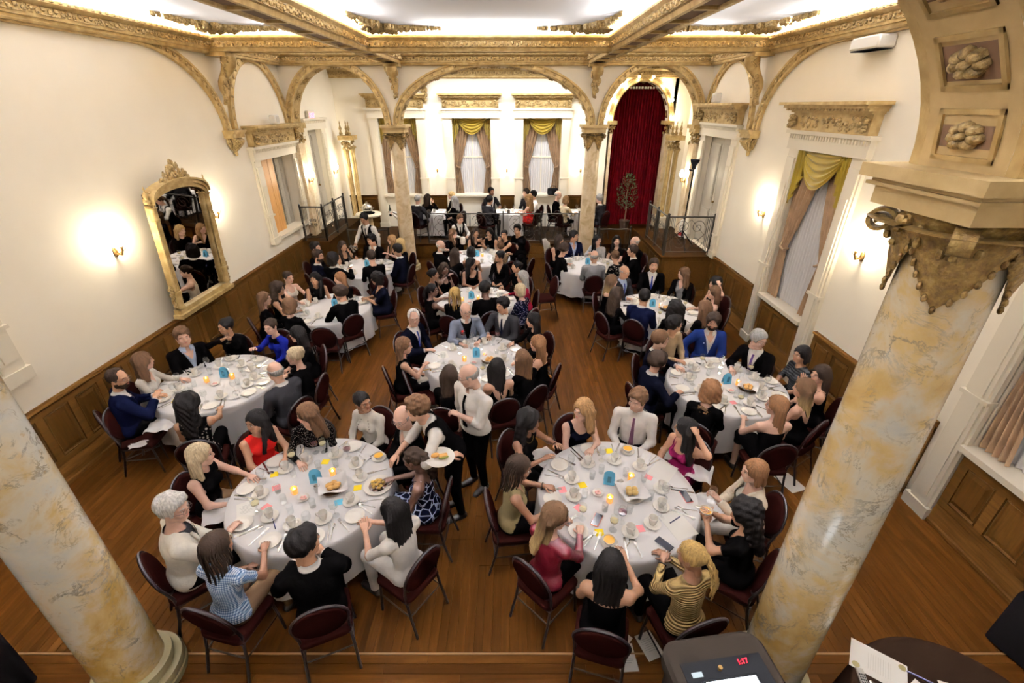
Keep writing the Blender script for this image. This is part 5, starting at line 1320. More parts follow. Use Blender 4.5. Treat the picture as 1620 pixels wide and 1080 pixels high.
for k in range(10): m.bx(-.06, .06, .05-k*.013, .053-k*.013, .0013, .0018, 2)
link('invitation_card', m.mesh('invitation_card', [M_PAPER, mat('olive_print', (.28, .24, .12), .7), mat('faint_print', (.66, .64, .60), .7)], 0), None, (2.35, 1.65, _sz), .93, label='large white invitation card with olive crests on the dark side table', cat='card')
o = empty('remote_control', (2.19, 1.55, _sz), -.25, label='slim grey remote control on the dark side table', cat='remote')
MB().cbx(-.022, .022, -.085, .085, 0, .016, .005).build('remote_body', mat('grey_plastic', (.35, .33, .3), .4), o)
for i in range(7):
    for j in range(3): MB().cbx(-.016+j*.012, -.008+j*.012, -.06+i*.016, -.05+i*.016, .016, .019, .001).build('button', M_BLACK, o, smooth=0)
for i, (x, y, a, l) in enumerate(((2.50, 1.40, .5, 'white sheet near the front edge of the dark side table'), (2.72, 1.40, -.3, 'second white sheet on the dark side table, overlapping outward'))): link('paper_sheet', SHEETB, None, (x, y, _sz+.002*i), a, label=l, cat='paper')
inst(PEN, 'pen', (2.56, 1.58, _sz), 1.0, label='dark pen beside the large invitation card', cat='pen'); inst(SPOON, 'spoon', (2.26, 1.48, _sz), .3, label='steel spoon at the edge of the dark side table', cat='spoon')
def floor_speaker(x, y, rz, label):
    o = empty('floor_speaker', (x, y, 0), rz, label=label, cat='speaker')
    loft(MB(), [rrect(.42, .40, .04, .02), rrect(.42, .40, .05, .55), rrect(.36, .34, .05, .60)]).build('cabinet', M_BLACKR, o); MB().cbx(-.18, .18, -.215, -.20, .08, .52, .005).build('grille', M_BLACK, o); MB().bx(-.06, .06, -.02, .02, .60, .625).build('carry_handle', M_BLACK, o, smooth=0)
floor_speaker(4.2, 2.14, .3, 'black floor speaker by the panelled wall'); floor_speaker(-3.93, 1.86, -.5, 'black floor speaker beyond the left marble column')
for i, (x, y, a, l) in enumerate(((.88, 2.27, .8, 'olive-edged programme leaf on the floor under a chair'), (.92, 2.10, .05, 'white printed programme on the floor, nearest the seam'), (1.13, 2.19, .35, 'white printed programme on the floor by the chair leg'))): link('programme_leaflet', SHEETB if i == 0 else SHEET, None, (x, y, .001+.002*i), a, (1, 1, 1) and 0, label=l, cat='paper') if False else inst(SHEET, 'programme_leaflet', (x, y, .001+.002*i), a, label=l, cat='paper')
for (x, y, a, l) in ((-2.95, 4.13, .4, 'white sheet on the floor behind the red-dress woman'), (3.28, 4.02, .3, 'white sheet on the floor behind the cream-blazer woman'), (2.02, 4.5, 1.1, 'white sheet on the floor behind the man with plum tie')): inst(SHEETB, 'fallen_sheet', (x, y, .001), a, label=l, cat='paper')
# figures stand in a room measured from the camera height; PS keeps them in proportion to it
PS = .915
# ================================================================ FIGURES
def surface_nets(F, org, h):
    inside = F < 0
    c = [inside[i:F.shape[0]-1+i, j:F.shape[1]-1+j, k:F.shape[2]-1+k] for i in (0, 1) for j in (0, 1) for k in (0, 1)]
    s = sum(x.astype(np.int8) for x in c); act = (s > 0) & (s < 8)
    I = np.argwhere(act); n = len(I)
    off = np.array([(i, j, k) for i in (0, 1) for j in (0, 1) for k in (0, 1)])
    val = np.stack([F[I[:, 0]+o[0], I[:, 1]+o[1], I[:, 2]+o[2]] for o in off], 1)
    acc = np.zeros((n, 3)); cnt = np.zeros(n)
    for a in range(8):
        for b in range(a+1, 8):
            if np.abs(off[a]-off[b]).sum() != 1: continue
            va, vb = val[:, a], val[:, b]; cr = (va < 0) != (vb < 0)
            t = np.where(cr, va/(va-vb+1e-12), 0)
            acc += np.where(cr[:, None], off[a]+t[:, None]*(off[b]-off[a]), 0); cnt += cr
    V = (I+acc/cnt[:, None])*h+org
    idx = -np.ones(act.shape, np.int64); idx[tuple(I.T)] = np.arange(n)
    Q = []
    for ax in range(3):
        sl0 = [slice(None)]*3; sl1 = [slice(None)]*3; sl0[ax] = slice(0, -1); sl1[ax] = slice(1, None)
        a, b = inside[tuple(sl0)], inside[tuple(sl1)]; ch = a != b
        o1, o2 = [q for q in range(3) if q != ax]
        J = np.argwhere(ch); 
        ok = (J[:, o1] > 0) & (J[:, o2] > 0) & (J[:, o1] < F.shape[o1]-1) & (J[:, o2] < F.shape[o2]-1) & (J[:, ax] < act.shape[ax]); J = J[ok]
        def g(d1, d2):
            K = J.copy(); K[:, o1] += d1; K[:, o2] += d2; return idx[tuple(K.T)]
        q = np.stack([g(-1, -1), g(0, -1), g(0, 0), g(-1, 0)], 1)
        flip = a[tuple(J.T)] if ax != 1 else ~a[tuple(J.T)]
        q = np.where(flip[:, None], q, q[:, ::-1]); Q.append(q)
    Q = np.concatenate(Q); Q = Q[(Q >= 0).all(1)]
    T = np.concatenate([Q[:, [0, 1, 2]], Q[:, [0, 2, 3]]])
    return V, T
def vnormals(V, T):
    a, b, c = V[T[:, 0]], V[T[:, 1]], V[T[:, 2]]; fn = np.cross(b-a, c-a); N_ = np.zeros_like(V)
    for k in range(3): 
        for ax in range(3): N_[:, ax] += np.bincount(T[:, k], fn[:, ax], len(V))
    return N_/(np.linalg.norm(N_, axis=1, keepdims=True)+1e-12)
def tri_mesh(name, V, T, mats, mi=None):
    me = bpy.data.meshes.new(name); me.vertices.add(len(V)); me.vertices.foreach_set('co', np.ascontiguousarray(V, np.float32).ravel())
    me.loops.add(3*len(T)); me.loops.foreach_set('vertex_index', np.ascontiguousarray(T, np.int32).ravel())
    me.polygons.add(len(T)); me.polygons.foreach_set('loop_start', np.arange(0, 3*len(T), 3, dtype=np.int32))
    for m in mats: me.materials.append(m)
    if mi is not None: me.polygons.foreach_set('material_index', np.asarray(mi, np.int32))
    me.polygons.foreach_set('use_smooth', np.ones(len(T), bool)); me.update(calc_edges=True); return me
def clip_tris(V, T, g):
    k = g > 0; n = k[T].sum(1); keep = T[n == 3]; outT = [keep]; base = len(V); E = []; newT = []
    for cnt in (1, 2):
        S = T[n == cnt]
        if not len(S): continue
        odd = k[S] if cnt == 1 else ~k[S]; r = odd.argmax(1)
        A = S[np.arange(len(S)), r]; B = S[np.arange(len(S)), (r+1) % 3]; C = S[np.arange(len(S)), (r+2) % 3]
        m = len(E); E += list(zip(A, B)); E += list(zip(A, C)); q = len(S)
        ab = base+m+np.arange(q); ac = base+m+q+np.arange(q)
        if cnt == 1: newT.append(np.stack([A, ab, ac], 1))
        else: newT += [np.stack([ab, B, C], 1), np.stack([ab, C, ac], 1)]
    if E:
        E = np.array(E); t = g[E[:, 0]]/(g[E[:, 0]]-g[E[:, 1]]+1e-12); VN = V[E[:, 0]]+t[:, None]*(V[E[:, 1]]-V[E[:, 0]])
        es = np.sort(E, 1); key = es[:, 0]*len(V)+es[:, 1]; u, first, inv = np.unique(key, return_index=True, return_inverse=True)
        VN = VN[first]; mp = np.concatenate([np.arange(base), base+inv]); newT = mp[np.concatenate(newT)]
        outT.append(newT); V = np.concatenate([V, VN])
    T = np.concatenate(outT)
    used = np.unique(T); remap = -np.ones(len(V), np.int64); remap[used] = np.arange(len(used))
    return V[used], remap[T]
# ---- distance helpers
def d_cap(P, a, b, r0, r1):
    a = np.asarray(a, float); b = np.asarray(b, float); ab = b-a; t = np.clip(((P-a)@ab)/(ab@ab+1e-12), 0, 1)
    return np.linalg.norm(P-a-t[..., None]*ab, axis=-1)-(r0+(r1-r0)*t)
def d_ell(P, c, r):
    r = np.asarray(r, float); q = np.linalg.norm((P-np.asarray(c))/r, axis=-1); return (q-1)*r.min()
def smin(a, b, k):
    h = np.maximum(k-np.abs(a-b), 0)/k; return np.minimum(a, b)-h*h*k*.25
def smax(a, b, k): return -smin(-a, -b, k)
def grid_pts(lo, hi, h):
    n = np.ceil((np.array(hi)-np.array(lo))/h).astype(int)+1
    ax = [lo[i]+h*np.arange(n[i]) for i in range(3)]; return np.stack(np.meshgrid(*ax, indexing='ij'), -1), np.array(lo, float)
# ---- head templates
def head_sdf(P, sex):
    f = sex == 'f'; j = .92 if f else 1.0
    d = d_ell(P, (0, -.014, .030), (.077, .096, .090))
    d = smin(d, d_ell(P, (0, .020, -.032), (.063*j, .070, .083)), .03)
    d = smin(d, d_cap(P, (-.022*j, .055, -.092), (.022*j, .055, -.092), .024*j, .024*j), .03)
    d = smin(d, d_cap(P, (-.052*j, .0, -.065), (.052*j, .0, -.065), .026, .026), .04)
    for s in (-1, 1):
        d = smax(d, -d_ell(P, (s*.032, .104, .006), (.021, .018, .014)), .012)
        d = smin(d, d_ell(P, (s*.040, .066, -.028), (.024, .018, .020)), .02)
        d = smin(d, d_ell(P, (s*.079, -.008, -.008), (.011, .019, .031)), .008)
        d = smin(d, d_cap(P, (s*.012, .088, .026), (s*.048, .074, .028), .008, .007), .014)
    d = smin(d, d_cap(P, (0, .084, .022), (0, .104, -.018), .008, .012), .012)
    d = smin(d, d_cap(P, (-.010, .094, -.024), (.010, .094, -.024), .009, .009), .008)
    d = smin(d, d_ell(P, (0, .078, -.054), (.028, .016, .016)), .012)
    d = smin(d, d_cap(P, (0, -.022, -.05), (0, -.034, -.15), .052 if not f else .045, .053 if not f else .046), .03)
    return d
HEADS = {}
def head_template(sex, lod):
    if (sex, lod) in HEADS: return HEADS[sex, lod]
    h = .0080 if lod == 0 else .0120
    P, o = grid_pts((-.11, -.13, -.165), (.11, .13, .14), h); V, T = surface_nets(head_sdf(P, sex), o, h)
    mi = np.zeros(len(T), int); VV = [V]; TT = [T]; MM = [mi]; n = len(V)
    def add(mb, m):
        nonlocal n
        v = np.concatenate(mb.V); t = []
        for f in mb.F:
            for q in range(1, len(f)-1): t.append((f[0], f[q], f[q+1]))
        VV.append(v); TT.append(np.array(t)+n); MM.append(np.full(len(t), m)); n += len(v)
    for s in (-1, 1):
        add(MB().ell((s*.0315, .0845, .007), (.0130, .0080, .0058), 10, 6), 1)
        add(MB().ell((s*.0315, .0905, .007), (.0058, .0036, .0056), 8, 5), 2)
        add(MB().tube([(s*.0155, .088, .0145), (s*.032, .0925, .0165), (s*.0475, .083, .0115)], [.0018, .0026, .0016], 5), 2 if sex == 'f' else 0)
        add(MB().tube([(s*.013, .0975, .030), (s*.032, .093, .0355), (s*.052, .078, .029)], [.0032, .0042, .0022] if sex == 'm' else [.0022, .003, .0016], 5), 4)
    k = .0045 if sex == 'f' else .0034
    add(MB().tube([(-.024, .0835, -.0515), (-.008, .0945, -.0500), (0, .0945, -.0515), (.008, .0945, -.0500), (.024, .0835, -.0515)], [.001, k, k*.9, k, .001], 6), 3)
    add(MB().tube([(-.022, .084, -.0535), (-.010, .093, -.0595), (.010, .093, -.0595), (.022, .084, -.0535)], [.001, k*1.25, k*1.25, .001], 6), 3)
    HEADS[sex, lod] = (np.concatenate(VV), np.concatenate(TT), np.concatenate(MM), len(V), len(T)); return HEADS[sex, lod]
# ---- hand template: fingers +Y, palm -Z, thumb on +X (left hand); mirrored for the right
HANDS = {}
def hand_template(curl):
    if curl in HANDS: return HANDS[curl]
    m = MB(); n = 10
    rings = []
    for y, w, t in ((-.015, .024, .021), (.01, .027, .019), (.035, .036, .017), (.065, .042, .0145), (.088, .041, .0125), (.098, .036, .009)):
        rings.append([(w*cos(2*pi*j/n), y, t*sin(2*pi*j/n)) for j in range(n)])
    V = [p for r in rings for p in r]; F = []
    for i in range(len(rings)-1):
        for j in range(n): F.append((i*n+j, (i+1)*n+j, (i+1)*n+(j+1) % n, i*n+(j+1) % n))
    F += [tuple(range(n)), tuple(range((len(rings)-1)*n, len(rings)*n))[::-1]]
    m.add(V, F)
    for k, (x, L, sp) in enumerate(((.030, .072, .10), (.0105, .080, .02), (-.010, .075, -.05), (-.029, .058, -.14))):
        p = np.array([x, .088-.006*abs(k-1), 0]); P = [p-np.array([0, .015, 0]), p]; R = [.0085, .0092]; a = -.12*curl
        for q, (fr, rr_) in enumerate(((.46, .0088), (.30, .0080), (.24, .0062))):
            a -= curl*(.75, .85, .55)[q]; P.append(P[-1]+L*fr*np.array([sp*cos(a), cos(a), sin(a)])); R.append(rr_)
        m.tube(P, R, 6)
    b = np.array([.030, .018, -.004]); P = [b-np.array([.015, .01, 0]), b, b+np.array([.024, .028, -.012]), b+np.array([.030, .055, -.016-.018*curl]), b+np.array([.026, .074, -.020-.03*curl])]
    m.tube(P, [.011, .0125, .0105, .009, .006], 6)
    V = np.concatenate(m.V); T = []
    for f in m.F:
        for q in range(1, len(f)-1): T.append((f[0], f[q], f[q+1]))
    HANDS[curl] = (V, np.array(T)); return HANDS[curl]
# ---- hair templates (head space)
HAIRS = {}
def hair_sdf(P, st):
    x, y, z = P[..., 0], P[..., 1], P[..., 2]
    face = d_ell(P, (0, .125, -.045), (.060, .098, .112))
    def cap(t=.012, zc=-.06, front=True):
        d = d_ell(P, (0, -.016, .032), (.079+t, .098+t, .092+t)); d = smax(d, zc-z, .015)
        return smax(d, -face, .012)
    def pulled(t, zc): return smax(cap(t, zc), -d_ell(P, (0, .118, -.03), (.108, .100, .108)), .012)
    def sides(L, w=.030, yy=-.01, sp=.02):
        d = d_cap(P, (-.074, yy, .02), (-.084-sp, yy+.0, -L), w, w*.8)
        return smin(d, d_cap(P, (.074, yy, .02), (.084+sp, yy, -L), w, w*.8), .01)
    def back(L, w=.078, t=.038, yb=-.085):
        q = P.copy(); q[..., 0] *= .42
        return d_cap(q, (0, -.062, .0), (0, yb, -L), w*.52, t)
    def crop(v, fc=(.116, .098, .088)):
        d = smin(cap(.006, -.085), d_ell(P, (0, -.020, .040+v*.6), (.080+v*.55, .099+v*.6, .086+v)), .06)
        return smax(smax(d, -face, .01), -d_ell(P, (0, .118, -.008), fc), .01)
    if st == 'short': d = crop(.006)
    elif st == 'shortfull': d = smin(crop(.011), smax(d_ell(P, (0, .052, .108), (.060, .045, .026)), -face, .01), .02)
    elif st == 'mop': d = cap(.030, -.05); d = smin(d, d_ell(P, (0, .05, .085), (.07, .055, .035)), .02); d = smax(d, -d_ell(P, (0, .12, -.03), (.065, .075, .085)), .01)
    elif st == 'afro': d = smax(d_ell(P, (0, -.025, .040), (.118, .125, .118)), -.055-z, .02); d = smax(d, -face, .012)
    elif st == 'balding': d = smax(cap(.008, -.05), z-.035-.25*np.maximum(0, -y-.05), .01); d = smax(d, -(d_ell(P, (0, .11, .0), (.122, .102, .13))), .01)
    elif st == 'receding': d = smax(cap(.010, -.045), -(d_ell(P, (0, .085, .075), (.062, .085, .05))), .012); d = smax(d, -(d_ell(P, (0, .112, -.008), (.118, .100, .095))), .01)
    elif st == 'bob': d = smin(cap(.014, -.05), smin(sides(.10, .030, -.015, .0), back(.08, .085, .045, -.07), .02), .02); d = smax(d, -face, .012)
    elif st in ('long', 'longv'): d = smin(cap(.018, -.05), smin(back(.40, .105, .042, -.10), sides(.22, .032, -.025, .012), .03), .03); d = smax(d, -face, .012)
    elif st == 'longfront': d = smin(cap(.013, -.05), smin(back(.32, .10, .04, -.09), smin(sides(.16, .032, -.01, .014), smin(d_cap(P, (-.092, .0, -.1), (-.085, .085, -.36), .034, .022), d_cap(P, (.092, .0, -.1), (.085, .085, -.36), .034, .022), .02), .03), .03), .025); d = smax(d, -face, .012)
    elif st == 'wavy': d = smin(cap(.022, -.05), smin(back(.32, .112, .052, -.09), sides(.24, .042, -.016, .025), .03), .03); d = smax(d, -face, .012)
    elif st == 'curly': d = smin(cap(.040, -.05), smin(back(.34, .13, .066, -.095), sides(.22, .055, -.025, .03), .03), .03); d = smax(d, -face, .012)
    elif st == 'curlyshort': d = smin(cap(.036, -.05), smin(sides(.08, .045, -.02, .01), back(.08, .09, .055, -.08), .02), .03); d = smax(d, -face, .012)
    elif st == 'bun': d = smin(pulled(.009, -.055), d_ell(P, (0, -.112, .035), (.042, .034, .04)), .012)
    elif st == 'topbun': d = smin(pulled(.012, -.055), d_ell(P, (0, -.05, .142), (.05, .05, .042)), .015)
    elif st == 'updo': d = smin(pulled(.016, -.05), d_ell(P, (0, -.085, .075), (.066, .052, .055)), .03)
    elif st == 'ponytail': d = smin(pulled(.009, -.05), smin(d_ell(P, (0, -.115, .03), (.026, .024, .026)), smin(d_cap(P, (0, -.12, .03), (.01, -.155, -.09), .03, .036), d_cap(P, (.01, -.155, -.09), (.0, -.13, -.26), .036, .014), .02), .02), .015)
    elif st == 'curlypony': d = smin(pulled(.009, -.05), smin(d_ell(P, (0, -.115, .02), (.028, .026, .028)), smin(d_cap(P, (0, -.13, .02), (.02, -.16, -.10), .05, .062), d_cap(P, (.02, -.16, -.10), (.01, -.13, -.24), .062, .03), .02), .02), .015)
    elif st == 'scarf':
        d = smin(cap(.018, -.2), smin(d_cap(P, (0, -.02, -.05), (0, -.02, -.19), .088, .125), d_cap(P, (0, .02, -.16), (0, .05, -.22), .10, .10), .04), .03); d = smax(d, -face, .012); d = smax(d, -.25-z, .02)
    else: d = cap(.012)
    return d
CURL = {'afro': (.012, 55), 'curly': (.013, 48), 'curlyshort': (.012, 52), 'curlypony': (.014, 50), 'mop': (.008, 40), 'updo': (.006, 45), 'wavy': (.005, 26), 'topbun': (.004, 50), 'shortfull': (.010, 58), 'short': (.003, 75)}
def hair_template(st, lod):
    if (st, lod) in HAIRS: return HAIRS[st, lod]
    h = .0108 if lod == 0 else .0165
    P, o = grid_pts((-.20, -.25, -.50), (.20, .18, .21), h); V, T = surface_nets(hair_sdf(P, st), o, h)
    Nn = vnormals(V, T)
    az = np.arctan2(V[:, 0], -(V[:, 1]+.02))
    if st == 'scarf': disp = .004*np.sin(V[:, 2]*55+V[:, 0]*20)
    elif st in CURL:
        A, f = CURL[st]; disp = A*(np.sin(V[:, 0]*f+V[:, 2]*f*.7)*np.sin(V[:, 1]*f+1.3)*np.sin(V[:, 2]*f*.9+V[:, 0]*f*.5))
        if st == 'wavy': disp = disp + .004*np.sin(az*16+V[:, 2]*30)
    else: disp = .0028*np.sin(az*24+2*np.sin(V[:, 2]*17))+.0016*np.sin(az*41+V[:, 2]*9)
    V = V+Nn*disp[:, None]
    HAIRS[st, lod] = (V, T); return HAIRS[st, lod]
def braids_mesh(seed, n=30, L=.33, pony=False, r=.0085, seg=9):
    rr = random.Random(seed); m = MB()
    V, T = hair_template('short' if not pony else 'bun', 1); m.add(V, [tuple(t) for t in T])
    for i in range(n):
        a = rr.uniform(-2.5, 2.5); zz = rr.uniform(.0, .09)
        p0 = np.array([.082*sin(a), -.018-.098*cos(a), .03+zz*.8]); P = []
        if pony:
            st = np.array([rr.uniform(-.02, .02), -.115, .04+rr.uniform(-.02, .02)])
            for k in range(seg): t = k/(seg-1); P.append(st+np.array([rr.uniform(-.05, .05)*t*1.0+.04*(i/n-.5)*t*2, -.05*sin(t*2.4)-.02*t+.012*sin(5*t+i), -L*t+.03*sin(pi*t)]))
        else:
            sx = p0[0]*1.32; 
            for k in range(seg):
                t = k/(seg-1); ll = L*rr.uniform(.97, 1.0)*(.75+.25*cos(a))
                P.append(np.array([p0[0]+(sx-p0[0])*min(1, t*2)+.004*sin(9*t+i), p0[1]-.018*sin(pi*min(1, t*1.5))-.02*t, p0[2]+.01-ll*t**1.15]))
        m.tube(P, [r*(1.05-.4*k/(seg-1)) for k in range(seg)], 5)
    Vv = np.concatenate(m.V); Tt = []
    for f in m.F:
        for q in range(1, len(f)-1): Tt.append((f[0], f[q], f[q+1]))
    return Vv, np.array(Tt)
# ---- colours and materials for people
SKIN = {'pale': (.60, .37, .28), 'fair': (.54, .31, .215), 'tan': (.42, .225, .135), 'olive': (.36, .19, .11), 'brown': (.185, .085, .046), 'dark': (.075, .034, .021)}
HAIRC = {'black': (.0035, .0028, .0025), 'dark': (.010, .006, .004), 'brown': (.036, .018, .009), 'chestnut': (.085, .040, .018), 'light': (.17, .095, .042), 'blonde': (.40, .27, .12), 'ashblonde': (.42, .33, .21), 'grey': (.26, .245, .23), 'silver': (.55, .53, .50), 'white': (.72, .70, .67), 'honey': (.27, .17, .06)}
CLOTH = {'black': (.0008, .0007, .0007), 'charcoal': (.0075, .0068, .0072), 'grey': (.085, .080, .078), 'bluegrey': (.085, .092, .115), 'navy': (.0013, .0017, .0055), 'darknavy': (.0011, .0012, .0024), 'royal': (.003, .0045, .052), 'blue': (.003, .0062, .028), 'white': (.78, .74, .70), 'cream': (.70, .61, .48), 'ivory': (.82, .78, .70), 'offwhite': (.58, .54, .48), 'red': (.36, .012, .010), 'crimson': (.085, .004, .010), 'magenta': (.075, .004, .022), 'tan': (.22, .15, .085), 'mustard': (.33, .22, .09), 'brown': (.05, .028, .015), 'lightblue': (.40, .47, .62), 'wine': (.08, .01, .015), 'tieblue': (.035, .05, .22), 'plum': (.055, .022, .035), 'purple': (.05, .022, .075), 'satin': (.72, .64, .54), 'beige': (.52, .42, .28), 'olive': (.10, .075, .035), 'tweed': (.16, .15, .145)}
def skin_mats(t, hc):
    s = mat('skin_'+t, SKIN[t], .5, spec=.35, nodes=(lambda tt, b: tt.links.new(ramp(tt, [(.3, tuple(c*.86 for c in SKIN[t])), (.7, SKIN[t])], noise(tt, coords(tt), 14, 3)), b.inputs['Base Color'])))
    lip = mat('lips_'+t, (SKIN[t][0]*.78, SKIN[t][1]*.45, SKIN[t][2]*.48), .4)
    return [s, mat('eye_white', (.62, .58, .54), .25), mat('iris_dark', (.018, .010, .006), .15), lip, mat('brow_'+hc, tuple(.7*c for c in HAIRC[hc]), .7)]
def hair_mat(hc):
    def fn(t, b, top=None):
        v = coords(t, (70, 70, 6)); f = noise(t, v, 1.0, 3)
        if '+' in hc:
            a, c = hc.split('+'); sx = N(t, 'ShaderNodeSeparateXYZ'); t.links.new(coords(t), sx.inputs[0]); mr = N(t, 'ShaderNodeMapRange'); mr.inputs[1].default_value = 1.18; mr.inputs[2].default_value = .92
            t.links.new(sx.outputs[2], mr.inputs[0]); col = mixc(t, mr.outputs[0], HAIRC[a], HAIRC[c])
            col = mixc(t, ramp(t, [(.3, (0, 0, 0)), (.7, (.5, .5, .5))], f), col, (.02, .012, .006))
        else:
            k = HAIRC[hc]; col = ramp(t, [(.3, tuple(.55*q for q in k)), (.7, tuple(min(1, 1.25*q) for q in k))], f)
        t.links.new(col, b.inputs['Base Color']); bump(t, b, f, .6, .008)
    return mat('hair_'+hc, (.02, .02, .02), .6, spec=.02, nodes=fn)
def cloth_mat(c, pat=None):
    k = CLOTH[c]; nm = 'fabric_%s%s' % (c, '_'+pat if pat else '')
    def fn(t, b):
        v = coords(t); x = noise(t, v, 6, 3)
        base = ramp(t, [(.3, tuple(.8*q for q in k)), (.7, tuple(min(1, 1.1*q) for q in k))], x)
        if pat in ('gingham', 'stripe', 'tweed', 'knit', 'diag'):
            w = N(t, 'ShaderNodeTexWave', wave_type='BANDS', bands_direction='Z' if pat != 'diag' else 'DIAGONAL'); t.links.new(v, w.inputs['Vector']); w.inputs['Scale'].default_value = {'gingham': 18, 'stripe': 9, 'tweed': 40, 'knit': 14, 'diag': 12}[pat]
            a = ramp(t, [(.49, (0, 0, 0)), (.51, (1, 1, 1))], w.outputs['Fac']) if pat != 'knit' else w.outputs['Fac']
            if pat == 'gingham':
                w2 = N(t, 'ShaderNodeTexWave', wave_type='BANDS', bands_direction='X'); t.links.new(v, w2.inputs['Vector']); w2.inputs['Scale'].default_value = 18
                a2 = ramp(t, [(.49, (0, 0, 0)), (.51, (1, 1, 1))], w2.outputs['Fac']); ad = N(t, 'ShaderNodeMath', operation='ADD'); t.links.new(a, ad.inputs[0]); t.links.new(a2, ad.inputs[1])
                md = N(t, 'ShaderNodeMath', operation='MULTIPLY'); t.links.new(ad.outputs[0], md.inputs[0]); md.inputs[1].default_value = .5
                base = ramp(t, [(.1, (.72, .74, .76)), (.5, (.24, .33, .46)), (.9, (.03, .07, .16))], md.outputs[0])
            elif pat == 'knit': base = mixc(t, a, base, tuple(.45*q for q in k)); bump(t, b, w.outputs['Fac'], .8, .02)
            elif pat == 'diag': base = mixc(t, a, base, (.55, .53, .55))
            else: base = mixc(t, a, base, tuple(min(.6, 3.2*q+.02) for q in k))
        if pat in ('dots', 'sequin', 'floral', 'batik', 'leopard'):
            vo = N(t, 'ShaderNodeTexVoronoi'); t.links.new(v, vo.inputs['Vector']); vo.inputs['Scale'].default_value = {'dots': 38, 'sequin': 75, 'floral': 22, 'batik': 13, 'leopard': 30}[pat]
            if pat == 'batik':
                vo.feature = 'DISTANCE_TO_EDGE'; f = ramp(t, [(.03, (1, 1, 1)), (.08, (0, 0, 0))], vo.outputs['Distance']); base = mixc(t, f, base, (.50, .56, .70))
            else:
                f = ramp(t, [(.22, (1, 1, 1)), (.30, (0, 0, 0))], vo.outputs['Distance'])
                base = mixc(t, f, base, {'dots': (.62, .58, .56), 'sequin': (.22, .19, .16), 'floral': (.42, .36, .30), 'leopard': (.30, .19, .08)}[pat])
        t.links.new(base, b.inputs['Base Color'])
        if pat != 'knit': bump(t, b, noise(t, v, 7, 4), .5, .03)
    return mat(nm, k, .38 if pat == 'satin' else .85, spec=.5 if pat == 'satin' else 0.0, nodes=fn)
M_SHOE = mat('black_leather_shoe', (.010, .008, .007), .35)
def Rx(a): c, s = cos(a), sin(a); return np.array([[1, 0, 0], [0, c, -s], [0, s, c]])
def Rzm(a): c, s = cos(a), sin(a); return np.array([[c, -s, 0], [s, c, 0], [0, 0, 1.]])
def ik(S, Tt, l1, l2, pole):
    d = Tt-S; L = np.linalg.norm(d); mx = (l1+l2)*.985
    if L > mx: Tt = S+d/L*mx; d = Tt-S; L = mx
    L = max(L, abs(l1-l2)+.02); u = d/np.linalg.norm(d); a = (l1*l1-l2*l2+L*L)/(2*L); hh = sqrt(max(l1*l1-a*a, 1e-6))
    p = pole-(pole@u)*u; p /= np.linalg.norm(p)+1e-9
    return S+u*a+p*hh, Tt
ARMS = {'lap': (.09, .27, .64), 'table': (.15, .34, .80), 'tablein': (.06, .35, .80), 'side': (.30, .10, .58), 'chin': (.05, .21, 1.06), 'mouth': (.05, .22, 1.12), 'gesture': (.15, .31, .92), 'head': (.16, .06, 1.26), 'reach': (.16, .46, .82), 'hold': (.12, .34, .93), 'down': (.26, .02, .74), 'chest': (.02, .22, 1.22), 'back': (.12, -.16, .95), 'clasp': (.02, .30, .84), 'sleep': (.2, .3, .7)}
CHEAP = {'n': 0}
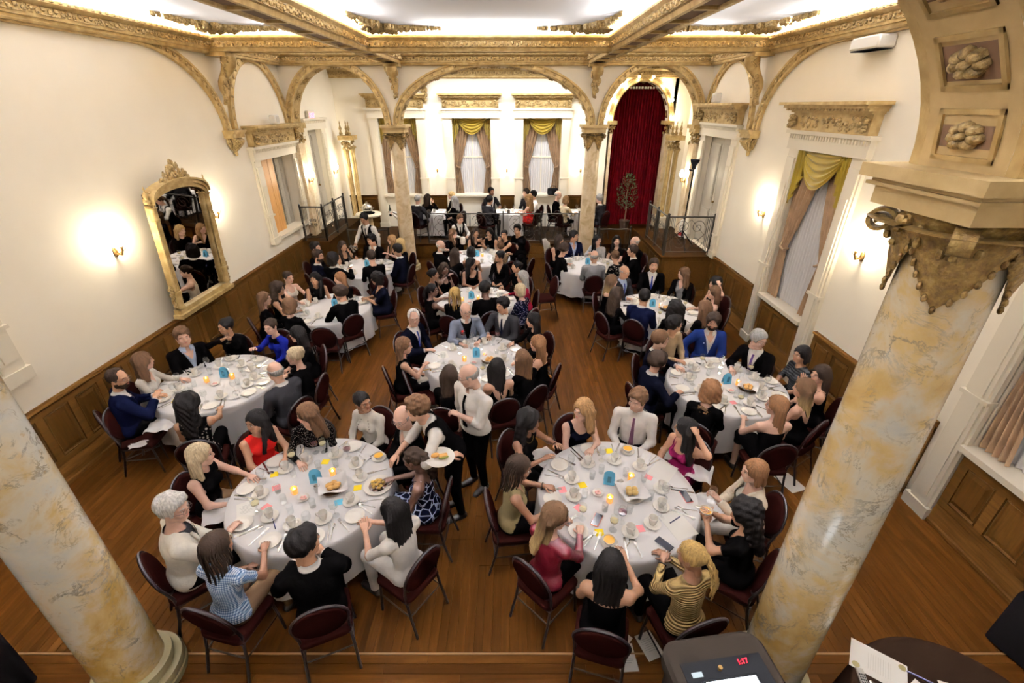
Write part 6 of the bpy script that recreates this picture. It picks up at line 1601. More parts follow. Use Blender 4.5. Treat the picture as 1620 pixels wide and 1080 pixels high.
def person(hx, hy, face, label, sex='f', skin='fair', hair=('long', 'dark'), top=('black', 'sleeveless'), bottom='black', outer=None, tie=None, arms=('lap', 'lap'), lean=6, yaw=0, nod=8, stand=False, size=1.0, wide=1.0, glasses=False, beard=None, lod=1, z0=0.0, seatz=0.0, vest=None, pat=None, opat=None, curl=(.45, .45), extras=(), who=None, chair_=True, skirt=False, collar=None, hseed=0):
    f = sex == 'f'; k = size*(.965 if f else 1.03)
    # --- skeleton in person space (faces +Y)
    pz = (.95*k if stand else .565)
    Pp = np.array([0, -.05 if not stand else 0, pz]); R = Rx(-radians(lean)); tl = lambda p: Pp+R@(np.array(p, float)*np.array([wide, wide if wide > 1 else 1, 1])*k)
    sh = .170 if f else .195
    hd = Pp+R@(np.array([0, .018, .50])*k)+Rx(-radians(lean)*.45)@(np.array([0, .02, .185])*k)
    ang = radians(face)-pi/2
    # root so that the head centre lands on (hx, hy)
    cs, sn = cos(ang), sin(ang); rx_, ry_ = hx-PS*(cs*hd[0]-sn*hd[1]), hy-PS*(sn*hd[0]+cs*hd[1])
    root = empty('person', (rx_, ry_, z0), ang, label=label, cat='person'); root.scale = (PS, PS, PS)
    prim = []      # (name, fn, lo, hi)
    def cap_(nm, a, b, r0, r1): a = np.array(a, float); b = np.array(b, float); r = max(r0, r1); prim.append((nm, lambda Q: d_cap(Q, a, b, r0, r1), np.minimum(a, b)-r, np.maximum(a, b)+r))
    def ell_(nm, c, r):
        c3 = Pp+R@(np.array(c)*np.array([wide, 1, 1])*k); r3 = np.array(r)*k*np.array([wide, wide, 1]); m = r3.max(); prim.append((nm, lambda Q: d_ell((Q-c3)@R, (0, 0, 0), r3), c3-m, c3+m))
    if f:
        ell_('torso', (0, -.005, .0), (.172, .125, .125)); ell_('torso', (0, .0, .16), (.125, .092, .17)); ell_('torso', (0, -.004, .32), (.143, .094, .16))
        for s in (-1, 1): ell_('torso', (s*.066, .080, .315), (.062, .05, .062))
    else:
        ell_('torso', (0, 0, .0), (.168, .122, .125)); ell_('torso', (0, .012, .15), (.152, .112, .18)); ell_('torso', (0, .0, .32), (.172, .112, .17))
    for s in (-1, 1): cap_('torso', tl((0, -.014, .450)), tl((s*sh*.93, -.005, .420)), .052*k, .055*k)
    cap_('neck', tl((0, -.012, .45)), hd+np.array([0, -.02, -.06]), (.048 if f else .056)*k, (.045 if f else .053)*k)
    la, lf = .275*k*(.97 if f else 1), .245*k
    arm_pts = []
    for i, s in enumerate((-1, 1)):        # -1 = person's left when facing +Y is -X
        S = tl((s*sh, -.005, .42)); tgt = arms[i]
        if isinstance(tgt, str):
            t = np.array(ARMS[tgt]); t = t*np.array([s, 1, 1])
            if stand and tgt in ('lap', 'table', 'clasp', 'hold', 'gesture', 'chin', 'mouth', 'chest', 'reach'): t = t+np.array([0, 0, .34])
        elif tgt[0] == 'w': t = np.array(tgt[1:], float)-np.array([rx_, ry_, z0]); t = Rzm(-ang)@t/PS
        else: t = np.array(tgt, float)
        pole = np.array([s*.75, -.35, -.8]) if t[2] < S[2]+.1 else np.array([s*.9, .2, -.3])
        E_, W_ = ik(S, t, la, lf, pole); ru = (.046 if f else .054)*k*(.5+.5*wide); rw = (.026 if f else .030)*k
        cap_('arm%d' % i, S, E_, ru, ru*.80); cap_('arm%d' % i, E_, W_, ru*.80, rw); arm_pts.append((S, E_, W_))
    for i, s in enumerate((-1, 1)):
        H_ = Pp+np.array([s*.088*k*wide, 0, -.01])
        if stand: K_ = np.array([s*.095, .03, .50*k]); A_ = np.array([s*.10, -.02, .085]); To = np.array([s*.12, .15, .035])
        else: K_ = np.array([s*.115, .385*k, .545]); A_ = np.array([s*.12, .37*k, .09]); To = np.array([s*.135, .53*k, .035])
        cap_('leg%d' % i, H_, K_, .085*k*(.4+.6*wide), .058*k); cap_('leg%d' % i, K_, A_, .056*k, .036*k); cap_('foot%d' % i, A_+np.array([0, -.03, -.045]), To, .036, .032)
    if skirt:
        if stand: cap_('skirt', Pp+np.array([0, 0, -.02]), np.array([0, 0, .34]), .175*k*wide, .215*k*wide)
        else: cap_('skirt', Pp+np.array([-.06, .05, -.0]), np.array([-.06, .37*k, .53]), .105*k, .085*k); cap_('skirt', Pp+np.array([.06, .05, -.0]), np.array([.06, .37*k, .53]), .105*k, .085*k)
    h = .0215 if lod == 0 else .0265
    lo = np.min([p[2] for p in prim], 0)-.05; hi = np.max([p[3] for p in prim], 0)+.05
    G, org = grid_pts(lo, hi, h); F = np.full(G.shape[:3], .5); kk = .035
    for nm, fn, a, b in prim:
        i0 = np.maximum(0, np.floor((a-.06-org)/h).astype(int)); i1 = np.minimum(F.shape, np.ceil((b+.06-org)/h).astype(int)+1); sl = tuple(slice(p, q) for p, q in zip(i0, i1))
        sub = F[sl]; dd = fn(G[sl]); F[sl] = smin(sub, dd, kk if nm[:3] not in ('foo',) else .02)
    V, T = surface_nets(F, org, h); Nn = vnormals(V, T)
    D = np.stack([p[1](V) for p in prim], 1); near = D.argmin(1); names = [p[0] for p in prim]
    part = np.array([{'torso': 0, 'neck': 1, 'arm0': 2, 'arm1': 3, 'leg0': 4, 'leg1': 5, 'foot0': 6, 'foot1': 7, 'skirt': 8}[q] for q in names])[near]
    Lc = (V-Pp)@R/k; lx, ly, lz = Lc[:, 0]/wide, Lc[:, 1], Lc[:, 2]
    sarm = np.zeros(len(V))
    for i in range(2):
        S, E_, W_ = arm_pts[i]; m_ = part == 2+i; Q = V[m_]
        t1 = np.clip(((Q-S)@(E_-S))/((E_-S)@(E_-S)), -.3, 1); t2 = ((Q-E_)@(W_-E_))/((W_-E_)@(W_-E_))
        d1 = np.linalg.norm(Q-S-t1[:, None]*(E_-S), axis=1); d2 = np.linalg.norm(Q-E_-np.clip(t2, 0, 1)[:, None]*(W_-E_), axis=1)
        sarm[m_] = np.where(d1 <= d2, t1*.53, .53+np.clip(t2, 0, 1.2)*.47)
    # --- body mesh: trunk and limbs + head + hands in one mesh
    hv, ht, hm, n0, m0 = head_template(sex, lod); Rh = Rzm(radians(yaw))@Rx(-radians(nod)); HS = k*1.045
    head_to = lambda v: (v*HS)@Rh.T+hd
    VV = [V, head_to(hv)]; TT = [T, ht+len(V)]; MI = [np.zeros(len(T), int), hm]; n = len(V)+len(hv)
    for i, s in enumerate((-1, 1)):
        S, E_, W_ = arm_pts[i]; d_ = (W_-E_)/np.linalg.norm(W_-E_); tgt = arms[i]
        up = np.array([0, 0, 1.0]) if abs(d_[2]) < .75 else np.array([-s*.8, -.2, .2])
        if tgt in ('table', 'tablein', 'reach', 'lap', 'clasp'): d_ = d_*np.array([1, 1, .35]); d_ /= np.linalg.norm(d_)
        X_ = np.cross(d_, up); X_ /= np.linalg.norm(X_); Z_ = np.cross(X_, d_)
        v, t = hand_template(curl[i]); v = v*k*.98; v = v*np.array([-s, 1, 1]) ; M_ = np.stack([X_, d_, Z_], 1)
        VV.append(v@M_.T+W_-d_*.005); TT.append((t if s < 0 else t[:, ::-1])+n); MI.append(np.zeros(len(t), int)); n += len(v)
    hst, hc = hair; hc0 = hc.split('+')[0]
    link('body', tri_mesh('body', np.concatenate(VV), np.concatenate(TT), skin_mats(skin, hc0), np.concatenate(MI)), root)
    # --- hair
    if hst == 'braids': hvv, htt = braids_mesh(hseed+3, 64 if lod == 0 else 34, .36, r=.0072)
    elif hst == 'braidpony': hvv, htt = braids_mesh(hseed+5, 44 if lod == 0 else 18, .30, True)
    else: hvv, htt = hair_template(hst, lod)
    if hst == 'scarf': link('headscarf', tri_mesh('headscarf', head_to(hvv), htt, [cloth_mat('black')]), root)
    else: link('hair', tri_mesh('hair', head_to(hvv), htt, [hair_mat(hc)]), root)
    def garment(nm, g, off, m, parent=None):
        v, t = clip_tris(np.concatenate([V+Nn*off]), T, g)
        if len(t) < 4: return None
        return link(nm, tri_mesh(nm, v, t, [m]), parent or root)
    BIG = 1.0
    rn_ = np.sqrt(lx**2+(ly+.008)**2)
    crew_ = np.maximum(np.where(ly > -.01, .425, .475)-lz, rn_-(.066 if f else .076))
    def neckline(style):
        fr = ly > -.005
        if style in ('v', 'deepv'):
            zb = .33 if style == 'v' else .25; notch = np.abs(lx)-.085*np.clip((lz-zb)/(.50-zb), 0, 1.3); return np.where(fr & (lz > zb), np.minimum(crew_, notch), crew_)
        if style == 'scoop': e = (np.sqrt((lx/.105)**2+((lz-.485)/np.where(fr, .13, .11))**2)-1)*.08; return np.minimum(crew_, e)
        if style == 'lowback': e = (np.sqrt((lx/.115)**2+((lz-.485)/np.where(fr, .09, .27))**2)-1)*.08; return np.minimum(crew_, e)
        if style == 'strapless': return .365-lz
        if style == 'offshoulder': return .405-lz
        if style == 'high': return .522-lz
        return crew_
    tc, tn = top[0], top[1]; nk = top[2] if len(top) > 2 else ('crew' if tn != 'shirt' else 'shirtv')
    SL = {'sleeveless': .035, 'straps': -.02, 'strapless': -9, 'short': .30, 'elbow': .50, 'long': .955, 'shirt': .965, 'rolled': .70, 'offshoulder': .30}[tn]
    gn = neckline({'strapless': 'strapless', 'offshoulder': 'offshoulder', 'straps': nk if nk != 'crew' else 'scoop'}.get(tn, ('high' if tie else 'v') if nk == 'shirtv' else nk))
    low = lz+.06
    torso = (part <= 1) | (part == 8); armm = (part == 2) | (part == 3)
    gt = np.where(torso, np.minimum(np.minimum(gn, BIG), np.where(part == 8, -1, low) if not skirt else 1.0), np.where(armm, (SL-sarm)*.5, -.3))
    if tn == 'offshoulder': gt = np.where(armm, np.minimum((SL-sarm)*.5, .415-lz), gt)
    if tn in ('sleeveless', 'straps'):
        hole = (.148 if tn == 'sleeveless' else .118)-np.abs(lx)
        gt = np.where(part <= 1, np.where(lz > .27, np.minimum(gt, hole+.03*np.clip((.36-lz)/.09, 0, 1)), gt), np.where(armm, np.where(lz > .34, np.minimum(gn, hole), -.1), gt))
    gt = np.where((part == 4) | (part == 5), np.minimum(low, .02-lz*0-np.maximum(0, .0)) if False else -.3, gt)
    topname = 'dress_bodice' if skirt else ('shirt' if tn in ('shirt', 'rolled') else 'top')
    garment(topname, gt, .007, cloth_mat(tc, pat))
    # --- lower garment
    leg = (part == 4) | (part == 5) | (part == 8); bc = bottom
    if skirt:
        gs = np.where(part == 8, V[:, 2]-.30 if stand else .1, np.where((part == 4) | (part == 5), (V[:, 2]-.42 if not stand else V[:, 2]-.36), np.where((part == 0) & (lz < .03), .03-lz, -.2)))
        garment('skirt', gs, .009, cloth_mat(bc, pat))
    else:
        gs = np.where((part == 4) | (part == 5), V[:, 2]-.085, np.where(part == 0, -.02-lz, np.where(part > 5, V[:, 2]-.11, -.2))); garment('trousers', gs, .008, cloth_mat(bc))
    for i in range(2): garment('shoe', np.where(part == 6+i, .09-V[:, 2], np.where(part == 4+i, .085-V[:, 2], -.1)), .006, M_SHOE)
    # --- front surface helper in torso space
    tp = [p for p in prim if p[0] in ('torso', 'neck')]
    def front(x, z, off):
        y = .22; 
        for _ in range(14):
            p = Pp+R@(np.array([x*wide, y, z])*k); y -= (smin_list([float(q[1](p[None])[0]) for q in tp])-off)/k*.8
            if y < -.05: break
        return Pp+R@(np.array([x*wide, y, z])*k)
    def strip(nm, cols, m, off):
        P_ = np.array([[front(x, z, off) for x in xs] for z, xs in cols]); a, b = P_.shape[:2]; v = P_.reshape(-1, 3); t = []
        for i in range(a-1):
            for j in range(b-1): q = i*b+j; t += [(q, q+1, q+b+1), (q, q+b+1, q+b)]
        nz = len(v); v2 = v-np.array(R@np.array([0, .010, 0])); t = t+[(c+nz, b_+nz, a_+nz) for a_, b_, c in t]
        return link(nm, tri_mesh(nm, np.concatenate([v, v2]), np.array(t), [m]), root)
    if tn in ('shirt', 'rolled') or collar:
        m_ = MB(); cm = cloth_mat(collar or tc); n_ = 22; Vv = []; Ff = []; rn = (.062 if not f else .054)*k; c0 = tl((0, -.006, .488)); c1 = tl((0, .004, .537))
        for j in range(n_):
            a = radians(112)+radians(316)*j/(n_-1); e = 1+.10*abs(cos(a)); dr = abs(j/(n_-1)-.5)*2
            for q, (cc, r_, dz) in enumerate(((c0, rn*1.10, -.012*dr**3), (c1, rn*.98, 0), (c0, rn*1.36, -.006-.040*max(0, dr-.72)/.28))):
                Vv.append(cc+R@np.array([cos(a)*r_*e*(1+.0*q), sin(a)*r_, dz]))
        for j in range(n_-1):
            for q in range(2): i_ = 3*j+q; Ff.append((i_, i_+3, i_+4, i_+1))
        m_.add(Vv, Ff); m_.build('collar', cm, root, smooth=180)
    if tie:
        col, pt = (tie, None) if isinstance(tie, str) else tie
        zz = np.linspace(.455, .06, 13 if lod == 0 else 8); strip('necktie', [(z, [x*(.014 if i == 0 else .011+.020*(i/len(zz))) for x in (-1, 0, 1)]) for i, z in enumerate(zz)], cloth_mat(col, pt), .016)
    def vopen(zb, w1): return np.where((ly > 0) & (part <= 1), np.abs(lx)-np.where(lz > zb, w1*((lz-zb)/(.47-zb)), 0.0)-.002, BIG)
    if vest:
        gv = np.where(part == 0, np.minimum(np.minimum(np.maximum(np.where(ly > -.01, .42, .475)-lz, rn_-.080), vopen(.16, .085)), np.minimum(low+.03, .150-np.abs(lx)+.04*(lz < .3))), -.2); garment('waistcoat', gv, .016, cloth_mat(vest))
    if outer:
        zb, w1 = (.13, .085) if outer[1] == 'suit' else ((-.2, .10) if outer[1] == 'open' else (.33, .05))
        gj = np.where(part <= 1, np.minimum(np.minimum(np.maximum(np.where(ly > -.01, .42, .492)-lz, rn_-.074), vopen(zb, w1)), lz+.16), np.where(armm, (.935-sarm)*.5, np.where((part == 4) | (part == 5), np.minimum(.13*1.0-np.linalg.norm(V-(Pp+np.array([0, 0, -.02])), axis=1)+.06, .1), -.2)))
        jm = cloth_mat(outer[0], opat); garment('jacket', gj, .019 if not vest else .024, jm)
        if lod == 0 or outer[1] == 'suit':
            for s in (-1, 1):
                zz = np.linspace(.455, max(zb, .12)+.01, 7); cols = []
                for z in zz:
                    w = max(0, w1*((z-zb)/(.47-zb))); t = (z-zz[-1])/(zz[0]-zz[-1]); wid = .045*min(1, t*2.2+.06)*(1 if t < .8 else 1-(t-.8)*2.0)
                    cols.append((z, [s*(w+wid*q-.004) for q in ((0, .5, 1) if s > 0 else (1, .5, 0))]))
                strip('lapel', cols, jm, .028 if not vest else .033)
    if beard:
        hb = hv[:n0]; tb = ht[:m0]; nb = vnormals(hb, tb); gb = np.minimum(np.minimum(-.036-hb[:, 2]-.35*np.maximum(0, np.abs(hb[:, 0])-.03)*(hb[:, 1] > .03), hb[:, 1]+.005), .125+hb[:, 2]); gb = np.minimum(gb, np.linalg.norm((hb-np.array([0, .095, -.055]))/np.array([1, 1.2, .42]), axis=1)-.024)
        vb, tb2 = clip_tris(hb+nb*.005, tb, gb)
        if len(tb2) > 4: link('beard', tri_mesh('beard', head_to(vb), tb2, [hair_mat(beard)]), root)
    if glasses:
        m_ = MB()
        for s in (-1, 1):
            m_.tube([(s*.033+.023*cos(a), .106, .004+.018*sin(a)) for a in np.linspace(0, 2*pi, 14)[:-1]], .0015, 5, 0, False, None, True); m_.tube([(s*.055, .104, .010), (s*.078, .06, .008), (s*.082, -.005, .006)], .0020, 5)
        m_.tube([(-.011, .107, .007), (0, .109, .010), (.011, .107, .007)], .0020, 5)
        Vg = head_to(np.concatenate(m_.V)); q = MB(); q.V = [Vg]; q.F = m_.F; q.M = m_.M; q.n = len(Vg); q.build('eyeglasses', mat('dark_eyeglass_frame', (.03, .02, .015), .3), root)
    for ex in extras:
        m_ = MB()
        if ex[0] == 'flower':
            p = front(.085, .36, .03); 
            for a in range(5): m_.ell(p+R@np.array([.012*cos(a*1.256), .004, .012*sin(a*1.256)]), (.011, .007, .011), 7, 5)
            m_.build('lapel_poppy', mat('poppy_red', (.5, .012, .012), .6), root)
        elif ex[0] == 'badge': m_.ell(front(.09, .35, .03), (.013, .006, .013), 8, 5); m_.build('lapel_badge', M_PAPER, root)
        elif ex[0] == 'necklace':
            m_.tube([front(x, .452-.05*sqrt(max(0, 1-(x/.072)**2)), .006) for x in np.linspace(-.07, .07, 11)], .0028, 5); m_.build('necklace', mat('gold_chain', (.6, .42, .15), .3, metal=1), root)
        elif ex[0] == 'buttons':
            for s in (-1, 1):
                for q in range(4): m_.ell(front(s*(.05+.012*q), .43-.028*q, .012), (.006,)*3, 6, 4)
            m_.build('button_row', M_BLACK, root)
        elif ex[0] == 'furcollar':
            rr = random.Random(5)
            for q in range(90): a = rr.uniform(0, 6.28); zq = rr.uniform(.40, .475); p = tl((.10*cos(a)*(1.25-.8*(zq-.40)/.08*.5), .085*sin(a)+.01, zq)); m_.ell(p, (.022, .022, .018), 6, 4)
            m_.build('fur_collar', cloth_mat(ex[1]), root, smooth=180)
        elif ex[0] == 'scrunchie': m_.tube([tuple(head_to(np.array([[.032*cos(a), -.112+.012*sin(a), .03+.030*sin(a)]]))[0]) for a in np.linspace(0, 6.28, 12)[:-1]], .012, 6, 0, False, None, True); m_.build('hair_scrunchie', M_PAPER, root)
        elif ex[0] == 'strap':
            for s in (-1, 1): m_.tube([tuple(front(s*.075, z, .006)) for z in (.36, .40, .44)]+[tuple(tl((s*.085, 0, .478))), tuple(tl((s*.07, -.075, .43))), tuple(tl((s*.05, -.10, .34)))], .0045, 5)
            m_.build('shoulder_strap', cloth_mat(tc), root)
        elif ex[0] == 'watch':
            S, E_, W_ = arm_pts[ex[1]]; d_ = (W_-E_)/np.linalg.norm(W_-E_); u_ = np.cross(d_, [0, 0, 1.]); u_ /= np.linalg.norm(u_); w_ = np.cross(d_, u_)
            m_.tube([tuple(W_-d_*.03+.031*(u_*cos(a)+w_*sin(a))) for a in np.linspace(0, 6.28, 13)[:-1]], .0055, 5, 0, False, None, True); m_.build('wristband', M_BLACK, root)
        elif ex[0] == 'cap': m_.ell((0, 0, 0), (.1, .12, .06), 14, 7)
    if not stand and chair_:
        cx, cy = rx_-sn*(-.03)*PS, ry_+cs*(-.03)*PS
        chair(cx, cy, ang, 'burgundy oval-back chair under the '+(who or label), z0)
    return dict(root=root, ang=ang, arms=[[tuple(q) for q in a] for a in arm_pts], pos=(rx_, ry_, z0))
def smin_list(L):
    r = L[0]
    for q in L[1:]:
        h_ = max(.035-abs(r-q), 0)/.035; r = min(r, q)-h_*h_*.035*.25
    return r
def world_of(P, p):
    c, s = cos(P['ang']), sin(P['ang']); x, y, z = p; return (P['pos'][0]+PS*(c*x-s*y), P['pos'][1]+PS*(s*x+c*y), P['pos'][2]+PS*z)
# ================================================================ THE GUESTS
SEATS = {k: [] for k in TAB}
def seat(hx, hy, tab, label, turn=0, look=None, nod=4, who=None, **kw):
    tx, ty = TAB[tab] if isinstance(tab, str) else tab
    face = math.degrees(atan2(ty-hy, tx-hx))+turn
    if isinstance(tab, str): SEATS[tab].append(atan2(hy-ty, hx-tx))
    yaw = 0 if look is None else max(-75, min(75, (look-face+180) % 360-180))
    if look is not None: kw.setdefault('lean', 6)
    return person(hx, hy, face, label, yaw=yaw, nod=nod*.5, who=who or label, **kw)
BS = ('black', 'suit')
# ---- table served by the bending waiter
seat(-2.84, 3.23, 'L1', 'woman with long pale blonde hair in a black sleeveless top', look=20, skin='pale', hair=('longv', 'ashblonde'), bottom='brown', skirt=False, arms=('table', 'lap'), lod=0)
seat(-2.59, 3.73, 'L1', 'smiling woman in a red sleeveless dress with long black hair', look=-125, skin='tan', hair=('longfront', 'black'), top=('red', 'sleeveless'), bottom='red', skirt=True, arms=('tablein', 'lap'), lod=0)
seat(-2.12, 3.85, 'L1', 'woman in a black sequined top with brown hair looking down', look=-160, nod=18, skin='pale', hair=('wavy', 'brown'), top=('black', 'long'), pat='sequin', arms=('lap', 'table'), lod=0)
seat(-1.61, 4.07, 'L1', 'woman in a cream buttoned sweater with hair tied back', look=-25, skin='brown', hair=('bun', 'black'), top=('offwhite', 'long', 'high'), extras=(('buttons',),), arms=('lap', 'lap'), lod=0)
seat(-1.11, 3.74, 'L1', 'older man in dark suit half hidden behind the bending waiter', look=-110, nod=25, sex='m', skin='pale', hair=('balding', 'grey'), top=('white', 'shirt'), outer=BS, glasses=True, arms=('lap', 'lap'), lod=0)
seat(-0.89, 3.18, 'L1', 'woman in blue patterned dress with curly ponytail and white scrunchie', look=170, nod=20, skin='dark', hair=('curlypony', 'dark'), top=('navy', 'straps'), bottom='navy', skirt=True, pat='batik', extras=(('scrunchie',), ('strap',)), arms=('lap', 'table'), lod=0)
seat(-0.94, 2.58, 'L1', 'woman in white blouse with straight black hair, palms open', look=150, skin='fair', hair=('long', 'black'), top=('white', 'elbow'), bottom='white', arms=((-.10, .36, .86), (.02, .40, .84)), curl=(.1, .15), lod=0)
seat(-1.49, 2.25, 'L1', 'black-haired man in black suit with his back to us', look=50, sex='m', skin='tan', hair=('shortfull', 'black'), top=('white', 'shirt'), outer=BS, arms=('table', 'tablein'), lod=0)
seat(-2.13, 2.26, 'L1', 'woman with long dark braids in a blue gingham shirt', look=65, skin='brown', hair=('braids', 'dark'), top=('white', 'short'), pat='gingham', bottom='brown', arms=('lap', 'tablein'), lod=0)
seat(-2.64, 2.57, 'L1', 'grey-haired man in glasses wearing a white dinner jacket', look=0, nod=14, sex='m', skin='pale', hair=('shortfull', 'silver'), top=('charcoal', 'long'), outer=('ivory', 'suit'), bottom='black', glasses=True, arms=('lap', 'tablein'), lod=0, wide=1.06)
# ---- table with the potato rolls
seat(0.18, 3.73, 'R1', 'woman with dark curls in black with a gold necklace', look=-30, skin='brown', hair=('curly', 'black'), top=('black', 'sleeveless'), extras=(('necklace',),), arms=('gesture', 'gesture'), lod=0)
seat(0.74, 3.93, 'R1', 'smiling woman with wavy light hair in a navy sleeveless dress', look=-140, skin='pale', hair=('wavy', 'light'), top=('darknavy', 'sleeveless', 'scoop'), bottom='darknavy', skirt=True, arms=('clasp', 'lap'), lod=0)
seat(1.34, 4.05, 'R1', 'man in white shirt and plum tie', look=-135, nod=14, sex='m', skin='pale', hair=('shortfull', 'brown'), top=('white', 'shirt'), tie='plum', arms=('lap', 'lap'), lod=0)
seat(1.71, 3.61, 'R1', 'long-haired woman in magenta with a hand raised to her face', look=150, skin='tan', hair=('long', 'black'), top=('magenta', 'straps'), bottom='magenta', skirt=True, arms=('head', 'lap'), extras=(('strap',),), lod=0)
G1 = seat(2.11, 3.02, 'R1', 'auburn-haired woman in a cream blazer holding a glass', look=175, skin='pale', hair=('bob', 'chestnut'), top=('ivory', 'long', 'v'), outer=('cream', 'open'), bottom='white', arms=('hold', 'lap'), curl=(.9, .4), lod=0)
G2 = seat(1.82, 2.56, 'R1', 'woman with long black curls eating soup from a cup', look=172, nod=20, skin='tan', hair=('curly', 'black'), top=('black', 'short', 'v'), arms=((-.04, .30, .97), (.07, .31, 1.00)), curl=(.9, .9), lod=0)
seat(1.27, 2.18, 'R1', 'woman with blond braided ponytail in a mustard knit sweater', look=140, nod=22, skin='brown', hair=('braidpony', 'honey'), top=('mustard', 'long'), pat='knit', bottom='black', arms=('clasp', 'tablein'), extras=(('watch', 0),), lod=0)
seat(0.69, 2.11, 'R1', 'woman with straight dark hair and bare shoulders, back to us', look=75, skin='olive', hair=('long', 'black'), top=('black', 'strapless'), skirt=True, arms=('lap', 'hold'), lod=0)
seat(0.34, 2.53, 'R1', 'woman in crimson satin blouse with long ombre hair and glasses', look=-5, nod=22, skin='pale', hair=('longv', 'brown+blonde'), top=('crimson', 'long'), pat='satin', glasses=True, arms=('table', 'tablein'), curl=(.8, .8), lod=0)
seat(0.07, 3.06, 'R1', 'woman with long dark twists in an olive sleeveless top', look=-5, nod=22, skin='brown', hair=('braids', 'dark'), top=('olive', 'sleeveless', 'v'), arms=('table', 'table'), extras=(('watch', 0),), curl=(.8, .7), lod=0, hseed=9)
# ---- centre table
seat(-1.43, 5.37, 'C', 'woman with long brown hair in black, beside the white-haired man', look=-5, skin='fair', hair=('long', 'brown'), skirt=True, arms=('lap', 'clasp'), lod=0)
seat(-1.46, 6.19, 'C', 'white-haired man in navy suit with bright blue tie', look=-70, sex='m', skin='pale', hair=('receding', 'white'), top=('white', 'shirt'), outer=('darknavy', 'suit'), tie='tieblue', glasses=True, arms=('lap', 'table'), lod=0)
seat(-0.71, 6.45, 'C', 'bald man in a grey-blue blazer with a red poppy', look=-70, nod=16, sex='m', skin='pale', hair=('balding', 'grey'), top=('black', 'long'), collar='white', tie='black', outer=('bluegrey', 'suit'), glasses=True, arms=('table', 'table'), curl=(.7, .7), extras=(('flower',),), lod=0)
seat(-0.15, 6.65, 'C', 'young dark-haired man in charcoal suit with patterned tie', look=-140, nod=14, sex='m', skin='tan', hair=('shortfull', 'black'), top=('white', 'shirt'), outer=('charcoal', 'suit'), tie='navy', arms=('lap', 'table'), lod=0)
seat(0.31, 6.18, 'C', 'woman with long black hair facing left, behind the centre table', look=182, hair=('long', 'black'), top=('black', 'long'), arms=('lap', 'table'), lod=0)
seat(0.34, 5.43, 'C', 'woman with chestnut hair and bare shoulder at the centre table', look=165, hair=('long', 'chestnut'), top=('black', 'strapless'), skirt=True, arms=('lap', 'tablein'), lod=0)
seat(0.13, 5.03, 'C', 'woman with long straight brown hair, back turned, at centre table', look=110, hair=('long', 'brown'), top=('black', 'long'), arms=('lap', 'lap'), lod=0)
seat(-0.18, 4.81, 'C', 'woman with strappy open back and long black hair', look=80, skin='fair', hair=('long', 'black'), top=('black', 'straps', 'lowback'), arms=('lap', 'lap'), lod=0)
seat(-0.74, 4.64, 'C', 'dark-haired woman half hidden by the white-shirted server', look=90, hair=('long', 'dark'), top=('black', 'long'), arms=('lap', 'lap'), lod=0)
# ---- table below the mirror
seat(-4.54, 4.48, 'L2', 'bearded man in navy suit with striped tie and glasses', look=5, nod=14, sex='m', skin='tan', hair=('receding', 'dark'), beard='dark', top=('white', 'shirt'), outer=('navy', 'suit'), tie=('plum', 'diag'), glasses=True, arms=('table', 'gesture'), lod=0, wide=1.06)
seat(-4.60, 4.95, 'L2', 'woman in a white v-neck sweater with long brown hair', look=40, skin='pale', hair=('wavy', 'brown'), top=('offwhite', 'long', 'v'), arms=('table', 'lap'), lod=0)
seat(-4.48, 5.55, 'L2', 'young man in black jacket with open pale blue collar', look=-45, sex='m', skin='pale', hair=('shortfull', 'brown'), top=('lightblue', 'shirt'), outer=('black', 'suit'), arms=('lap', 'lap'), lod=0)
G3 = seat(-4.14, 5.96, 'L2', 'dark-haired woman in black sipping from a glass', look=-120, skin='olive', hair=('updo', 'black'), top=('black', 'long'), arms=('lap', (.03, .24, 1.09)), curl=(.4, .9), lod=0)
seat(-3.49, 5.96, 'L2', 'woman in royal blue with a black fur collar', look=-100, nod=16, skin='pale', hair=('bun', 'dark'), top=('royal', 'long'), extras=(('furcollar', 'black'),), arms=('lap', 'gesture'), lod=0)
seat(-3.00, 5.71, 'L2', 'woman with long black hair facing left beside the royal-blue woman', look=188, hair=('long', 'black'), top=('black', 'long'), arms=('lap', 'lap'), lod=0)
seat(-2.77, 5.08, 'L2', 'woman with ash-blonde updo and glasses in black', look=200, skin='pale', hair=('updo', 'ashblonde'), top=('black', 'long', 'v'), glasses=True, arms=('lap', 'table'), lod=0)
seat(-2.81, 4.65, 'L2', 'balding man in charcoal suit with his back to us', look=150, sex='m', skin='pale', hair=('balding', 'grey'), top=('white', 'shirt'), outer=('charcoal', 'suit'), arms=('lap', 'lap'), lod=0)
seat(-3.46, 4.04, 'L2', 'woman with very long black curls, back turned, below the mirror', look=65, skin='olive', hair=('curly', 'black'), top=('black', 'sleeveless'), pat='floral', arms=('lap', 'reach'), lod=0)
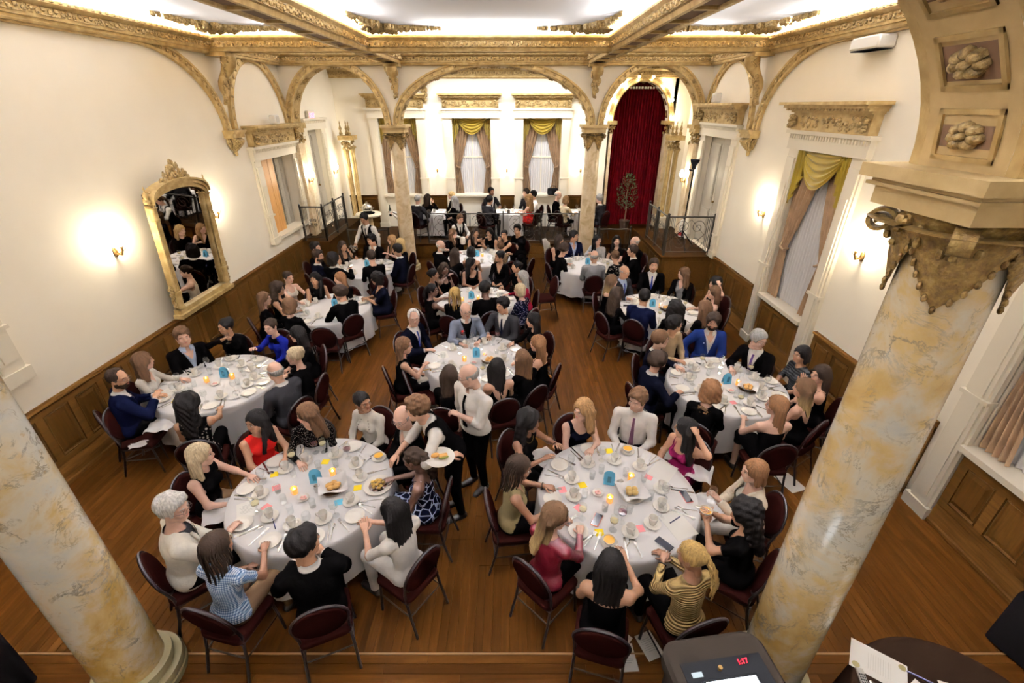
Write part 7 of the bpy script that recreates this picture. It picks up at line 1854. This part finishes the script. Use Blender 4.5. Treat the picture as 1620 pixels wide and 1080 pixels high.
# ---- table with the blue-suited man
seat(1.80, 4.89, 'R2', 'bearded young man in dark blazer with white collar', look=5, sex='m', skin='fair', hair=('mop', 'dark'), beard='dark', top=('white', 'shirt'), outer=('darknavy', 'suit'), arms=('lap', 'table'), lod=0)
seat(2.00, 5.47, 'R2', 'brown-haired man in glasses and dark jacket, in profile', look=-10, sex='m', skin='pale', hair=('short', 'brown'), top=('white', 'shirt'), outer=('darknavy', 'suit'), glasses=True, arms=('table', 'lap'), lod=0)
seat(2.34, 5.95, 'R2', 'laughing man in a tan sweater with head thrown back', look=20, nod=-16, sex='m', skin='tan', hair=('shortfull', 'black'), top=('tan', 'long'), glasses=True, arms=('lap', 'table'), lod=0)
seat(2.93, 6.04, 'R2', 'smiling bearded man in a bright blue suit', look=-115, sex='m', skin='fair', hair=('mop', 'dark'), beard='dark', top=('white', 'shirt'), outer=('blue', 'suit'), glasses=True, extras=(('badge',),), arms=('lap', 'side'), lod=0)
seat(3.32, 5.47, 'R2', 'grey-haired man in black suit with purple tie, looking down', look=-45, nod=22, sex='m', skin='pale', hair=('short', 'grey'), top=('white', 'shirt'), outer=BS, tie='purple', glasses=True, arms=('lap', 'table'), lod=0)
seat(3.71, 5.13, 'R2', 'woman with black bob in a striped black top', look=195, skin='olive', hair=('bob', 'black'), top=('black', 'elbow'), pat='stripe', arms=('lap', 'lap'), lod=0)
seat(3.66, 4.64, 'R2', 'woman with long dark hair farthest from the blue-suited man', look=190, skin='fair', hair=('long', 'dark'), top=('black', 'straps'), extras=(('strap',),), arms=('chin', 'lap'), lod=0)
seat(3.29, 4.34, 'R2', 'woman with wavy blonde-brown hair in a black tank top', look=155, skin='fair', hair=('wavy', 'brown+blonde'), top=('black', 'straps', 'lowback'), extras=(('strap',),), arms=('lap', 'lap'), lod=0)
seat(2.81, 4.00, 'R2', 'woman with long chestnut hair in a strapless black dress', look=150, skin='pale', hair=('longv', 'chestnut'), top=('black', 'strapless'), skirt=True, arms=('table', 'lap'), lod=0)
seat(2.22, 4.29, 'R2', 'person with short curly brown hair and a furry brown collar', look=75, skin='pale', hair=('curlyshort', 'chestnut'), top=('black', 'long'), extras=(('furcollar', 'brown'),), arms=('lap', 'lap'), lod=0)
# ---- table with the polka-dot woman
seat(-1.48, 8.23, 'C2', 'brown-skinned woman with sleek bun nearest the left marble column', look=0, skin='brown', hair=('bun', 'black'), arms=('lap', 'table'))
seat(-1.38, 7.43, 'C2', 'dark-skinned woman with ponytail in a black sleeveless top', look=5, skin='dark', hair=('ponytail', 'black'), arms=('gesture', 'hold'))
seat(-1.32, 8.57, 'C2', 'dark-skinned woman in black holding her hand to her mouth', look=-60, skin='dark', hair=('wavy', 'dark'), top=('black', 'straps'), extras=(('strap',),), arms=('lap', 'mouth'))
seat(-0.82, 8.93, 'C2', 'woman with shoulder-length black hair, arms crossed on the table', look=-10, skin='brown', hair=('long', 'black'), top=('black', 'sleeveless', 'scoop'), arms=('tablein', 'tablein'))
seat(-0.27, 9.40, 'C2', 'woman in a deep v-neck black dress with curly updo', look=205, skin='tan', hair=('updo', 'black'), top=('black', 'long', 'deepv'), skirt=True, arms=('lap', 'lap'))
seat(0.09, 8.72, 'C2', 'woman with black bun in profile beside the red-jacketed woman', look=195, skin='tan', hair=('bun', 'black'), top=('black', 'long'), arms=('lap', 'table'))
seat(0.19, 8.09, 'C2', 'grey-haired woman in a dark red jacket', look=195, skin='fair', hair=('wavy', 'grey'), top=('crimson', 'long'), arms=('lap', 'table'))
seat(0.13, 7.43, 'C2', 'short-haired blonde woman in a navy polka-dot blouse', look=165, skin='pale', hair=('bob', 'ashblonde'), top=('navy', 'long'), pat='dots', arms=('lap', 'lap'))
seat(-0.46, 7.41, 'C2', 'dark-skinned man in black suit with his back to us', look=55, sex='m', skin='dark', hair=('short', 'black'), top=('black', 'long'), outer=BS, arms=('lap', 'lap'))
seat(-0.96, 7.23, 'C2', 'woman with golden braids, back turned', look=80, skin='brown', hair=('braids', 'honey'), top=('black', 'long'), arms=('lap', 'lap'))
# ---- table right before the platform
seat(-1.60, 10.12, 'C3', 'bald white-bearded man in black jacket eating', look=-20, sex='m', skin='pale', hair=('balding', 'white'), beard='white', top=('white', 'shirt'), outer=BS, arms=('mouth', 'table'))
seat(-1.47, 11.39, 'C3', 'woman in glasses with long brown hair beside the pouring waitress', look=-15, skin='pale', hair=('longfront', 'brown'), glasses=True, top=('black', 'long', 'v'), arms=('lap', 'table'))
seat(-0.92, 11.45, 'C3', 'woman with long dark hair next to the pouring waitress\'s jug', look=-60, skin='tan', hair=('longfront', 'dark'), top=('black', 'sleeveless', 'v'), arms=('hold', 'lap'))
G4 = seat(-0.57, 11.45, 'C3', 'woman in black halter sipping from a glass', look=-110, skin='tan', hair=('long', 'black'), top=('black', 'sleeveless'), arms=('lap', 'mouth'), curl=(.4, .9))
seat(-0.19, 11.26, 'C3', 'woman with dark bun resting chin on hand', look=-100, skin='tan', hair=('bun', 'black'), top=('black', 'sleeveless'), arms=('chin', 'lap'))
seat(0.13, 11.59, 'C3', 'young black-haired man behind the woman in a headscarf', look=-110, sex='m', skin='tan', hair=('shortfull', 'black'), top=('black', 'long'), arms=('lap', 'lap'))
seat(0.19, 10.29, 'C3', 'woman in a long black headscarf', look=185, skin='tan', hair=('scarf', 'black'), top=('black', 'long'), skirt=True, arms=('lap', 'hold'))
seat(-0.26, 10.18, 'C3', 'woman with brown top bun in leopard print', look=100, skin='fair', hair=('topbun', 'brown'), top=('brown', 'long'), pat='leopard', arms=('lap', 'lap'))
seat(-0.89, 9.78, 'C3', 'bare-backed woman with a black bob', look=85, skin='tan', hair=('bob', 'black'), top=('black', 'strapless'), skirt=True, arms=('lap', 'lap'))
seat(-1.23, 9.63, 'C3', 'long-haired woman in black right beside the bare-backed woman', look=80, hair=('long', 'dark'), top=('black', 'long'), arms=('lap', 'lap'))
# ---- table with the white-satin woman
seat(-4.16, 8.09, 'L3', 'woman in a white satin top with hair pinned up', look=-30, nod=20, skin='pale', hair=('bun', 'dark'), top=('satin', 'straps', 'scoop'), pat='satin', extras=(('strap',),), arms=('table', 'reach'))
seat(-4.07, 7.49, 'L3', 'woman in glasses with dark curls and plunging black top', look=-5, skin='olive', hair=('curly', 'dark'), top=('black', 'sleeveless', 'deepv'), glasses=True, arms=('lap', 'table'))
seat(-4.09, 7.03, 'L3', 'woman with long brown hair in black, nearest the wainscot', look=5, skin='pale', hair=('long', 'brown'), top=('black', 'long'), arms=('lap', 'lap'))
seat(-3.64, 8.02, 'L3', 'woman with straight black hair in sleeveless black facing us', look=-95, skin='tan', hair=('longfront', 'black'), arms=('lap', 'lap'))
seat(-3.18, 8.02, 'L3', 'laughing woman with chestnut hair in black', look=-145, skin='pale', hair=('long', 'chestnut'), top=('black', 'long'), arms=('table', 'lap'))
seat(-2.89, 7.20, 'L3', 'man with dark wavy mop in black suit, in profile', look=185, sex='m', skin='fair', hair=('mop', 'dark'), top=('white', 'shirt'), outer=BS, arms=('table', 'lap'))
seat(-2.50, 8.02, 'L3', 'large woman in a navy dress with big dark curls', look=185, skin='olive', hair=('curlyshort', 'black'), top=('darknavy', 'elbow', 'v'), bottom='darknavy', skirt=True, wide=1.30, arms=('clasp', 'clasp'))
seat(-3.53, 6.73, 'L3', 'woman with curly brown hair in sheer black sleeves, back turned', look=60, skin='pale', hair=('curlyshort', 'brown'), top=('black', 'long'), arms=('lap', 'lap'))
# ---- table by the left stairs
seat(-4.05, 9.30, 'L4', 'bearded man in dark suit in profile near the wainscot', look=-5, sex='m', skin='fair', hair=('shortfull', 'dark'), beard='dark', top=('white', 'shirt'), outer=('darknavy', 'suit'), arms=('table', 'table'))
seat(-4.34, 9.92, 'L4', 'dark-haired man mostly hidden behind the bearded man', look=-10, sex='m', skin='fair', hair=('shortfull', 'black'), top=('black', 'long'), arms=('lap', 'lap'))
G5 = seat(-3.67, 9.12, 'L4', 'curly-haired man in black suit holding up a phone', look=50, sex='m', skin='tan', hair=('curlyshort', 'black'), top=('white', 'shirt'), outer=BS, arms=('lap', (.16, .36, .95)), curl=(.4, .9))
seat(-3.85, 10.23, 'L4', 'woman with long dark hair resting her cheek on her hand', look=-40, skin='tan', hair=('longfront', 'dark'), top=('black', 'sleeveless', 'scoop'), arms=('chin', 'lap'))
seat(-3.30, 10.61, 'L4', 'man in black suit with open white collar before the waiter', look=-130, nod=18, sex='m', skin='tan', hair=('shortfull', 'black'), top=('white', 'shirt'), outer=BS, arms=('lap', 'lap'))
seat(-2.87, 10.78, 'L4', 'woman with light brown hair in a low black top', look=190, skin='pale', hair=('longfront', 'light'), top=('black', 'sleeveless', 'deepv'), arms=('hold', 'lap'))
seat(-2.60, 10.45, 'L4', 'woman with blonde hair tucked behind the man in navy', look=195, skin='pale', hair=('long', 'blonde'), top=('black', 'long'), arms=('lap', 'lap'))
seat(-2.51, 9.77, 'L4', 'man in navy suit, back turned, by the left column', look=170, sex='m', skin='tan', hair=('short', 'black'), top=('white', 'shirt'), outer=('darknavy', 'suit'), arms=('lap', 'lap'))
seat(-2.94, 9.30, 'L4', 'man in black, back turned, at the stairs table', look=105, sex='m', skin='fair', hair=('short', 'dark'), top=('black', 'long'), arms=('lap', 'lap'))
# ---- table by the right marble column
seat(1.13, 10.78, 'R4', 'dark-haired woman beside the chair with a white jacket', look=5, skin='fair', hair=('long', 'dark'), arms=('lap', 'lap'))
seat(1.16, 9.92, 'R4', 'dark-haired man in black hunched over the table', look=25, lean=14, sex='m', skin='fair', hair=('mop', 'dark'), top=('black', 'long'), arms=('table', 'lap'))
seat(1.50, 10.96, 'R4', 'man in glasses and navy jacket against the right marble column', look=-30, sex='m', skin='tan', hair=('short', 'black'), top=('lightblue', 'shirt'), outer=('navy', 'suit'), glasses=True, arms=('lap', 'lap'))
seat(2.04, 10.78, 'R4', 'woman in glasses and a grey tweed jacket', look=-60, skin='pale', hair=('longfront', 'black'), top=('tweed', 'long'), pat='tweed', glasses=True, arms=('lap', 'hold'))
seat(2.49, 10.73, 'R4', 'woman with long straight black hair in a black tee', look=-95, skin='pale', hair=('longfront', 'black'), top=('black', 'short', 'v'), arms=('lap', 'lap'))
seat(2.84, 10.45, 'R4', 'bald man seen behind the man in black beside the landing', look=170, sex='m', skin='pale', hair=('balding', 'grey'), top=('black', 'long'), outer=BS, arms=('lap', 'lap'))
seat(2.61, 9.72, 'R4', 'dark-haired man in black suit with white collar, in profile left', look=175, sex='m', skin='fair', hair=('short', 'dark'), top=('white', 'shirt'), outer=BS, arms=('lap', 'lap'))
seat(2.19, 9.45, 'R4', 'woman with brown updo in a black floral blouse', look=100, skin='fair', hair=('updo', 'brown'), top=('black', 'long'), pat='floral', arms=('lap', 'lap'))
seat(1.72, 9.30, 'R4', 'balding man in a grey suit seen from behind', look=90, sex='m', skin='fair', hair=('balding', 'grey'), top=('white', 'shirt'), outer=('grey', 'suit'), arms=('lap', 'lap'))
# ---- table before the landing box
seat(1.82, 7.88, 'R3', 'blonde woman in an off-shoulder black top', look=5, skin='fair', hair=('wavy', 'brown+blonde'), top=('black', 'offshoulder'), arms=('lap', 'lap'))
seat(2.13, 8.28, 'R3', 'bald man in glasses with blue tie and red poppy', look=-50, nod=15, sex='m', skin='tan', hair=('balding', 'grey'), top=('lightblue', 'shirt'), tie='tieblue', outer=('charcoal', 'suit'), glasses=True, extras=(('flower',),), arms=('lap', 'table'))
seat(2.80, 8.70, 'R3', 'upright man in black suit, white shirt and navy tie', look=-100, sex='m', skin='fair', hair=('short', 'dark'), top=('white', 'shirt'), tie='tieblue', outer=BS, arms=('lap', 'lap'))
seat(3.26, 8.30, 'R3', 'woman in black jacket over grey top with brown waves', look=182, skin='pale', hair=('wavy', 'brown'), top=('grey', 'long', 'v'), outer=('black', 'open'), arms=('lap', 'lap'))
seat(3.64, 7.75, 'R3', 'dark-haired person with a bare arm raised across the face', look=190, skin='pale', hair=('curlyshort', 'black'), top=('black', 'straps'), arms=('head', 'lap'))
seat(3.44, 7.31, 'R3', 'woman with brown hair in thin-strapped black top, in profile', look=180, skin='pale', hair=('long', 'brown'), top=('black', 'straps'), extras=(('strap',),), arms=('lap', 'table'))
seat(3.04, 6.66, 'R3', 'woman with wavy brown hair in a black tee, back turned', look=120, skin='pale', hair=('wavy', 'brown'), top=('black', 'short'), arms=('lap', 'lap'))
seat(2.58, 6.66, 'R3', 'woman with long black hair, back turned, before the laughing man', look=90, hair=('curly', 'black'), top=('black', 'long'), arms=('lap', 'lap'))
seat(2.18, 7.03, 'R3', 'man in navy suit seen from behind, facing the landing box', look=85, sex='m', skin='tan', hair=('short', 'black'), top=('white', 'shirt'), outer=('navy', 'suit'), arms=('lap', 'lap'))
seat(1.78, 7.20, 'R3', 'woman with dark curls in black beside the off-shoulder blonde', look=15, skin='fair', hair=('curly', 'dark'), top=('black', 'long'), arms=('lap', 'table'))
# ---- platform tables
PT = [(-2.44, 15.22), (-0.08, 15.01), (2.12, 14.60)]
PTN = ['platform table near the left column', 'platform table with the red-dress diner', 'platform table near the right column']
_cl = MB()
def rect_cloth():
    V = []; F = []; n = 60; rings = [(0, .004), (1, .004), (1.01, -.01), (1.03, -.30), (1.06, -.62)]
    for k, dz in rings:
        for P_ in rrect(.80*max(k, .001), .80*max(k, .001), .03*max(k, .01), dz, 4): V.append((P_[0]*(1+.03*sin(25*atan2(P_[1], P_[0]))*(k > 1.02)), P_[1]*(1+.03*sin(25*atan2(P_[1], P_[0]))*(k > 1.02)), P_[2]))
    n = len(V)//len(rings)
    for i in range(len(rings)-1):
        for j in range(n): F.append((i*n+j, (i+1)*n+j, (i+1)*n+(j+1) % n, i*n+(j+1) % n))
    return MB().add(V, F).mesh('tablecloth', M_LINEN, 180)
_rc = rect_cloth(); _rt = [('tabletop', MB().cbx(-.39, .39, -.39, .39, .72, .75, .005).mesh('tabletop', M_WAIN, 0))]+[('leg', MB().bx(sx*.34-.02, sx*.34+.02, sy*.34-.02, sy*.34+.02, 0, .72).mesh('leg', M_CHAIRF, 0)) for sx in (-1, 1) for sy in (-1, 1)]
M_LANT = mat('dark_lantern', (.03, .02, .012), .4)
for i, (x, y) in enumerate(PT):
    y = min(y, 14.1)
    inst(_rt, 'square_table', (x, y, ZP), 0, (1, 1, .92), label='square table under white cloth, '+PTN[i], cat='table', group='square platform tables'); link('tablecloth', _rc, None, (x, y, ZP+.692), 0, label='white cloth hanging over the '+PTN[i], cat='tablecloth', group='white square tablecloths')
    rr = random.Random(i)
    inst([('lantern_cup', MB().lathe([(.035, 0), (.045, .02), (.045, .10), (.03, .12), (.026, .12), (.03, .02), (0, .01)], 12).mesh('lantern_cup', M_LANT)), ('lantern_glow', MB().ell((0, 0, .06), (.02, .02, .025), 8, 5).mesh('lantern_glow', M_CANDLE))], 'table_lantern', (x-.02, y-.3, ZP+.698), label='dark candle lantern on the '+PTN[i], cat='lantern')
    for q in range(4):
        dx, dy = (-.27, .27)[q % 2], (-.2, .2)[q//2]
        inst(PLATE, 'side_plate', (x+dx, y+dy, ZP+.698), 0, label='white plate on the '+PTN[i], cat='plate', group='plates on the '+PTN[i]); inst(GOBLET, 'goblet', (x+dx*.5, y+dy*.8+.05, ZP+.698), 0, label='clear goblet on the '+PTN[i], cat='glass', group='goblets on the '+PTN[i]); inst(CUP, 'coffee_cup', (x+dx*.35, y+dy*.3, ZP+.698), q, label='white cup on the '+PTN[i], cat='cup', group='cups on the '+PTN[i])
def pseat(hx, hy, i, label, **kw): return seat(hx, hy, (PT[i][0], min(PT[i][1], 14.1)), label, z0=ZP, **kw)
pseat(-2.71, 13.55, 0, 'grey-haired man in dark suit just right of the left column', sex='m', hair=('receding', 'grey'), skin='pale', top=('white', 'shirt'), outer=('charcoal', 'suit'), arms=('lap', 'table'))
pseat(-2.50, 14.01, 0, 'dark-haired platform diner in black, hand at her chin', hair=('long', 'dark'), top=('black', 'long'), arms=('lap', 'chin'))
pseat(-1.86, 14.44, 0, 'blonde platform diner beside the grey-haired woman in black', hair=('bob', 'blonde'), skin='pale', top=('black', 'long'), arms=('lap', 'lap'))
pseat(-1.68, 13.61, 0, 'grey-haired woman in black with her back to the railing', hair=('wavy', 'grey'), skin='pale', top=('black', 'long'), look=130, arms=('table', 'lap'))
pseat(-0.64, 13.55, 1, 'dark-haired man in grey suit leaning over the middle platform table', sex='m', hair=('short', 'black'), skin='tan', top=('white', 'shirt'), outer=('charcoal', 'suit'), lean=14, arms=('table', 'table'))
pseat(-0.65, 14.85, 1, 'dark-skinned man in suit behind the leaning man', sex='m', hair=('short', 'black'), skin='brown', top=('white', 'shirt'), outer=('charcoal', 'suit'), arms=('table', 'lap'))
pseat(0.48, 13.81, 1, 'platform diner in a red dress with long light curls', hair=('curly', 'light'), skin='fair', top=('red', 'straps', 'lowback'), bottom='red', skirt=True, arms=('table', 'table'))
pseat(0.63, 14.28, 1, 'man in white shirt beside the red-dress diner', sex='m', hair=('short', 'black'), skin='tan', top=('white', 'shirt'), arms=('lap', 'lap'))
pseat(0.43, 14.62, 1, 'dark-haired man by the window behind the red-dress diner', sex='m', hair=('shortfull', 'dark'), skin='fair', top=('charcoal', 'long'), arms=('lap', 'lap'))
pseat(1.58, 13.70, 2, 'fair-haired person in a beige jacket left of the right column', hair=('bob', 'light'), skin='fair', top=('beige', 'long'), arms=('lap', 'table'))
pseat(1.40, 14.3, 2, 'bald man in black behind the person in beige', sex='m', hair=('balding', 'grey'), skin='pale', top=('black', 'long'), arms=('lap', 'lap'))
pseat(2.53, 13.65, 2, 'grey-haired man in glasses and grey suit before the red curtain', sex='m', hair=('short', 'grey'), skin='pale', top=('white', 'shirt'), outer=('charcoal', 'suit'), glasses=True, arms=('table', 'lap'))
# ---- standing staff
VW = dict(top=('white', 'shirt'), vest='black', tie='black', bottom='black', stand=True)
WA = person(-0.88, 3.47, -158, 'waiter in black vest bending over the near table with a plate', sex='m', skin='fair', hair=('shortfull', 'brown'), lean=30, yaw=-20, nod=6, lod=0, arms=(('w', -.57, 3.25, 1.09), ('w', -1.22, 3.42, .80)), curl=(.5, .3), top=('white', 'rolled'), vest='black', tie='black', stand=True)
person(-0.44, 3.93, -135, 'heavyset server in white shirt and black tie, hand on chest', sex='m', skin='pale', hair=('balding', 'grey'), lean=3, yaw=-35, nod=14, lod=0, wide=1.17, glasses=True, arms=((-.02, .25, 1.25), 'down'), curl=(.9, .4), top=('white', 'rolled'), tie='black', stand=True)
WB = person(-1.32, 11.77, -60, 'waitress in black vest bending to pour at the far table', sex='f', skin='fair', hair=('ponytail', 'brown'), lean=24, nod=20, yaw=0, arms=((-.12, .42, 1.05), (.10, .5, 1.06)), **VW)
WC = person(-3.58, 11.18, -110, 'waiter in black vest pouring from a silver jug by the stairs', sex='m', skin='tan', hair=('short', 'black'), lean=14, nod=24, arms=('down', (.22, .42, 1.02)), **VW)
WD = person(-3.0, 12.72, 190, 'waitress in black vest standing behind the left marble column', sex='f', skin='pale', hair=('ponytail', 'dark'), lean=0, nod=10, z0=.20, arms=('hold', 'hold'), **VW)
# ---- things held or lying on chairs and laps
def held(P_, i, proto, name, label, cat, dz=0, fwd=.07, rz=0):
    S, E_, W_ = [np.array(q) for q in P_['arms'][i]]; d_ = (W_-E_)/np.linalg.norm(W_-E_); x, y, z = world_of(P_, W_+d_*fwd)
    return inst(proto, name, (x, y, z+dz), rz, label=label, cat=cat)
PLATEFOOD = [('plate', DINNER), ('sandwich_half', MB().ell((-.04, .02, .03), (.045, .028, .02), 10, 6).mesh('sandwich_half', mat('toasted_bread', (.42, .22, .07), .6))), ('sandwich_half', MB().cbx(-.01, .07, -.035, .01, .012, .05, .008).mesh('sandwich_half', mat('toasted_bread', (.42, .22, .07), .6), 0)), ('greens', MB().ell((.03, -.03, .03), (.05, .018, .012), 9, 5).mesh('greens', mat('dark_greens', (.10, .11, .02), .6)))]
inst(PLATEFOOD, 'served_plate', (-.65, 3.17, 1.13), .3, label='white plate with a toasted sandwich carried by the bending waiter', cat='plate')
held(G1, 0, GOBLET, 'water_glass', 'clear glass held by the woman in a cream blazer', 'glass', -.10, .07)
held(G2, 0, SOUPCUP[1:], 'soup_cup', 'soup cup held by the woman with long black curls', 'soup cup', -.03, .09)
held(G2, 1, SPOON, 'soup_spoon', 'spoon held above the soup cup', 'spoon', .0, .08, 1.2)
held(G3, 1, GOBLET, 'wine_glass', 'stemmed glass at the lips of the dark-haired woman below the mirror', 'glass', -.09, .07)
held(G4, 1, TUMBLER, 'drinking_glass', 'tumbler at the lips of the woman in black halter', 'glass', -.04, .07)
held(G5, 1, phone((.015, .015, .018), 'black_phone_case'), 'phone', 'black phone held by the curly-haired man by the stairs', 'phone', .0, .08)
JUG = [('jug_body', MB().lathe([(.05, 0), (.085, .04), (.09, .11), (.06, .17), (.045, .2), (.05, .21), (.045, .21), (.04, .18), (0, .03)], 18).mesh('jug_body', M_STEEL, 60)), ('jug_handle', MB().tube([(.05, 0, .19), (.11, 0, .17), (.11, 0, .08), (.085, 0, .06)], .009, 7).mesh('jug_handle', M_STEEL))]
held(WC, 1, JUG, 'silver_jug', 'polished silver jug tilted by the waiter by the stairs', 'jug', -.16, .06).rotation_euler = (.5, -.4, 0)
held(WB, 1, [('pot_body', MB().lathe([(.06, 0), (.075, .05), (.07, .14), (.04, .18), (0, .19)], 18).mesh('pot_body', M_CHINA, 60)), ('pot_handle', MB().tube([(.06, 0, .15), (.12, 0, .13), (.11, 0, .05), (.07, 0, .04)], .009, 7).mesh('pot_handle', M_BLACK))], 'coffee_pot', 'white coffee pot in the hands of the pouring waitress', 'pot', -.15, .05)
held(WD, 0, [('bottle_body', MB().lathe([(.036, 0), (.037, .18), (.014, .23), (.014, .30), (0, .30)], 14).mesh('bottle_body', mat('dark_bottle', (.012, .015, .008), .1))), ('bottle_label', MB().lathe([(.0375, .06), (.0375, .14)], 14, cap=False).mesh('bottle_label', M_PAPER))], 'wine_bottle', 'dark wine bottle held by the waitress behind the column', 'bottle', -.1, .06)
def lap_cloth(x, y, z, rz, label, w=.26, d=.32, name='lap_napkin', m=None):
    def fn(u, v):
        X = (u-.5)*w; Y = (v-.5)*d; return (X, Y, .012*sin(9*u+4*v)+.010*sin(13*v)-.07*max(0, abs(u-.5)*2-.72)-.10*max(0, v-.85))
    return link(name, MB().grid(fn, 16, 16).mesh(name, m or M_LINEN, 180), None, (x, y, z), rz, label=label, cat='napkin')
for ((x, y), a, l) in (((-2.74, 3.06), .5, 'white napkin on the lap of the white-jacketed man'), ((-4.17, 4.37), .2, 'white napkin over the lap of the bearded man in navy'), ((-1.38, 5.52), 0, 'white napkin on the lap of the brown-haired woman in black'), ((1.94, 3.59), -.5, 'white napkin over the lap of the woman in magenta'), ((1.89, 3.13), .3, 'white napkin on the lap of the soup-eating woman'), ((2.82, 4.37), .8, 'white napkin on the lap of the strapless chestnut-haired woman'), ((0.37, 3.79), .6, 'white napkin on the lap of the necklace woman')):
    lap_cloth(x, y, .60, a, l)
# ---- empty chairs and bags
def spare(x, y, deg, label, z=0): return chair(x, y, radians(deg-90), label, z)
spare(-4.42, 4.35, 8, 'empty burgundy chair with a folded napkin, by the wainscot'); inst(NAPK, 'napkin', (*(-4.34, 4.16), .448), .5, label='folded white napkin on the empty chair by the wainscot', cat='napkin')
spare(-1.20, 5.23, 20, 'empty burgundy chair with a handbag, beside the white-shirted server')
o = empty('handbag', (*(-1.19, 5.39), .448), .5, label='white and black handbag on the empty chair at the centre table', cat='bag')
MB().cbx(-.13, .13, -.05, .05, 0, .16, .015).build('bag_body', mat('white_leather', (.6, .55, .48), .5), o); MB().cbx(-.10, .10, -.056, -.045, .02, .13, .003).build('bag_pocket', M_BLACK, o); MB().tube([(-.1, 0, .15), (-.07, 0, .28), (.07, 0, .28), (.1, 0, .15)], .008, 6).build('bag_strap', mat('gold_chain', (.6, .42, .15), .3, metal=1), o)
spare(-3.03, 6.72, 95, 'empty burgundy chair facing the white-satin woman\'s table')
spare(1.14, 11.37, 15, 'empty burgundy chair with a white jacket over its back')
_x, _y = (1.14, 11.37)
link('draped_jacket', MB().grid(lambda u, v: (.23*cos(2*pi*u), -.262-.09*(v-.5)+.055*sin(2*pi*u), .50+.46*v+.02*sin(7*u*pi)), 30, 8).mesh('draped_jacket', cloth_mat('white'), 180), None, (_x, _y, 0), radians(15-90), label='white jacket draped over the empty chair by the right column table', cat='jacket')
spare(0.68, 8.84, 195, 'empty burgundy chair pushed out beside the grey-haired woman in red')
spare(-1.97, 7.60, 0, 'empty burgundy chair behind the white-haired man') if False else None
o = empty('dark_bag', (.95+.35, YB-.05, 1.425), 0, label='black bag on the sill of the end-wall window nearest the curtain', cat='bag')
MB().cbx(-.17, .17, -.12, .06, 0, .2, .03).build('bag_body', M_BLACK, o); MB().tube([(-.1, -.03, .19), (-.06, -.03, .27), (.06, -.03, .27), (.1, -.03, .19)], .01, 6).build('bag_handle', M_BLACK, o)
for k, a in SEATS.items(): settings(k, a, k in ('L1', 'R1', 'C', 'L2', 'R2'))
